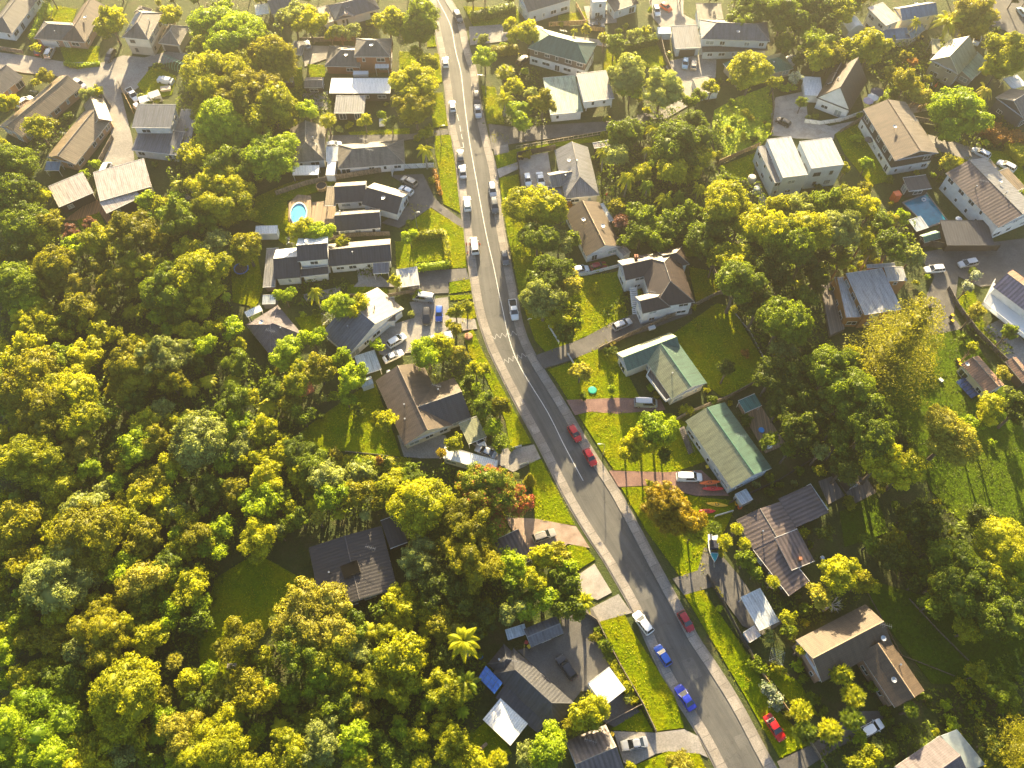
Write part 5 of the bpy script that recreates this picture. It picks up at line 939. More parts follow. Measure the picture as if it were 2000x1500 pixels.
h = H('house', 'two-storey pale grey house with dark hipped roof and double garage', 'house', 'grey hipped house with garage', [('hip', (1370, 76), (1504, 81), (1499, 43), 5.6, 1.8, 'bluetile', {}), ('mono', (1319, 95), (1370, 93), (1367, 54), 2.9, .6, 'greyrib', {'nowin': 1}), ('mono', (1363, 38), (1413, 38), (1408, 9), 3.2, .3, 'oldtile', {'darkf': 1, 'nowin': 1}), ('mono', (1372, 101), (1500, 98), (1500, 90), 2.8, .2, 'darktile', {'darkf': 1})], 'grey'); h.garage(1, 0, .15, .85)
h = H('house', 'low house with deep green angular roof half hidden by a sparse golden tree', 'house', 'low deep-green roofed house', [('hip', (1440, 158), (1550, 134), (1531, 102), 2.7, 1.3, 'greenrib', {}), ('mono', (1412, 124), (1440, 155), (1480, 120), 2.5, .4, 'greenrib', {'nowin': 1})], 'beige')
h = H('garage', 'small beige-roofed garage beside the concrete turning yard', 'garage', 'beige yard garage', [('mono', (1366, 184), (1404, 178), (1397, 148), 2.4, .2, 'beige', {'eave': .1, 'nowin': 1})], 'white')
h = H('garden_shed', 'tiny grey shed with pale gable roof beside the green-roofed house', 'shed', 'tiny grey shed', [('gable', (1543, 124), (1557, 116), (1550, 103), 2.0, .5, 'silver', {'eave': .05, 'nowin': 1})], 'grey')
h = H('garden_shed', 'small pink-white roofed shed hidden behind the twin palms', 'shed', 'pink-white shed', [('mono', (1161, 290), (1192, 284), (1188, 275), 2.4, .2, 'pinkrib', {'nowin': 1})], 'dark')
h = H('garage', 'low pinkish lean-to beside the wall of the tall white house', 'garage', 'low pinkish lean-to', [('mono', (1218, 500), (1232, 492), (1216, 457), 2.3, .2, 'pinkrib', {'nowin': 1, 'eave': .1})], 'white')
# ================================================================ VEHICLES
RD = 'cars parked along the street'
def c(*a, **k): car(*a, **k)
c('suv', 'grey', (889, 22), (900, 43), 'grey four-wheel drive parked by the kerb nearest the top of the street', RD)
c('hatch', 'white', (871, 133), (869, 109), 'white hatchback, upper one of two white cars on the far stretch of street', RD)
c('hatch', 'white', (885, 218), (882, 195), 'white hatchback beside the painted parking bay, front pointing uphill', RD)
c('wagon', 'black', (930, 178), (932, 203), 'black estate car bumper to bumper with a pale sedan behind the lamp post', RD)
c('sedan', 'silver', (932, 204), (935, 229), 'pale silver sedan touching bumpers with the black estate', RD)
c('hatch', 'grey', (900, 315), (898, 290), 'dark grey hatchback directly ahead of the silver one by the red-edged verge', RD)
c('sedan', 'silver', (905, 347), (902, 322), 'silver sedan directly behind the dark hatchback by the verge', RD)
c('wagon', 'silver', (960, 356), (964, 384), 'silver estate parked ahead of the dark one, opposite the white jeep', RD)
c('suv', 'grey', (964, 388), (968, 415), 'dark grey car parked beneath the second street lamp arm', RD)
c('suv', 'white', (914, 412), (911, 383), 'boxy white jeep parked where the path meets the street', RD)
c('van', 'white', (929, 498), (924, 461), 'white work van with crew in orange standing around it')
c('hatch', 'grey', (984, 489), (989, 517), 'single grey hatchback parked against the kerb under the tree shade', RD)
c('ute', 'white', (1000, 583), (1007, 627), 'white pickup truck with open tray parked above the zigzag road markings')
c('hatch', 'red', (1112, 829), (1133, 863), 'red hatchback, the upper of two red cars in a row', RD)
c('hatch', 'red', (1142, 874), (1163, 911), 'bright red hatchback beside the tall lamp post, lower of two in a row', RD)
c('suv', 'white', (1273, 1239), (1239, 1194), 'white estate parked at the head of three cars by the grass verge', RD)
c('hatch', 'blue', (1309, 1302), (1281, 1258), 'mid-blue hatchback parked between the white estate and the dark blue sedan', RD)
c('sedan', 'royal', (1357, 1391), (1320, 1334), 'deep blue sedan parked with wheels by the wide verge, last of three', RD)
c('hatch', 'darkred', (1326, 1190), (1354, 1237), 'dark red hatchback alone in the shade by the opposite kerb', RD)
c('sedan', 'red', (1495, 1393), (1532, 1449), 'old red sedan with sun-bleached boot parked on the grass verge')
c('suv', 'white', (1676, 1437), (1728, 1408), 'white car nosed in beneath the spiky cabbage trees')
c('sedan', 'silver', (1268, 1447), (1210, 1458), 'silver coupe behind the mesh gate at the bottom of the street')
c('wagon', 'black', (1126, 1331), (1087, 1275), 'black estate car on the brown gravel yard')
c('wagon', 'champagne', (1041, 1053), (1084, 1038), 'champagne estate beside the brown corrugated carport')
c('van', 'silver', (1238, 786), (1285, 788), 'silver people mover at the end of the red drive by the green L-shaped roof', cat='van')
c('wagon', 'silver', (1197, 641), (1234, 625), 'silver car on the tarmac drive below the tall white house')
c('canopy', 'white', (1318, 931), (1374, 932), 'white pickup with canopy and roof rails beside the stacked orange kayaks')
c('hatch', 'darkred', (1154, 523), (1184, 515), 'dark red car with black roof in the narrow drive by the white fence')
c('hatch', 'white', (1119, 529), (1150, 523), 'white car half under foliage in the narrow drive by the white fence')
c('van', 'silver', (850, 584), (805, 578), 'silver van parked crosswise above the black and blue cars')
c('suv', 'black', (833, 602), (833, 632), 'black car with sunlit roof beside the blue one')
c('hatch', 'blue', (858, 597), (857, 627), 'blue hatchback in the shade of the yard below the silver van')
c('suv', 'white', (755, 677), (794, 653), 'white four-wheel drive against the wall of the broad gabled house')
c('sedan', 'white', (745, 706), (791, 684), 'long white sedan on the drive next to the pale blue carport')
c('sedan', 'silver', (967, 889), (931, 874), 'silver sedan beside the long white garage')
c('hatch', 'white', (930, 849), (941, 867), 'white car with only its nose out from under the green carport')
c('suv', 'champagne', (815, 363), (783, 345), 'champagne four-wheel drive facing the white block wall')
c('hatch', 'white', (808, 379), (778, 364), 'white car half hidden behind the black-tiled roof end')
c('hatch', 'white', (1028, 338), (1033, 363), 'white hatchback nearer the dark wall inside the gravel courtyard')
c('sedan', 'white', (1053, 337), (1059, 363), 'white sedan nearer the house inside the gravel courtyard')
c('hatch', 'darkred', (72, 106), (82, 89), 'dark red hatchback outside the white garage door')
c('suv', 'silver', (92, 112), (102, 92), 'silver car beside the dark red one outside the garage')
c('wagon', 'black', (222, 97), (208, 119), 'black car beside the oval lawn and hedge at the turning circle')
c('sedan', 'white', (146, 157), (162, 168), 'white car mostly hidden behind the far end of the long tan roof')
c('suv', 'white', (40, 204), (58, 192), 'white car in the gap between the two peach brick houses')
c('van', 'white', (202, 341), (211, 322), 'small white van backed against the flat pink roof')
c('ute', 'white', (250, 173), (268, 196), 'white pickup behind the orange timber fence')
c('hatch', 'lightblue', (1340, 113), (1337, 134), 'light blue hatchback outside the double garage')
c('wagon', 'champagne', (1354, 134), (1358, 113), 'champagne estate beside the light blue one outside the double garage')
c('hatch', 'white', (1280, 10), (1286, 31), 'lilac-white hatchback by the orange car on the top forecourt')
c('hatch', 'orange', (1291, 7), (1311, 20), 'orange-red hatchback on the top forecourt')
c('hatch', 'black', (1543, 244), (1517, 231), 'black hatchback on the drive of the steep-gabled white house')
c('wagon', 'white', (1933, 306), (1900, 290), 'white car near two yellow-lidded bins under the orange hedge')
c('wagon', 'white', (1980, 330), (1953, 316), 'white car partly covered by the brown carport roof')
c('wagon', 'white', (1848, 523), (1803, 527), 'white estate half covered by the tip of the tall pine')
c('wagon', 'silver', (1917, 508), (1865, 519), 'long silver estate on the open bend below the black fence')
c('sedan', 'black', (1182, 16), (1165, 38), 'black car beneath the tall narrow white block')
c('sedan', 'grey', (1151, 49), (1180, 49), 'dark saloon behind the new pine fence below the forecourt')
c('suv', 'black', (1013, 124), (1030, 110), 'black four-wheel drive in the shade by the green hip-roofed house')
c('hatch', 'lightblue', (2003, 30), (1990, 14), 'pale blue-silver hatchback at the corner of the upper right street')
c('ute', 'white', (1915, 64), (1904, 88), 'white pickup with black tray on the drive of the olive-roofed chalet')
c('hatch', 'silver', (602, 92), (596, 78), 'silver-pink car nose beside the blue-grey carport')
c('hatch', 'white', (641, 284), (663, 281), 'white car end at the shaded drive above the pale ribbed carport')
# ================================================================ STREET FURNITURE
def lamp(px, py, hgt, dx, label):
    p = P(px, py, 0); o = empty('street_lamp', p); b = MB(); b.bar((0, 0, 0), (0, 0, 1.2), .11, .11, 8); b.bar((0, 0, 1.2), (0, 0, hgt - .7), .075, .055, 8, cap=False)
    b.build('pole', METAL, o); a = MB(); a.bar((0, 0, hgt - .7), (dx * .12, 0, hgt - .15), .05, .045, 6, cap=False); a.bar((dx * .12, 0, hgt - .15), (dx * .5, .0, hgt + .05), .045, .04, 6, cap=False); a.bar((dx * .5, 0, hgt + .05), (dx, 0, hgt + .1), .04, .035, 6); a.build('arm', METAL, o)
    h_ = MB(); h_.box((dx * 1.12, 0, hgt + .08), (.62, .26, .14), 0, 0, .8); h_.build('lamp_head', simple('lamp_head_pale', (.62, .62, .58), .4), o); tag(o, label, 'street lamp', 'street lamps along the kerb')
lamp(1177, 890, 5.6, -1.1, 'tall street lamp beside the bright red hatchback, arm over the street'); lamp(949, 185, 6.4, -1.6, 'street lamp with curved arm above the black estate car')
lamp(1004, 418, 5.5, -1.7, 'street lamp poking out of the big round roadside tree'); lamp(862, 283, 6.5, 1.0, 'street lamp standing on the long thin verge near the top'); lamp(815, 447, 6.0, .8, 'lamp post casting a long thin shadow on the triangular lawn')
def sign(px, py, label, col=WHITE):
    p = P(px, py); o = empty('street_sign', p); b = MB(); b.bar((0, 0, 0), (0, 0, 2.4), .035, n=6); b.build('post', METAL, o); b = MB(); b.box((.25, 0, 2.2), (.75, .04, .22)); b.box((-.1, .05, 1.9), (.6, .04, .22), .6); b.build('sign_board', col, o); tag(o, label, 'street sign')
sign(1033, 633, 'small white finger sign on the shaded verge beside the white pickup')
bm1 = MB(); bm1.box((0, 0, .48), (.5, .55, .9), 0, 0, 1.12); bm2 = MB(); bm2.box((0, 0, 0), (.60, .66, .09)); bm2.box((0, -.33, -.02), (.5, .06, .06)); bm3 = MB(); bm3.bar((-.3, 0, 0), (.3, 0, 0), .1, n=8)
BD = simple('bin_body_dark', (.03, .04, .05), .5); BY = simple('bin_lid_yellow', (.75, .50, .02), .4); BR = simple('bin_lid_red', (.6, .05, .03), .4); b1m = bm1.mesh('bin_body', [BD]); b2m = bm2.mesh('lid', [BY]); b2r = bm2.mesh('lid', [BR]); b3m = bm3.mesh('wheel', [BLACK])
def bin_(px, py, label, red=False):
    p = P(px, py, .5); o = empty('wheelie_bin', (p.x, p.y, .12), (px % 7) * .2); share('bin_body', b1m, o); share('lid', b2r if red else b2m, o, (0, 0, 1.04)); share('wheel', b3m, o, (0, .28, .1)); tag(o, label, 'wheelie bin', 'yellow-lidded wheelie bins')
for x, y, l in [(1399, 1150, 'yellow-lidded bin nearest the fence end, first of three on the sloping drive'), (1403, 1157, 'middle yellow-lidded bin of three on the sloping drive'), (1408, 1165, 'lowest yellow-lidded bin of three on the sloping drive'), (1858, 618, 'upper yellow-lidded bin against the ramp fence'),
    (1858, 629, 'lower yellow-lidded bin against the ramp fence'), (1870, 706, 'yellow-lidded bin farther out from the small cream cottage'), (1874, 714, 'yellow-lidded bin touching the small cream cottage'), (1380, 914, 'yellow-lidded bin by the wall above the white canopy pickup'), (1193, 676, 'pale-lidded bin at the end of the low fence, drive side'), (1199, 672, 'pale-lidded bin beside the other at the low fence, garden side'),
    (1014, 309, 'yellow-lidded bin in the very corner of the gravel courtyard'), (1020, 309, 'yellow-lidded bin next to the courtyard corner'), (1306, 105, 'yellow-lidded bin by the long retaining wall of the concrete yard'), (1033, 1264, 'yellow-lidded bin at the corner of the dark-roofed garage'), (1920, 280, 'dark bin with yellow lid behind the white car, hedge side'), (1927, 284, 'yellow-lidded bin closest to the white car under the orange hedge'), (1792, 77, 'yellow bin at the foot of the blue-roofed house, wall side'), (1800, 75, 'yellow bin at the foot of the blue-roofed house, drive side'), (1195, 1434, 'yellow-lidded bin on the roof side of the silver coupe')]: bin_(x, y, l)
bin_(1028, 1256, 'red-lidded bin tucked behind the dark-roofed garage corner', True)
# fences and walls
fence([(1010, 307), (1084, 293)], 1.7, FENCED, 'dark timber wall along the back of the gravel courtyard'); fence([(1010, 307), (1018, 368)], 1.7, FENCED, 'dark timber wall on the street side of the gravel courtyard')
fence([(1118, 543), (1155, 536), (1212, 521)], 1.1, FENCEWH, 'white picket fence below the narrow drive with two cars'); fence([(1168, 686), (1230, 656), (1330, 612), (1400, 577), (1412, 575)], 1.5, FENCEW, 'long weathered paling fence running below the tall white house'); fence([(1412, 575), (1392, 530)], 1.4, FENCEW, 'short weathered fence end closing the shaded back lawn')
fence([(1304, 832), (1345, 808), (1417, 780), (1455, 760), (1486, 742)], 1.5, FENCEW, 'paling fence between the two green-roofed houses'); fence([(540, 382), (600, 362), (650, 352), (745, 337)], 1.6, FENCEW, 'grey paling fence above the pool lawn'); fence([(766, 345), (770, 331), (848, 327)], 1.6, FENCEWH, 'white block wall with square panels by the champagne four-wheel drive', 'garden_wall', 'wall', False)
fence([(1135, 1193), (1165, 1213), (1180, 1243), (1210, 1300), (1255, 1377), (1280, 1430)], 1.3, FENCEW, 'long brown fence separating the yard from the wide verge'); fence([(1110, 1083), (1118, 1152)], 1.2, FENCEW, 'short fence beside the gravel parking strip'); fence([(1182, 1414), (1252, 1377)], 1.2, FENCEW, 'short cross fence joining the long brown yard fence')
fence([(1380, 1125), (1400, 1160), (1455, 1262), (1466, 1275)], 1.4, FENCED, 'dark fence between the sloping drive and the grass verge'); fence([(1462, 1270), (1475, 1298), (1535, 1385), (1555, 1410)], 1.1, FENCEL, 'sun-bleached low fence along the verge below the worn pale shed'); fence([(1572, 1436), (1612, 1500)], 1.1, FENCEW, 'low fence post line across the bottom drive')
fence([(1395, 1010), (1430, 1000)], .9, FENCEWH, 'short white rail fence near the red kayak'); fence([(1422, 985), (1520, 940), (1600, 890)], 1.3, FENCED, 'dark fence between the green-roofed deck house and the corrugated-roofed house'); fence([(1402, 322), (1440, 305), (1482, 287)], 1.5, FENCEL, 'orange timber fence at the lower edge of the bright meadow'); fence([(1285, 60), (1298, 115), (1310, 143), (1312, 175)], 1.5, FENCEW, 'tall pale retaining fence between the square lawn and concrete yard')
fence([(1072, 52), (1145, 48)], 1.4, FENCEL, 'new pine fence below the small square lawn at the top'); fence([(1125, 12), (1143, 46)], 1.2, FENCEL, 'short pine fence closing the small top lawn'); fence([(1150, 60), (1180, 62)], 1.3, FENCEL, 'pine fence piece beside the dark saloon'); fence([(235, 168), (262, 222)], 1.5, FENCEL, 'bright orange timber fence beside the turning circle'); fence([(195, 178), (218, 210)], 1.2, FENCEW, 'low brown fence bordering the bent tan-roofed house')
fence([(197, 318), (222, 272)], 1.4, FENCEW, 'pale timber fence between the bent house and the drive'); fence([(0, 98), (48, 106)], 1.3, FENCEW, 'weathered fence along the upper street at the photo edge'); fence([(585, 83), (690, 80)], 1.4, FENCEW, 'weathered fence behind the red brick house yard'); fence([(635, 278), (640, 250)], 1.2, FENCEW, 'short fence at the end of the shaded drive')
fence([(1570, 240), (1600, 244), (1640, 238), (1688, 222)], 1.2, FENCEWH, 'curved white fence in front of the steep-gabled white house'); fence([(1790, 478), (1870, 490), (1945, 490)], 2.0, FENCED, 'black boundary fence below the rectangular pool'); fence([(1850, 566), (1868, 600), (1905, 650), (1960, 705)], 1.3, WOODG, 'weathered timber ramp fence descending beside the cream cottage lawn'); fence([(1505, 168), (1510, 215), (1506, 262)], 1.4, FENCEW, 'brown fence between the meadow and the gravel drive')
fence([(1790, 215), (1880, 190)], 1.3, FENCEL, 'light timber fence above the big round green tree'); fence([(1805, 200), (1755, 215)], 1.0, FENCEW, 'grey fence along the short garden path'); fence([(1835, 245), (1765, 232)], 1.3, FENCEW, 'brown fence behind the long brown gable house'); fence([(685, 580), (760, 580), (815, 570)], 1.1, FENCEW, 'low picket fence below the garden in front of the black-roofed house'); fence([(636, 470), (700, 462), (762, 460)], 1.4, FENCEW, 'brown fence between the black-tiled and the three-level houses')
fence([(1690, 230), (1640, 260)], 1.3, FENCEW, 'grey fence joining the long brown gable house'); fence([(1975, 300), (2010, 295)], 1.3, FENCEW, 'brown fence at the edge behind the orange hedge'); fence([(1695, 1160), (1760, 1280), (1862, 1320)], .4, FENCEW, 'low timber retaining edge down the shaded slope', 'retaining_edge', 'retaining wall', False); fence([(1775, 1170), (1830, 1230), (1890, 1290)], .4, FENCEW, 'pale upper retaining edge on the shaded slope', 'retaining_edge', 'retaining wall', False)
fence([(1425, 600), (1465, 650), (1497, 712)], .5, GRAV, 'pale stone garden edging curving beside the big shaded lawn', 'garden_edging', 'edging', False); fence([(675, 882), (735, 888), (780, 895)], .35, GRAV, 'curved pale edging below the sunlit patch of back lawn', 'garden_edging', 'edging', False); fence([(1000, 877), (1018, 872)], .8, FENCEWH, 'white gate post wall above the garage drive', 'garden_wall', 'wall', False); fence([(1015, 910), (1032, 905)], .8, FENCEWH, 'white wall stub below the garage drive', 'garden_wall', 'wall', False)
fence([(1072, 640), (1092, 672)], .9, FENCEWH, 'single white rail standing on the shaded roadside lawn'); fence([(1109, 694), (1122, 715)], 1.0, FENCEWH, 'small white wall beside the pale flowering bush', 'garden_wall', 'wall', False)
# trellis fence of square bays above the courtyard house
o = None; b = MB(); W0 = P(1008, 291)
for k in range(19):
    p, q = P(1008 + k * 9.3, 291 - k * 1.62) - W0, P(1008 + (k + 1) * 9.3, 291 - (k + 1) * 1.62) - W0
    for z in (.1, 1.0): b.bar((p.x, p.y, z), (q.x, q.y, z), .05, n=4)
    b.bar((p.x, p.y, 0), (p.x, p.y, 1.08), .055, n=4)
o = b.build('trellis_fence', simple('trellis_pale', (.48, .38, .28), .7)); o.location = W0; tag(o, 'pale open trellis fence of square bays along the long drive', 'fence')
# pools
def ring_pool(cx, cy, a, bb, label, h_, wallm, wcol, name='swimming_pool'):
    p = P(cx, cy, h_); o = empty(name, (p.x, p.y, 0), .1); b = MB(); b.lathe((0, 0, 0), [(1, 0), (1, h_), (1, h_ + .06), (.90, h_ + .06), (.90, h_ - .25)], 28, 0, a, bb); b.build('pool_wall', wallm, o)
    w = MB(); w.face([(a * .91 * math.cos(t), bb * .91 * math.sin(t), h_ - .15) for t in np.linspace(0, 2 * math.pi, 29)[:-1]]); w.build('water', wcol, o); tag(o, label, 'pool'); return o
WPOOL = simple('pool_water', (.14, .46, .62), .06, var=.12, scale=.8, spec=.7); WTEAL = simple('pool_water_teal', (.01, .20, .28), .05, var=.25, scale=.7, spec=.7)
ring_pool(583, 417, 2.05, 3.6, 'oval above-ground pool with pale blue water and white rim', 1.2, WHITE, WPOOL)
pd = [P(565, 400), P(582, 383), P(608, 385), P(610, 444), (P(568, 444)), P(564, 430)]; b = MB(); L0 = pd[0]; b.slab([(p.x - L0.x, p.y - L0.y) for p in pd], 0, .55); o = b.build('pool_deck', WOOD); o.location = (L0.x, L0.y, 0); tag(o, 'raised timber deck wrapped around the oval pool', 'deck')
a_, b_, c_, d_ = P(1765, 398), P(1809, 380), P(1848, 431), P(1812, 443); b = MB(); L0 = a_
def lr(t, s, q=[a_, b_, c_, d_]): return (q[0] * (1 - t) + q[1] * t) * (1 - s) + (q[3] * (1 - t) + q[2] * t) * s - L0
o = empty('swimming_pool', L0); e = .05
for q in ([lr(-e, -e), lr(1 + e, -e), lr(1 + e, 0), lr(-e, 0)], [lr(-e, 1), lr(1 + e, 1), lr(1 + e, 1 + e), lr(-e, 1 + e)], [lr(-e, 0), lr(0, 0), lr(0, 1), lr(-e, 1)], [lr(1, 0), lr(1 + e, 0), lr(1 + e, 1), lr(1, 1)]): b.slab([(p.x, p.y) for p in q], 0, .28)
b.build('coping', PATH, o); w = MB(); w.face([Vector((p.x, p.y, .2)) for p in (lr(0, 0), lr(1, 0), lr(1, 1), lr(0, 1))]); w.build('water', WTEAL, o); tag(o, 'rectangular sunken teal pool with a white float ring', 'pool')
pf = P(1804, 390, .3); b = MB(); 
for i in range(12): t0, t1 = 2 * math.pi * i / 12, 2 * math.pi * (i + 1) / 12; b.bar((.45 * math.cos(t0), .45 * math.sin(t0), .12), (.45 * math.cos(t1), .45 * math.sin(t1), .12), .14, n=6)
o = b.build('float_ring', WHITE); o.location = (pf.x, pf.y, .22); tag(o, 'white inflatable ring floating in the rectangular teal pool', 'float')
b = MB(); b.lathe((0, 0, 0), [(1.35, 0), (1.35, 1.0), (1.2, 1.0), (1.2, .6)], 20); b.lathe((0, 0, 0), [(1.2, .75), (0, .75)], 20, 1); o = b.build('spa_tub', [FENCEL, BLACK]); p = P(628, 364, .6); o.location = (p.x, p.y, 0); tag(o, 'round timber spa tub against the grey paling fence', 'spa tub')
def tramp(px, py, R, label):
    p = P(px, py, .8); o = empty('trampoline', (p.x, p.y, 0)); m = MB(); m.face([(R * .86 * math.cos(t), R * .86 * math.sin(t), .8) for t in np.linspace(0, 6.283, 19)[:-1]]); m.build('mat', BLACK, o); r = MB()
    for i in range(18):
        t0, t1 = 2 * math.pi * i / 18, 2 * math.pi * (i + 1) / 18; r.face([(R * .86 * math.cos(t0), R * .86 * math.sin(t0), .81), (R * math.cos(t0), R * math.sin(t0), .83), (R * math.cos(t1), R * math.sin(t1), .83), (R * .86 * math.cos(t1), R * .86 * math.sin(t1), .81)])
        r.bar((R * math.cos(t0), R * math.sin(t0), .78), (R * math.cos(t1), R * math.sin(t1), .78), .04, n=4)
    r.build('pad', simple('trampoline_blue', (.03, .14, .50), .5), o); g = MB()
    for i in range(6): t = i * 1.047; g.bar((R * math.cos(t), R * math.sin(t), 0), (R * math.cos(t), R * math.sin(t), 2.5), .03, n=5)
    g.build('leg', METAL, o); tag(o, label, 'trampoline')
tramp(471, 524, 1.7, 'blue-rimmed trampoline with net poles on the shaded lawn')
# kayaks, boards, boat
def kayak(px, py, L, rz, m_, label, z=.05, name='kayak', w=.46, cat='kayak'):
    p = P(px, py, z); o = empty(name, (p.x, p.y, z), rz); b = MB(); n = 10; R0 = []
    for i in range(n + 1):
        t = i / n; ww = w * math.sin(math.pi * (.04 + .92 * t)) ** .7; x = (t - .5) * L; zk = .16 * (2 * t - 1) ** 4
        R0.append([(x, 0, zk), (x, -ww * .8, .06 + zk), (x, -ww, .2 + zk * .6), (x, -ww * .4, .30 + zk * .5), (x, ww * .4, .30 + zk * .5), (x, ww, .2 + zk * .6), (x, ww * .8, .06 + zk)])
    for r0, r1 in zip(R0[:-1], R0[1:]):
        for i in range(7): j = (i + 1) % 7; b.face([r0[i], r1[i], r1[j], r0[j]])
    b.face(R0[0]); b.face(R0[-1][::-1]); b.build('hull', m_, o, weld=True)
    if name == 'kayak': c2 = MB(); c2.lathe((0, 0, .30), [(.24, 0), (.24, .03), (.18, .03), (.16, -.01), (0, -.01)], 10, 0, 1.8, 1.0); c2.build('cockpit', BLACK, o)
    tag(o, label, cat)
KO, KY, KR = simple('kayak_orange', (.72, .13, .02), .35), simple('kayak_yellow', (.75, .42, .02), .35), simple('kayak_red', (.62, .02, .03), .35)
kayak(1386, 943, 4.2, .1, KO, 'orange kayak lying upper on the rack behind the canopy pickup', .75); kayak(1392, 955, 4.2, 0, KR, 'red-orange kayak lying lower on the rack behind the canopy pickup', .45); kayak(1400, 986, 4.2, -.12, KY, 'long yellow kayak on the shaded grass'); kayak(1381, 999, 3.2, 0, KR, 'red kayak half hidden under the rust-coloured tree'); kayak(1439, 982, 1.5, 1.2, KY, 'short yellow kayak end leaning by the pale blue shed'); kayak(1445, 990, 1.5, 1.0, KO, 'short orange kayak end beside the short yellow one')
kayak(1819, 163, 2.6, 1.3, WHITE, 'white surfboard leaning below the timber chalet', .3, 'surfboard', .3, 'surfboard'); kayak(1827, 168, 2.8, .9, KO, 'orange surfboard leaning below the timber chalet', .3, 'surfboard', .3, 'surfboard')
b = MB(); 
for x in (-1.1, 1.1): b.bar((x, -.6, .4), (x, .6, .4), .04, n=5); b.bar((x, -.6, 0), (x, -.6, .75), .04, n=5); b.bar((x, .6, 0), (x, .6, .75), .04, n=5); b.bar((x, -.6, .73), (x, .6, .73), .04, n=5)
o = b.build('kayak_rack', METAL); p = P(1388, 951); o.location = p; tag(o, 'metal rack holding the two orange kayaks', 'rack')
p = P(1393, 1072, .7); o = empty('trailer_boat', (p.x, p.y, 0), -1.62); b = MB(); R0 = []
for t in np.linspace(0, 1, 11): w = 1.0 * (1 - max(0, (t - .45) / .55) ** 2.2) * (.92 + .08 * min(1, t * 4)) + .02; x = (t - .5) * 5.4; k = .25 * t ** 3; R0.append([(x, 0, .45 + k), (x, -w * .8, .7 + k), (x, -w, 1.25 + k * .6), (x, -w * .85, 1.3 + k * .6), (x, w * .85, 1.3 + k * .6), (x, w, 1.25 + k * .6), (x, w * .8, .7 + k)])
for r0, r1 in zip(R0[:-1], R0[1:]):
    for i in range(7): j = (i + 1) % 7; b.face([r0[i], r1[i], r1[j], r0[j]], 1 if i == 3 and r0[0][0] > .9 else 0)
b.face(R0[0]); b.face(R0[-1][::-1]); b.build('hull', [WHITE, simple('boat_teal', (.02, .35, .38), .3)], o)
b = MB(); b.box((-.5, 0, 1.75), (1.9, 1.7, .9), 0, 0, .8); b.build('canopy', simple('boat_cover_navy', (.015, .02, .05), .8), o); b = MB(); b.box((.75, 0, 1.55), (.5, 1.4, .5), 0, 0, .7); b.build('windscreen', CGL, o)
b = MB(); b.box((0, 0, .4), (5.2, .12, .1)); b.box((-.8, 0, .4), (.1, 1.9, .1)); b.bar((2.6, 0, .4), (3.6, 0, .45), .05); b.build('trailer', METAL, o)
b = MB()
for s in (-1, 1): b.bar((-.8, s * .95 - .09, .3), (-.8, s * .95 + .09, .3), .3, n=12)
b.build('wheel', BLACK, o); tag(o, 'white and teal motorboat with navy cover on a trailer', 'boat')
# umbrellas, tanks, small things
def umb(px, py, R, m_, label):
    p = P(px, py, 2.3); o = empty('patio_umbrella', (p.x, p.y, 0)); b = MB(); b.bar((0, 0, 0), (0, 0, 2.3), .03); b.build('pole', METAL, o); b = MB(); n = 8
    for i in range(n):
        t0, t1 = 2 * math.pi * i / n, 2 * math.pi * (i + 1) / n; b.face([(0, 0, 2.6), (R * math.cos(t0), R * math.sin(t0), 2.05), (R * math.cos(t1), R * math.sin(t1), 2.05)]); b.face([(R * math.cos(t0), R * math.sin(t0), 2.05), (R * math.cos(t1), R * math.sin(t1), 2.05), (R * math.cos(t1), R * math.sin(t1), 1.93), (R * math.cos(t0), R * math.sin(t0), 1.93)])
    b.build('canopy', m_, o); tag(o, label, 'umbrella')
umb(1706, 188, 1.5, WHITE, 'open white patio umbrella beside the steep-gabled house'); umb(1697, 195, 1.4, simple('umbrella_lilac', (.55, .45, .55), .7), 'open lilac patio umbrella in front of the white one'); umb(1714, 178, 1.8, simple('umbrella_navy', (.06, .07, .12), .7), 'large dark navy umbrella behind the white one'); umb(1698, 271, 1.1, simple('umbrella_closed', (.08, .08, .08), .8), 'dark satellite-like round parasol on the balcony of the long brown gable house'); umb(1874, 426, .8, WHITE, 'small white parasol beside the pool house patio')
def tank(px, py, R, h_, m_, label, name='water_tank', cat='water tank'):
    p = P(px, py, h_ / 2); b = MB(); b.lathe((0, 0, 0), [(R, 0), (R, h_ * .85), (R * .8, h_ * .97), (R * .2, h_), (0, h_)], 16)
    for k in range(4): b.lathe((0, 0, h_ * (.15 + .2 * k)), [(R, 0), (R * 1.03, .04), (R, .08)], 16)
    o = b.build(name, m_); o.location = (p.x, p.y, 0); tag(o, label, cat)
tank(1468, 351, 1.0, 2.4, simple('tank_cream', (.60, .54, .46), .5), 'large cream rainwater tank beside the pale grey towers'); tank(1477, 371, .8, 1.8, WHITE, 'smaller white rainwater tank below the cream one');tank(938, 1282, .5, .5, simple('plastic_blue', (.02, .22, .5), .4), 'round blue tub beneath the yellow palm', 'plastic_tub', 'tub'); tank(1487, 840, .6, .35, simple('paddling_blue', (.02, .30, .75), .4), 'round blue paddling pool on the wooden deck', 'paddling_pool', 'paddling pool'); tank(759, 727, .5, .7, WHITE, 'round white tub by the corner of the pale blue carport', 'plastic_tub', 'tub')
tank(915, 657, .9, .6, simple('planter_terracotta', (.40, .17, .09), .7), 'large round terracotta planter at the top of the long verge', 'round_planter', 'planter')
tank(1157, 762, .9, .35, simple('sandpit_green', (.03, .42, .28), .4), 'green sandpit shell in the garden before the green L-shaped roof', 'sandpit', 'sandpit')
tank(1606, 1090, .45, .6, METAL, 'round grey tub beside the corrugated-roofed house, by the big flowering tree', 'plastic_tub', 'tub')
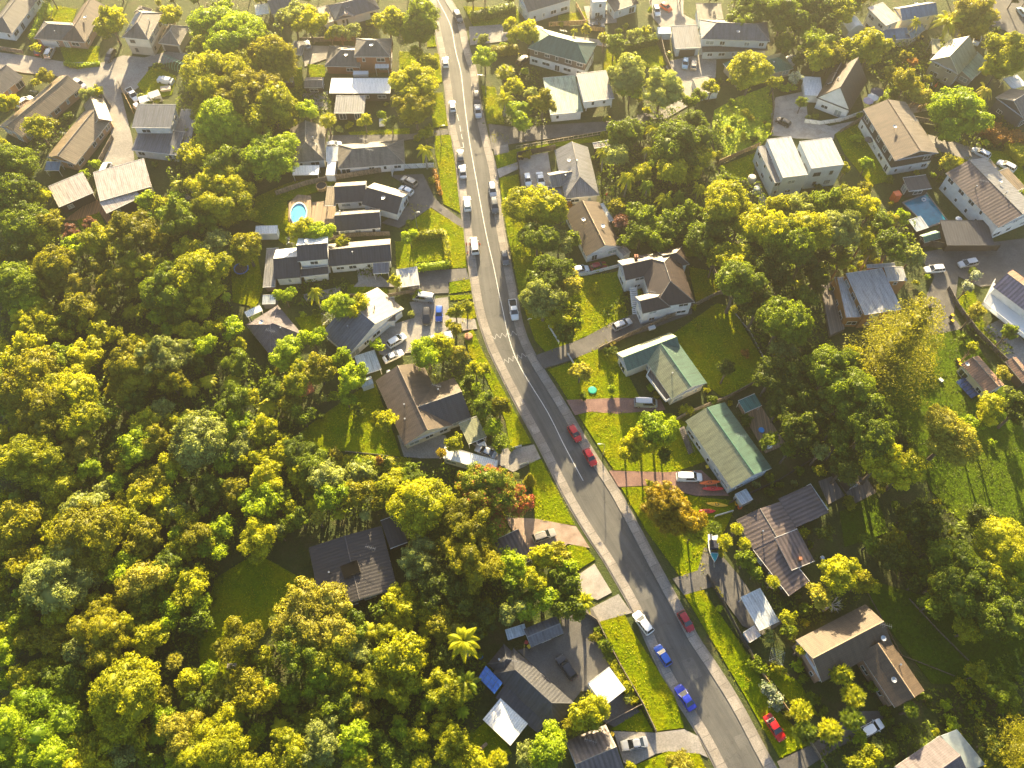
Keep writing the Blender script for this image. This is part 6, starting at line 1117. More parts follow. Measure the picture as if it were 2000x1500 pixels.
def boxy(px, py, s, rz, m_, label, name, cat, z=0.0, tap=1.0):
    p = P(px, py, s[2] / 2 + z); b = MB(); b.box((0, 0, s[2] / 2), s, 0, 0, tap); b.box((0, 0, s[2] + .03), (s[0] * tap + .06, s[1] * tap + .06, .06)); o = b.build(name, m_); o.location = (p.x, p.y, z + .1); o.rotation_euler = (0, 0, rz); tag(o, label, cat)
boxy(1273, 641, (1.5, .8, .5), .35, WHITE, 'flat white box lying beside the long paling fence', 'storage_box', 'box'); boxy(876, 657, (2.0, 2.2, 1.3), .2, simple('tarp_white', (.6, .6, .58), .5, scale=4, var=.3, bump=1), 'pale tarpaulin-covered pile beside the roadside garden', 'covered_pile', 'pile', 0, .75); boxy(845, 662, (1.8, 1.4, .9), .6, simple('tarp_blue', (.30, .50, .65), .5, scale=4, bump=1), 'light blue tarpaulin heap next to the pale covered pile', 'covered_pile', 'pile', 0, .7)
boxy(324, 174, (2.6, 1.5, .6), .2, simple('trailer_board', (.45, .38, .30), .6), 'low flat trailer box beside the covered car', 'box_trailer', 'trailer'); boxy(284, 198, (2.6, 2.2, 1.6), .4, WHITE, 'small white shed next to the fenced white pickup', 'storage_shed', 'shed'); boxy(304, 190, (2.8, 2.4, 1.9), .5, simple('shed_greige', (.42, .40, .36), .6), 'greige shed just behind the small white one', 'storage_shed', 'shed')
boxy(268, 208, (1.6, 2.0, 1.2), .8, simple('tarp_lilac', (.62, .56, .60), .5, bump=1), 'rumpled pinkish cover over a pile by the orange fence', 'covered_pile', 'pile', 0, .7); boxy(1296, 66, (3.6, 2.6, 2.0), 0, simple('shed_white_blue', (.62, .66, .68), .5), 'white box shed at the head of the concrete yard', 'storage_shed', 'shed'); boxy(937, 1465, (3.2, .5, .35), .72, WOOD, 'plain wooden bench lying on the dark lower lawn', 'garden_bench', 'bench')
boxy(1837, 743, (.9, .6, .4), -1.0, WHITE, 'small white box out on the shaded lawn near the cottage', 'storage_box', 'box'); boxy(1748 - 247, 872, (1.0, 1.0, .5), .4, WHITE, 'small white and black barbecue at the end of the wooden deck', 'barbecue', 'barbecue'); boxy(1749, 385, (1.6, 1.6, 2.4), .3, simple('playhouse_orange', (.62, .12, .03), .5), 'orange playhouse with flat top beside the rectangular pool', 'playhouse', 'playhouse'); boxy(596, 762, (3.4, 2.4, .5), .5, simple('mat_orange', (.62, .20, .09), .7), 'orange-red low shelter roof glimpsed among the garden trees', 'play_shelter', 'shelter', 1.6)
boxy(1690, 612, (1.4, 1.0, .8), .1, WHITE, 'white heat pump unit on the roof terrace', 'heat_pump', 'heat pump', 3.7); boxy(705, 145, (4.0, 1.4, .8), 0, WHITE, 'white canopied swing seat against the brick wall', 'swing_seat', 'seat', .8); boxy(746, 238, (1.6, 2.6, .9), .1, simple('dinghy_white', (.68, .66, .64), .5), 'upturned white dinghy on the strip of garden', 'upturned_dinghy', 'boat', 0, .6); boxy(453, 1301, (1.6, .9, .1), 0, CONC, 'pale slab lying on grass beneath the golden round tree', 'paving_slab', 'slab')
p = P(323, 156, .8); root = empty('covered_car', (p.x, p.y, 0), 2.9); Mc = car_meshes('wagon'); b = MB(); b.box((0, 0, .55), (4.5, 1.8, 1.0), 0, 0, .94); b.box((-.3, 0, 1.25), (2.9, 1.62, .5), 0, 0, .8); b.build('dust_cover', simple('cover_silver', (.55, .57, .60), .5, bump=.6), root)
for f in (-1.3, 1.35):
    for s in (-1, 1): share('wheel', Mc['tyre'], root, (f, s * .8, .3))
tag(root, 'car under a pale silver cover on the bright grass', 'car')
# green hoop tunnel frame
p = P(342, 128); o = empty('hoop_tunnel', p, -.55); b = MB()
for k in range(8):
    for i in range(8): t0, t1 = math.pi * i / 8, math.pi * (i + 1) / 8; b.bar((k * 1.0 - 3.5, 1.6 * math.cos(t0), 1.9 * math.sin(t0)), (k * 1.0 - 3.5, 1.6 * math.cos(t1), 1.9 * math.sin(t1)), .05, n=4)
b.bar((-3.5, 0, 1.9), (3.5, 0, 1.9), .04, n=4); b.build('hoops', simple('hoop_green', (.15, .35, .25), .5), o); tag(o, 'pale green hoop tunnel frame at the edge of the bush', 'tunnel frame')
def clothes(px, py, label, R=1.7):
    p = P(px, py, 1.8); o = empty('rotary_clothesline', (p.x, p.y, 0), px % 3); b = MB(); b.bar((0, 0, 0), (0, 0, 1.9), .035); b.build('post', METAL, o); b = MB()
    for i in range(4):
        t = i * math.pi / 2; e = Vector((R * math.cos(t), R * math.sin(t), 2.1)); b.bar((0, 0, 1.7), e, .022, n=4)
        for f in (.35, .55, .75, 1): t2 = t + math.pi / 2; b.bar(e * f + Vector((0, 0, 2.0 * (1 - f))), Vector((R * math.cos(t2) * f, R * math.sin(t2) * f, 2.0)), .012, n=4)
    b.build('arms', METAL, o); tag(o, label, 'clothesline')
clothes(1517, 1283, 'rotary clothesline on the shaded lawn by the low fence'); clothes(643, 622, 'rotary clothesline on the small lawn above the broad gable', 2.2); clothes(1244, 82, 'star-shaped rotary clothesline on the square top lawn', 1.5); clothes(568, 470, 'clothesline frame by the white-roofed shed', 1.5)
# crew
ORANGE = simple('hi_vis_orange', (.78, .13, .03), .7); NAVY = simple('work_trousers', (.03, .035, .06), .9); SKIN = simple('skin', (.45, .28, .20), .6); HAIR = simple('hair_dark', (.04, .03, .02), .8)
def person(px, py, rz, label, pose=0):
    p = P(px, py, 0); o = empty('person', (p.x, p.y, .13), rz)
    V = [(0, 0, .95), (0, 0, 1.15), (0, 0, 1.40), (0, 0, 1.50), (0, .01, 1.60), (0, .015, 1.70), (-.10, 0, .90), (-.13, .03 + .1 * pose, .50), (-.14, 0, .08), (-.14, .14, .04), (.10, 0, .90), (.13, .02 - .08 * pose, .50), (.15, -.02, .08), (.15, .12, .04),
         (-.19, 0, 1.42), (-.28, .02, 1.16), (-.25, .14 + .12 * pose, .95), (-.24, .2 + .12 * pose, .88), (.19, 0, 1.42), (.29, .02, 1.16), (.27, .15, .93), (.26, .2, .86)]
    E = [(0, 1), (1, 2), (2, 3), (3, 4), (4, 5), (0, 6), (6, 7), (7, 8), (8, 9), (0, 10), (10, 11), (11, 12), (12, 13), (2, 14), (14, 15), (15, 16), (16, 17), (2, 18), (18, 19), (19, 20), (20, 21)]
    Rr = [.15, .14, .16, .06, .095, .075, .10, .07, .045, .04, .10, .07, .045, .04, .07, .048, .034, .03, .07, .048, .034, .03]
    me = bpy.data.meshes.new('person_body'); me.from_pydata(V, E, []); ob = bpy.data.objects.new('person_body', me); COL.objects.link(ob); sk = ob.modifiers.new('s', 'SKIN'); ss = ob.modifiers.new('u', 'SUBSURF'); ss.levels = 1; ss.render_levels = 1
    for v, r in zip(me.skin_vertices[0].data, Rr): v.radius = (r, r)
    me.skin_vertices[0].data[0].use_root = True
    dg = bpy.context.evaluated_depsgraph_get(); m2 = bpy.data.meshes.new_from_object(ob.evaluated_get(dg)); bpy.data.objects.remove(ob)
    for m_ in (SKIN, ORANGE, NAVY, HAIR, BLACK): m2.materials.append(m_)
    for f in m2.polygons: z = f.center.z; x = abs(f.center.x); f.material_index = 4 if z < .09 else (2 if z < .93 and x < .22 else (1 if z < 1.46 and not (z < .94 and x > .2) else (3 if z > 1.66 or (z > 1.56 and f.center.y < -.02) else 0))); f.use_smooth = True
    link(bpy.data.objects.new('body', m2), o); tag(o, label, 'person', 'road crew in orange around the white van')
person(912, 483, 2.0, 'crew member in orange top on the footpath, farther up beside the van', 1); person(914, 500, 1.2, 'crew member in orange top walking the footpath behind the van', 0); person(918.5, 484, -.6, 'crew member in orange top close against the kerb side of the van', 1); person(937, 483, 2.6, 'crew member in orange top on the road side of the van', 0); person(1184, 386, .5, 'person in orange top beside the grey courtyard house wall', 0)
# ================================================================ TREES  (photo x, photo y, crown radius in photo px, kind, colour)
T_ = '''
25 330 40 b g;20 392 44 b g;45 432 40 b g;60 385 24 b y;76 470 26 b y;110 512 36 b o;30 562 42 b g;100 560 22 m o;150 560 24 m t;190 520 22 m o;255 455 38 m o;276 520 26 m y;312 470 22 m o;355 430 40 m g;
440 400 52 m y;415 360 40 m y;290 395 20 b l;312 405 20 b y;395 540 44 b y;330 570 44 b g;425 482 28 b s;482 490 26 b g;160 602 28 b o;190 612 24 f y;90 640 26 b y;60 690 34 b y;50 742 50 b o;130 762 44 b y;90 805 48 b o;150 822 40 b y;
170 690 30 b y;262 722 48 m o;320 700 40 m s;332 745 30 m o;370 758 20 f y;405 742 20 f y;450 745 22 f y;462 785 30 m g;60 900 44 b y;155 880 32 m t;110 935 32 b y;240 902 22 b o;310 862 28 m o;392 858 50 b s;318 802 20 b s;
290 940 28 b o;312 972 26 b y;118 972 20 b y;165 992 38 b s;205 958 20 b s;35 1024 40 b o;360 1012 22 b y;440 905 24 b l;470 872 25 b s;458 962 26 b o;182 1046 56 b o;50 1100 34 b o;124 1134 54 b s;280 1052 32 b o;285 1132 40 b t;
372 1152 32 b y;420 1072 24 b l;350 1040 18 b l;62 1252 26 m o;152 1275 30 b s;196 1245 48 m o;290 1246 34 b y;230 1172 26 b o;256 1355 58 b y;80 1445 84 m l;105 1385 30 b y;355 1432 40 m t;424 1472 56 m y;412 1312 20 b l;340 1292 20 c t;
235 1472 26 b s;482 1335 36 b o;462 1252 42 m o;620 1208 58 b t;545 1226 20 b s;582 1275 42 m g;642 1285 40 m y;692 1266 28 b s;722 1232 24 f y;756 1232 28 m y;790 1212 22 m y;786 1290 44 b y;735 1325 28 m y;776 1352 30 m y;870 1290 26 b d;
494 1362 40 b o;630 1452 44 m s;622 1400 28 b y;702 1382 22 c t;820 1405 16 b y;560 1490 46 m y;702 1492 26 b y;822 1490 22 c y;506 1432 16 b l;700 962 28 b o;640 932 30 b s;662 1004 14 f y;610 988 20 f y;620 1012 16 c t;762 972 26 b o;
826 992 52 b y;902 1032 52 m o;820 1094 36 m s;950 958 44 b r;1000 978 32 b r;962 1030 28 b r;930 1102 50 m o;850 1152 34 b d;1002 1112 30 b l;1062 1092 26 b y;1040 1132 28 b y;1092 1086 22 b o;1000 1192 22 b s;1142 1176 24 x y;
900 1162 38 b d;940 1212 28 b d;782 1172 30 b y;912 1335 34 p g;1150 1392 32 b y;1074 1462 34 b l;1028 1476 22 b s;972 1484 22 c y;1120 1420 18 b o;1185 1262 14 b g;1162 1244 10 b o;1228 1342 10 b y;1330 1496 30 b t;
532 305 42 b l;494 300 14 m s;530 122 44 b o;512 172 38 m t;532 212 44 b y;500 242 30 m y;602 216 22 b l;480 62 36 b l;572 32 26 b s;602 42 28 m y;665 62 14 m s;690 62 14 m s;645 66 12 b y;760 46 28 b y;816 48 38 b g;810 168 34 b y;810 210 32 b o;
813 100 16 c y;836 122 20 m y;832 258 14 b y;830 292 22 p y;640 236 20 c y;712 236 12 b y;764 240 14 b s;746 225 9 m l;456 92 46 b l;430 52 40 b l;400 132 36 b y;470 132 34 b y;430 182 52 m y;440 252 46 b l;480 202 46 m o;385 300 30 b y;442 330 40 m g;
216 46 28 b y;335 30 18 b y;20 202 18 b y;75 252 24 b y;96 242 14 b o;90 150 14 b o;172 184 12 b s;192 178 10 b y;138 452 14 m w;178 440 14 m w;166 340 9 b l;186 322 10 b l;70 92 10 b y;
482 486 30 b o;590 452 24 b y;622 455 24 b l;668 472 12 b y;800 462 13 b l;616 572 20 p y;556 578 16 b l;664 597 28 b l;700 602 22 b y;772 550 12 b y;610 662 22 b l;560 692 28 b l;666 700 18 b l;622 722 30 b o;580 742 30 b y;690 735 26 b l;
676 778 16 b l;590 812 22 b g;520 792 24 f y;752 822 22 b y;740 808 12 b y;836 692 30 b l;862 682 26 b y;894 692 18 b t;930 722 16 b y;944 722 14 b y;930 760 12 b l;945 792 24 b g;976 794 20 b o;966 836 18 b l;976 866 18 b g;887 865 17 b y;917 742 12 b g;
736 675 12 b l;890 606 16 b y;912 600 14 b y;890 640 14 b o;878 632 8 b y;655 888 12 b t;702 928 24 b s;762 950 28 b y;862 884 12 c u;700 900 12 b l;720 905 10 b g;740 900 9 b k;755 905 10 b g;
947 112 20 b l;940 76 13 m s;995 52 14 b y;1002 72 16 b y;1032 66 22 b y;985 142 22 c y;985 195 26 x y;1002 168 20 b y;1014 218 20 b l;1022 242 18 b l;1060 202 26 m o;1035 180 12 b s;1122 60 10 p y;1144 58 10 m t;1180 74 14 c y;1200 88 18 b g;
1238 70 14 b s;1262 62 10 m y;1224 146 32 b s;1232 176 18 b l;1292 176 36 m s;1330 290 44 b g;1280 252 28 p y;1240 246 18 p y;1180 298 22 p y;1225 348 24 p y;1264 362 20 p g;1300 388 24 p y;1328 384 18 p g;1332 414 16 p g;1366 366 20 p y;
1220 262 28 b g;1204 300 24 b s;1316 332 30 b y;1366 305 24 b y;1292 310 22 b g;1040 402 48 b y;1050 462 34 b g;1092 472 22 b s;1072 540 36 b g;1110 558 30 b t;1062 588 40 b s;1102 612 30 b y;1110 642 22 b g;1106 402 10 b k;1116 470 16 b g;
1214 432 16 b w;1250 420 26 b g;1252 455 24 b g;1420 392 40 b y;1446 432 26 b y;1400 442 26 b g;1380 470 34 b g;1430 505 30 b y;1442 552 38 b g;1490 442 40 b y;1540 472 44 b g;1590 452 38 b y;1640 450 34 b s;1592 540 22 b d;1662 400 30 b y;1622 402 28 b g;
1562 402 24 b s;1690 372 15 b o;1692 320 14 b l;1650 330 12 b y;1760 425 14 b l;1740 430 14 b t;1720 442 24 b g;1700 412 20 b y;1740 482 28 b g;1782 498 20 b s;1520 402 22 b y;1500 520 32 b d;1570 502 28 b d;1530 622 44 b g;1480 600 26 b d;1562 662 20 f g;1530 682 24 b s;
1510 730 30 b d;1622 722 40 b g;1662 772 44 b g;1700 832 46 b g;1722 902 38 b y;1770 918 34 b y;1640 862 28 b g;1602 882 18 m s;1560 840 30 b d;1590 790 30 b d;1560 740 30 b d;1650 912 26 b d;1856 858 48 b t;1900 828 18 b l;1930 798 26 b y;1800 1024 38 b d;
1744 1092 28 b d;1700 1060 20 b g;1862 1102 42 b g;1950 1064 44 b y;1940 1132 36 b y;1984 1130 30 b l;1920 1012 26 b d;1640 1122 36 b y;1602 1162 24 b t;1680 1140 24 b o;1702 1142 16 b y;1510 1136 16 c y;1540 1206 15 b y;1572 1192 14 b g;1542 1236 14 b g;
1352 1042 24 b y;1300 990 42 m u;1330 1010 34 m u;1440 1032 15 c y;1395 1030 17 c g;1416 1056 17 c y;1454 1062 15 c y;1456 1096 20 b g;1258 858 28 b y;1284 842 34 b l;1226 878 22 b y;1298 890 14 b g;1270 945 8 m y;1134 724 22 b t;1195 762 9 m l;
1640 1312 28 c y;1668 1358 28 c y;1622 1428 28 c y;1664 1404 26 c g;1566 1388 26 c y;1572 1430 26 c g;1500 1345 16 b h;1512 1366 14 b h;1476 1300 14 b g;1566 1268 12 c y;1700 1482 20 b y;1672 1490 20 b y;1740 1462 14 b g;1780 1386 18 c g;
1880 1150 44 b g;1820 1180 26 b g;1950 1200 44 b g;1892 1230 28 b y;1850 1130 22 b d;1790 1140 18 b d;1850 46 34 x y;1790 42 14 p y;1900 30 40 m t;1592 82 28 b g;1600 112 26 b y;1560 120 12 b g;1868 228 44 b l;1894 184 24 p y;1924 176 22 p t;1972 102 36 b y;
1950 132 26 b y;1742 142 18 b t;1702 92 30 b y;1662 98 26 b y;1626 108 24 b o;1780 122 10 m k;1770 162 26 b o;1792 182 22 b t;1812 190 16 b y;1468 142 36 b y;1512 160 14 b y;1390 172 14 b y;1366 188 14 b g;1348 200 14 b g;1552 152 14 b h;1530 172 9 b l;1546 170 8 b l;
1566 200 10 b g;1590 12 36 b g;1640 22 26 b y;1530 30 32 b g;1470 20 30 b g;1450 40 26 b g;1560 48 26 b g;1610 48 22 b d;1840 270 8 b l;1830 300 10 b t;1850 320 18 b t;1900 60 20 b o;1920 250 14 b k;1840 250 12 b g;1672 270 9 b l;
1905 540 12 b h;1890 560 12 b h;1900 530 9 b g;1905 610 18 b t;1970 650 16 b g;1900 680 12 b y;1880 660 9 b g;1960 728 14 b t;1990 800 26 b d;1640 790 18 b d;1475 1120 14 b g;1480 560 14 b g;1345 420 26 b g;1310 440 26 b g;1290 470 22 b g;1225 470 18 b g;
1350 340 20 b y;1360 430 22 b g;1140 775 8 b g;1455 690 8 m k;1500 770 12 b d;1420 720 16 b d;1540 880 16 b g;1500 860 18 b g;1560 920 10 b g;1540 1010 10 b g;1612 1040 14 b d;1240 540 8 m y;1215 600 8 m y'''
seen = []
for s in T_.replace('\n', '').split(';'):
    if not s.strip(): continue
    a = s.split(); x, y, r = map(float, a[:3]); tree(x, y, r, a[3], a[4]); seen.append((x, y, r))
tree(905, 1252, 40, 'p', 'y', 'tall golden palm with long arching fronds above the dark grey house with blue solar panels', H=13); seen.append((905, 1252, 34))
# woodland filled in between the crowns picked out above
W1 = [(-10, 280), (60, 320), (100, 425), (120, 470), (215, 450), (330, 400), (335, 300), (360, 130), (400, 30), (430, -10), (500, 60), (560, 60), (500, 190), (500, 330), (490, 380), (440, 440), (455, 600), (480, 700), (560, 730), (580, 850), (600, 900), (700, 905), (860, 915), (930, 930), (1010, 960), (990, 1010), (985, 1060), (1000, 1160), (960, 1220), (920, 1245), (930, 1300), (900, 1440), (940, 1510), (-10, 1510)]
CUT1 = [(575, 1040), (760, 1000), (800, 1060), (790, 1160), (640, 1200), (560, 1215), (480, 1310), (385, 1345), (380, 1250), (420, 1110), (500, 1060)]
W2 = [(1170, 290), (1230, 240), (1372, 228), (1378, 325), (1470, 365), (1500, 400), (1650, 390), (1780, 440), (1790, 500), (1640, 520), (1600, 560), (1610, 670), (1690, 700), (1780, 860), (1800, 950), (1730, 960), (1620, 900), (1540, 900), (1500, 720), (1430, 590), (1400, 530), (1340, 480), (1240, 490), (1200, 430)]
W3 = [(1720, 1040), (1800, 960), (1900, 1040), (2010, 1000), (2010, 1260), (1880, 1190), (1740, 1130)]
W4 = [(1420, -10), (1720, -10), (1640, 40), (1640, 130), (1560, 110), (1510, 70), (1510, 40), (1420, 30)]
W5 = [(1860, 1340), (1900, 1300), (2010, 1260), (2010, 1510), (1940, 1510)]
W6 = [(1640, 110), (1720, 80), (1840, 90), (1830, 120), (1800, 200), (1740, 200), (1720, 130), (1640, 130)]
def inside(p, poly):
    x, y = p; c = False
    for (x0, y0), (x1, y1) in zip(poly, poly[1:] + poly[:1]):
        if (y0 > y) != (y1 > y) and x < (x1 - x0) * (y - y0) / (y1 - y0) + x0: c = not c
    return c
rf = random.Random(11)
def fill(poly, n, rad, cols, cut=None, kinds='bbbmmf', sp=.62):
    xs = [p[0] for p in poly]; ys = [p[1] for p in poly]; k = 0; tries = 0
    while k < n and tries < 9000:
        tries += 1; x, y = rf.uniform(min(xs), max(xs)), rf.uniform(min(ys), max(ys))
        if not inside((x, y), poly) or (cut and inside((x, y), cut)): continue
        r = rf.uniform(*rad) * (.72 + .38 * y / 1500)
        if any(math.hypot(x - a, y - b) < sp * (r + q) for a, b, q in seen): continue
        if any(inside((x + r * .85 * cx_, y + r * .85 * sx_), q) for q in HB for cx_, sx_ in ((1, 0), (.7, .7), (0, 1), (-.7, .7), (-1, 0), (-.7, -.7), (0, -1), (.7, -.7), (0, 0))): continue
        kd = rf.choice(kinds); tree(x, y, r * (.8 if kd == 'f' else 1), kd, rf.choice(cols)); seen.append((x, y, r)); k += 1
    return k
W7 = [(-20, -45), (835, -45), (835, -4), (-20, -4)]; W8 = [(890, -45), (2020, -45), (2020, -4), (890, -4)]
W9 = [(1045, 1100), (1108, 1098), (1112, 1150), (1150, 1165), (1100, 1200), (1030, 1215), (985, 1215), (990, 1150)]
nf = [fill(W9, 9, (18, 26), 'gygl', None, 'bbm'), fill(W7, 22, (14, 24), 'ygols', None, 'bbm', .8), fill(W8, 24, (14, 24), 'gyods', None, 'bbm', .8), fill(W1, 190, (18, 34), 'yyyyoggglly', CUT1), fill(W1, 190, (12, 20), 'oygglyys', CUT1, 'mmbbf', .40), fill(W2, 24, (16, 28), 'ggdydo', None, 'bbbp'), fill(W3, 10, (18, 30), 'ggdyo'), fill(W4, 8, (16, 26), 'ggdo'), fill(W5, 5, (18, 28), 'gdy'), fill(W6, 6, (10, 18), 'gyo')]
print('filled', nf, 'trees', len(TREES), {k: sum(t[3] == k for t in TREES) for k in 'bmfpxcyB'})
# small shrubs wherever gardens leave room
def free(x, y, r):
    if any(inside((x, y), q) for q in LAWNS) and rf.random() < .97: return False
    if inside((x, y), [(1745, 390), (1810, 368), (1865, 435), (1815, 460)]) or math.hypot(x - 583, y - 417) < 48: return False
    if any(inside((x, y), q) for _, q in DR) or any(inside((x, y), q) for q in HB): return False
    if any(abs(y - b) < 60 and math.hypot(x - a, y - b) < r + 2 for a, b in ROADPTS): return False
    return not any(math.hypot(x - a, y - b) < .85 * (r + q) for a, b, q in seen)
ROADPTS = []
for l0, l1 in zip(le, re_):
    for t in np.linspace(-.22, 1.22, 12): ROADPTS.append(proj(l0.lerp(l1, t)))
ns_, tr_ = 0, 0
while ns_ < 190 and tr_ < 12000:
    tr_ += 1; x, y = rf.uniform(0, 2000), rf.uniform(0, 1500); r = rf.uniform(6, 13) * (.6 + .6 * y / 1500)
    if inside((x, y), W1) or inside((x, y), CUT1) or not free(x, y, r): continue
    tree(x, y, r, rf.choice('bbm'), rf.choice('ggyyolsygl')); seen.append((x, y, r)); ns_ += 1
print('shrubs', ns_)
# two tall tiered pines: base point, tip point -> height
def pine(base, tip, rp, col, label):
    b_ = P(*base); lo, hi = 1.0, 60.0
    for _ in range(40):
        m = (lo + hi) / 2; q = proj((b_.x, b_.y, m)); 
        if math.hypot(q[0] - base[0], q[1] - base[1]) < math.hypot(tip[0] - base[0], tip[1] - base[1]): lo = m
        else: hi = m
    tree(base[0], base[1], rp, 'n', col, label, H=min(lo, 28), base=base); print('pine', lo)
pine((1712, 735), (1835, 535), 98, 'o', 'tallest tiered pine with drooping golden-green branches over the flat-roofed timber house')
pine((1962, 1480), (2012, 1290), 76, 'o', 'tiered pine with pointed green branch tips in the bottom right corner')
tree(1035, 935, 15, 'y', 'o', 'clipped cone-shaped cypress at the top of the sunlit verge')
dead_tree(378, 390, 22, 'bare pale dead tree between the feathery trees by the pink-roofed house'); dead_tree(470, 805, 24, 'bleached leafless tree in the bush above the brown-tiled house lawn'); dead_tree(1625, 1180, 20, 'bare twiggy tree in front of the red-tipped tree')
dead_tree(1910, 610, 9, 'small bare orange-lit tree at the corner of the white villa')
# hedges
leafy_strip('hedge', [(90, 5), (76, 35), (62, 72)], 1.6, 2.2, 'l', 'tall pale lime hedge between the two top-left houses')
leafy_strip('hedge', [(806, 458), (866, 450)], 1.5, 1.6, 'y', 'golden clipped hedge on the upper side of the enclosed lawn'); leafy_strip('hedge', [(866, 450), (872, 470), (876, 512)], 1.2, 1.5, 'y', 'narrow clipped hedge on the street side of the enclosed lawn'); leafy_strip('hedge', [(812, 520), (878, 512)], 1.3, 1.5, 'l', 'straight green hedge on the lower side of the enclosed lawn')
leafy_strip('hedge', [(848, 330), (854, 352), (860, 378)], .8, .8, 'k', 'low red-orange flowering hedge along the upper verge'); leafy_strip('hedge', [(126, 122), (150, 127), (193, 122)], 1.2, .9, 'l', 'low curved hedge bordering the oval lawn')
leafy_strip('hedge', [(1925, 240), (1950, 252), (1965, 268), (1998, 262)], 4.0, 2.6, 'k', 'broad orange-brown clipped hedge at the edge'); leafy_strip('hedge', [(1740, 175), (1726, 196)], 2.0, 1.0, 'l', 'bright lime clipped hedge block beside the umbrellas'); leafy_strip('hedge', [(1975, 275), (2010, 310)], 3.0, 2.2, 'y', 'green hedge below the orange-brown one')
leafy_strip('hedge', [(960, 95), (995, 92), (1010, 90)], 2.0, 2.0, 'o', 'olive hedge behind the round lime roadside tree'); leafy_strip('hedge', [(920, 28), (950, 22), (1005, 8)], 2.5, 2.0, 'g', 'dark hedge row across the top verge lawn'); leafy_strip('hedge', [(1205, 88), (1250, 78), (1282, 70)], 2.2, 2.2, 'g', 'green hedge along the upper side of the square lawn')
leafy_strip('hedge', [(1168, 1225), (1182, 1262), (1196, 1288)], 1.6, 1.0, 'g', 'bushy garden strip inside the long brown yard fence'); leafy_strip('hedge', [(1196, 1290), (1222, 1335), (1240, 1372)], 1.3, .9, 'y', 'yellow-green strip between the white garage and the yard fence'); leafy_strip('hedge', [(900, 745), (925, 790), (950, 850)], 2.4, 1.1, 'g', 'dense planting bed on the street side of the brown L-shaped house')
leafy_strip('hedge', [(640, 620), (700, 590), (735, 580)], 2.2, 1.3, 'g', 'shaded shrub row above the broad gabled house'); 
leafy_strip('hedge', [(610, 905), (690, 902), (800, 908)], 3.0, 1.0, 'y', 'mixed flower bed along the curved lawn edging'); leafy_strip('hedge', [(1500, 1335), (1525, 1385)], 1.6, .9, 'h', 'bed of white blooms beside the sun-bleached low fence')
# undergrowth: what grows between the trees
def undergrowth(name, polys, dens, hgt, col, label, cut=None, ls_=.30):
    Vs, Fs, Ts = [], [], []; off = 0
    for poly in polys:
        Wp = [P(*p)[:2] for p in poly]; xs = [p[0] for p in Wp]; ys = [p[1] for p in Wp]; area = (max(xs) - min(xs)) * (max(ys) - min(ys)); n = int(area * dens)
        X = np.column_stack([rng.uniform(min(xs), max(xs), n), rng.uniform(min(ys), max(ys), n)])
        def msk(X, W):
            c = np.zeros(len(X), bool)
            for (x0, y0), (x1, y1) in zip(W, W[1:] + W[:1]):
                k = (y0 > X[:, 1]) != (y1 > X[:, 1]); xi = (x1 - x0) * (X[:, 1] - y0) / ((y1 - y0) or 1e-9) + x0; c ^= k & (X[:, 0] < xi)
            return c
        X = X[msk(X, Wp)]
        if hgt < .3: X = X + rng.normal(0, .2, X.shape)
        for cu in (cut or []): X = X[~msk(X, [P(*p)[:2] for p in cu])]
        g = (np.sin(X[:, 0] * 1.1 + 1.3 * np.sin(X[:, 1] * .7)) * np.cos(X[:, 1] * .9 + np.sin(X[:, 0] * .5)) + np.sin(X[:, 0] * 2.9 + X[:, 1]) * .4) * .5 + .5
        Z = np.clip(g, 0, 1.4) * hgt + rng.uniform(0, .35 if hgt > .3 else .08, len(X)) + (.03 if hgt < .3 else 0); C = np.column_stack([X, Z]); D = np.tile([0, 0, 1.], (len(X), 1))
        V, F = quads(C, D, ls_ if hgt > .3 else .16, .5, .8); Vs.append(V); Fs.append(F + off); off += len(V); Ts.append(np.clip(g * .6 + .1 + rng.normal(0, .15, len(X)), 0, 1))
    me = np_mesh(name, np.concatenate(Vs), np.concatenate(Fs), np.concatenate(Ts), LM[col]); o = bpy.data.objects.new(name, me); link(o); tag(o, label, None, None, 'stuff'); return o
undergrowth('undergrowth', [W1, W2, W3, W4, W5, W6], 8.0, 3.0, 'g', 'dark leafy undergrowth between the woodland trees', [CUT1])
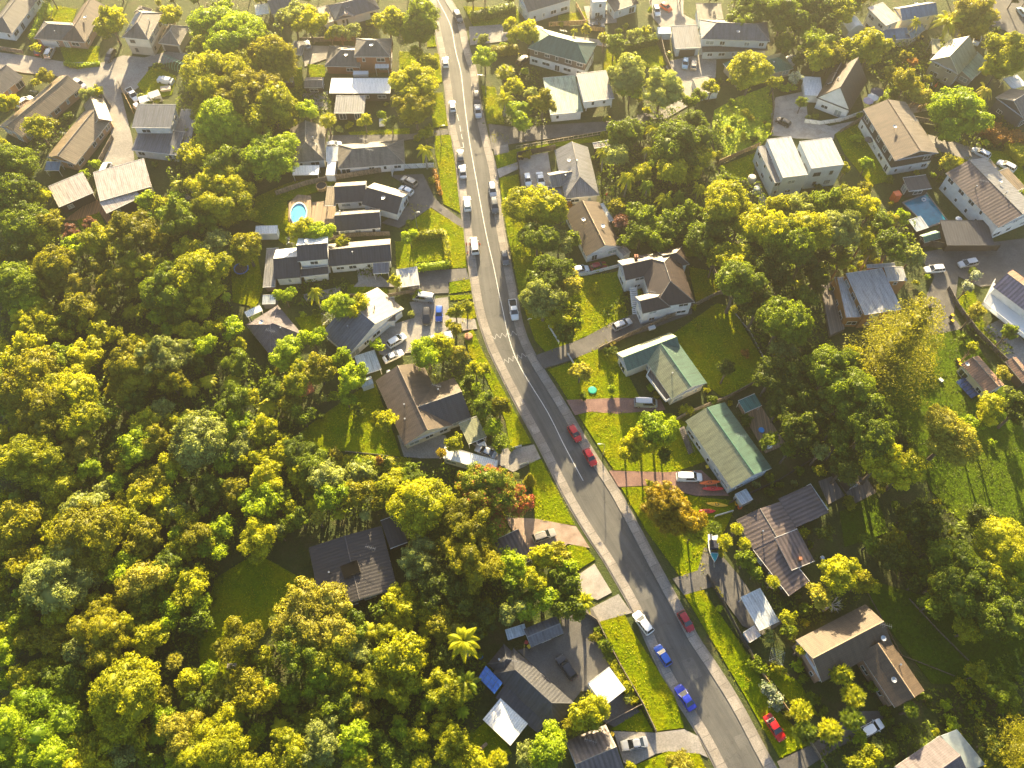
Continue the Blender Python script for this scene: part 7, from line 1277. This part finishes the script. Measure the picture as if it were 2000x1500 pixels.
BEDS = [[(380, 1110), (420, 1090), (440, 1130), (395, 1250), (380, 1340), (370, 1250)], [(590, 550), (680, 545), (700, 600), (640, 615), (600, 600), (560, 600)], [(730, 500), (770, 540), (700, 545), (690, 500)], [(800, 690), (900, 680), (950, 760), (990, 870), (930, 860), (900, 760), (850, 740), (830, 700)], [(550, 800), (610, 800), (600, 870), (560, 870)],
    [(940, 245), (1010, 220), (1080, 240), (1060, 250), (1000, 246)], [(985, 130), (1060, 140), (1070, 225), (1010, 235), (990, 190)], [(1160, 300), (1190, 300), (1200, 400), (1180, 430)], [(1430, 605), (1500, 640), (1560, 760), (1600, 890), (1540, 870), (1500, 720)], [(1250, 200), (1330, 215), (1270, 240)],
    [(1450, 1270), (1490, 1290), (1560, 1420), (1530, 1400)], [(1600, 1450), (1740, 1420), (1860, 1400), (1860, 1440), (1740, 1500), (1600, 1510)], [(1780, 1350), (1900, 1340), (1940, 1430), (1860, 1440)], [(1470, 1100), (1500, 1130), (1560, 1180), (1560, 1240), (1530, 1220), (1490, 1160)], [(1560, 1180), (1640, 1160), (1680, 1170), (1560, 1240)],
    [(830, 1430), (940, 1400), (900, 1510), (830, 1510)], [(860, 1260), (960, 1300), (930, 1400), (860, 1420)], [(40, 260), (120, 230), (150, 250), (90, 300), (50, 320)], [(640, 50), (740, 60), (740, 80), (600, 80)], [(1640, 100), (1840, 95), (1830, 200), (1760, 195)], [(1790, 190), (1860, 180), (1870, 205), (1800, 215)], [(1870, 210), (1990, 240), (1990, 300), (1890, 290)],
    [(1395, 225), (1412, 225), (1410, 315), (1395, 300)], [(1880, 580), (1930, 640), (1985, 690), (1950, 700), (1880, 640)], [(1170, 620), (1230, 560), (1240, 600), (1220, 620)], [(1300, 60), (1360, 60), (1360, 90), (1330, 70)], [(545, 450), (640, 455), (640, 480), (580, 478)], [(600, 160), (660, 200), (640, 240), (540, 230), (540, 200)]]
undergrowth('garden_foliage', BEDS, 7.0, .9, 'g', 'mixed low garden plants filling the beds')
undergrowth('field_grass_tufts', FIELDS, 9.0, .2, 'd', 'coarse darker grass over the shaded right-hand slopes')  # dark tufts carry the same painted shade as the grass below
undergrowth('lawn_grass_tufts', [q for q in LAWNS if q not in FIELDS], 9.0, .16, 'a', 'short uneven grass blades over the lawns and verges')
ME = [(1400, 220), (1440, 195), (1505, 170), (1510, 262), (1480, 288), (1405, 308)]
undergrowth('meadow_weeds', [ME], 5.0, .7, 'l', 'rough bright weeds across the sunlit meadow')
# ================================================================ labels for every tree and shrub
CW = {'s': ('small', 'slim'), }
def pdir(dx, dy):
    a = math.degrees(math.atan2(-dy, dx)) % 360
    return ['right of', 'above and right of', 'above', 'above and left of', 'left of', 'below and left of', 'below', 'below and right of'][int((a + 22.5) // 45) % 8]
bins = {}
for t in TREES:
    root, px, py, kd, col, lab, R, grp = t
    if lab: root['label'] = lab; continue
    lm = min(HOUSES, key=lambda h: math.hypot(h[1] - px, h[2] - py)); d = math.hypot(lm[1] - px, lm[2] - py)
    size = ('large ' if R > 4.2 else 'small ' if (R < 2.0 and kd in 'bm') or (kd == 'B' and R < 1.0) else '')
    bins.setdefault((size, col, kd, lm[0], pdir(px - lm[1], py - lm[2])), []).append((d, t))
ORD = ['nearest', 'second nearest', 'third nearest', 'fourth nearest', 'fifth nearest', 'sixth nearest', 'seventh nearest', 'eighth nearest', 'ninth nearest', 'tenth nearest', 'eleventh nearest', 'twelfth nearest', 'thirteenth nearest', 'fourteenth nearest', 'fifteenth nearest', 'sixteenth nearest', 'seventeenth nearest', 'eighteenth nearest', 'nineteenth nearest', 'twentieth nearest', 'twenty-first nearest', 'twenty-second nearest', 'twenty-third nearest', 'twenty-fourth nearest', 'twenty-fifth nearest']
for (size, col, kd, lm, dr), L in bins.items():
    L.sort(key=lambda q: q[0])
    for i, (d, t) in enumerate(L):
        o = '' if len(L) == 1 else ORD[i] + ' '
        s = f"{o}{size}{LC[col][0]} {KN[kd][1]} {dr} the {lm}"; w = s.split()
        if len(w) > 16: s = s.replace(' and ', '-'); 
        t[0]['label'] = s; 
for t in TREES:
    g = 'young broadleaf trees' if t[0].name.startswith('young') else {'b': 'broadleaf trees of the bush and gardens', 'm': 'fine-leaved trees of the bush', 'f': 'tree ferns in the bush', 'p': 'palms', 'x': 'palms', 'c': 'spiky cabbage trees', 'B': 'garden shrubs'}.get(t[3])
    if g: t[0]['group'] = g
# ================================================================ HAZE
hz = MB(); hz.box((0, 200, 83), (1100, 900, 170)); ho = hz.build('haze', simple('haze_tmp', (.5, .5, .5)), None)
hm, hn, hl, hb = nt('haze_volume'); hn.remove(hb); pv = hn.new('ShaderNodeVolumePrincipled'); pv.inputs['Color'].default_value = (1.0, .93, .80, 1); pv.inputs['Density'].default_value = .00048; pv.inputs['Anisotropy'].default_value = .84
hl.new(pv.outputs[0], hn['Material Output'].inputs['Volume']); ho.data.materials.clear(); ho.data.materials.append(hm); tag(ho, 'thin warm morning haze over the whole suburb', None, None, 'stuff')
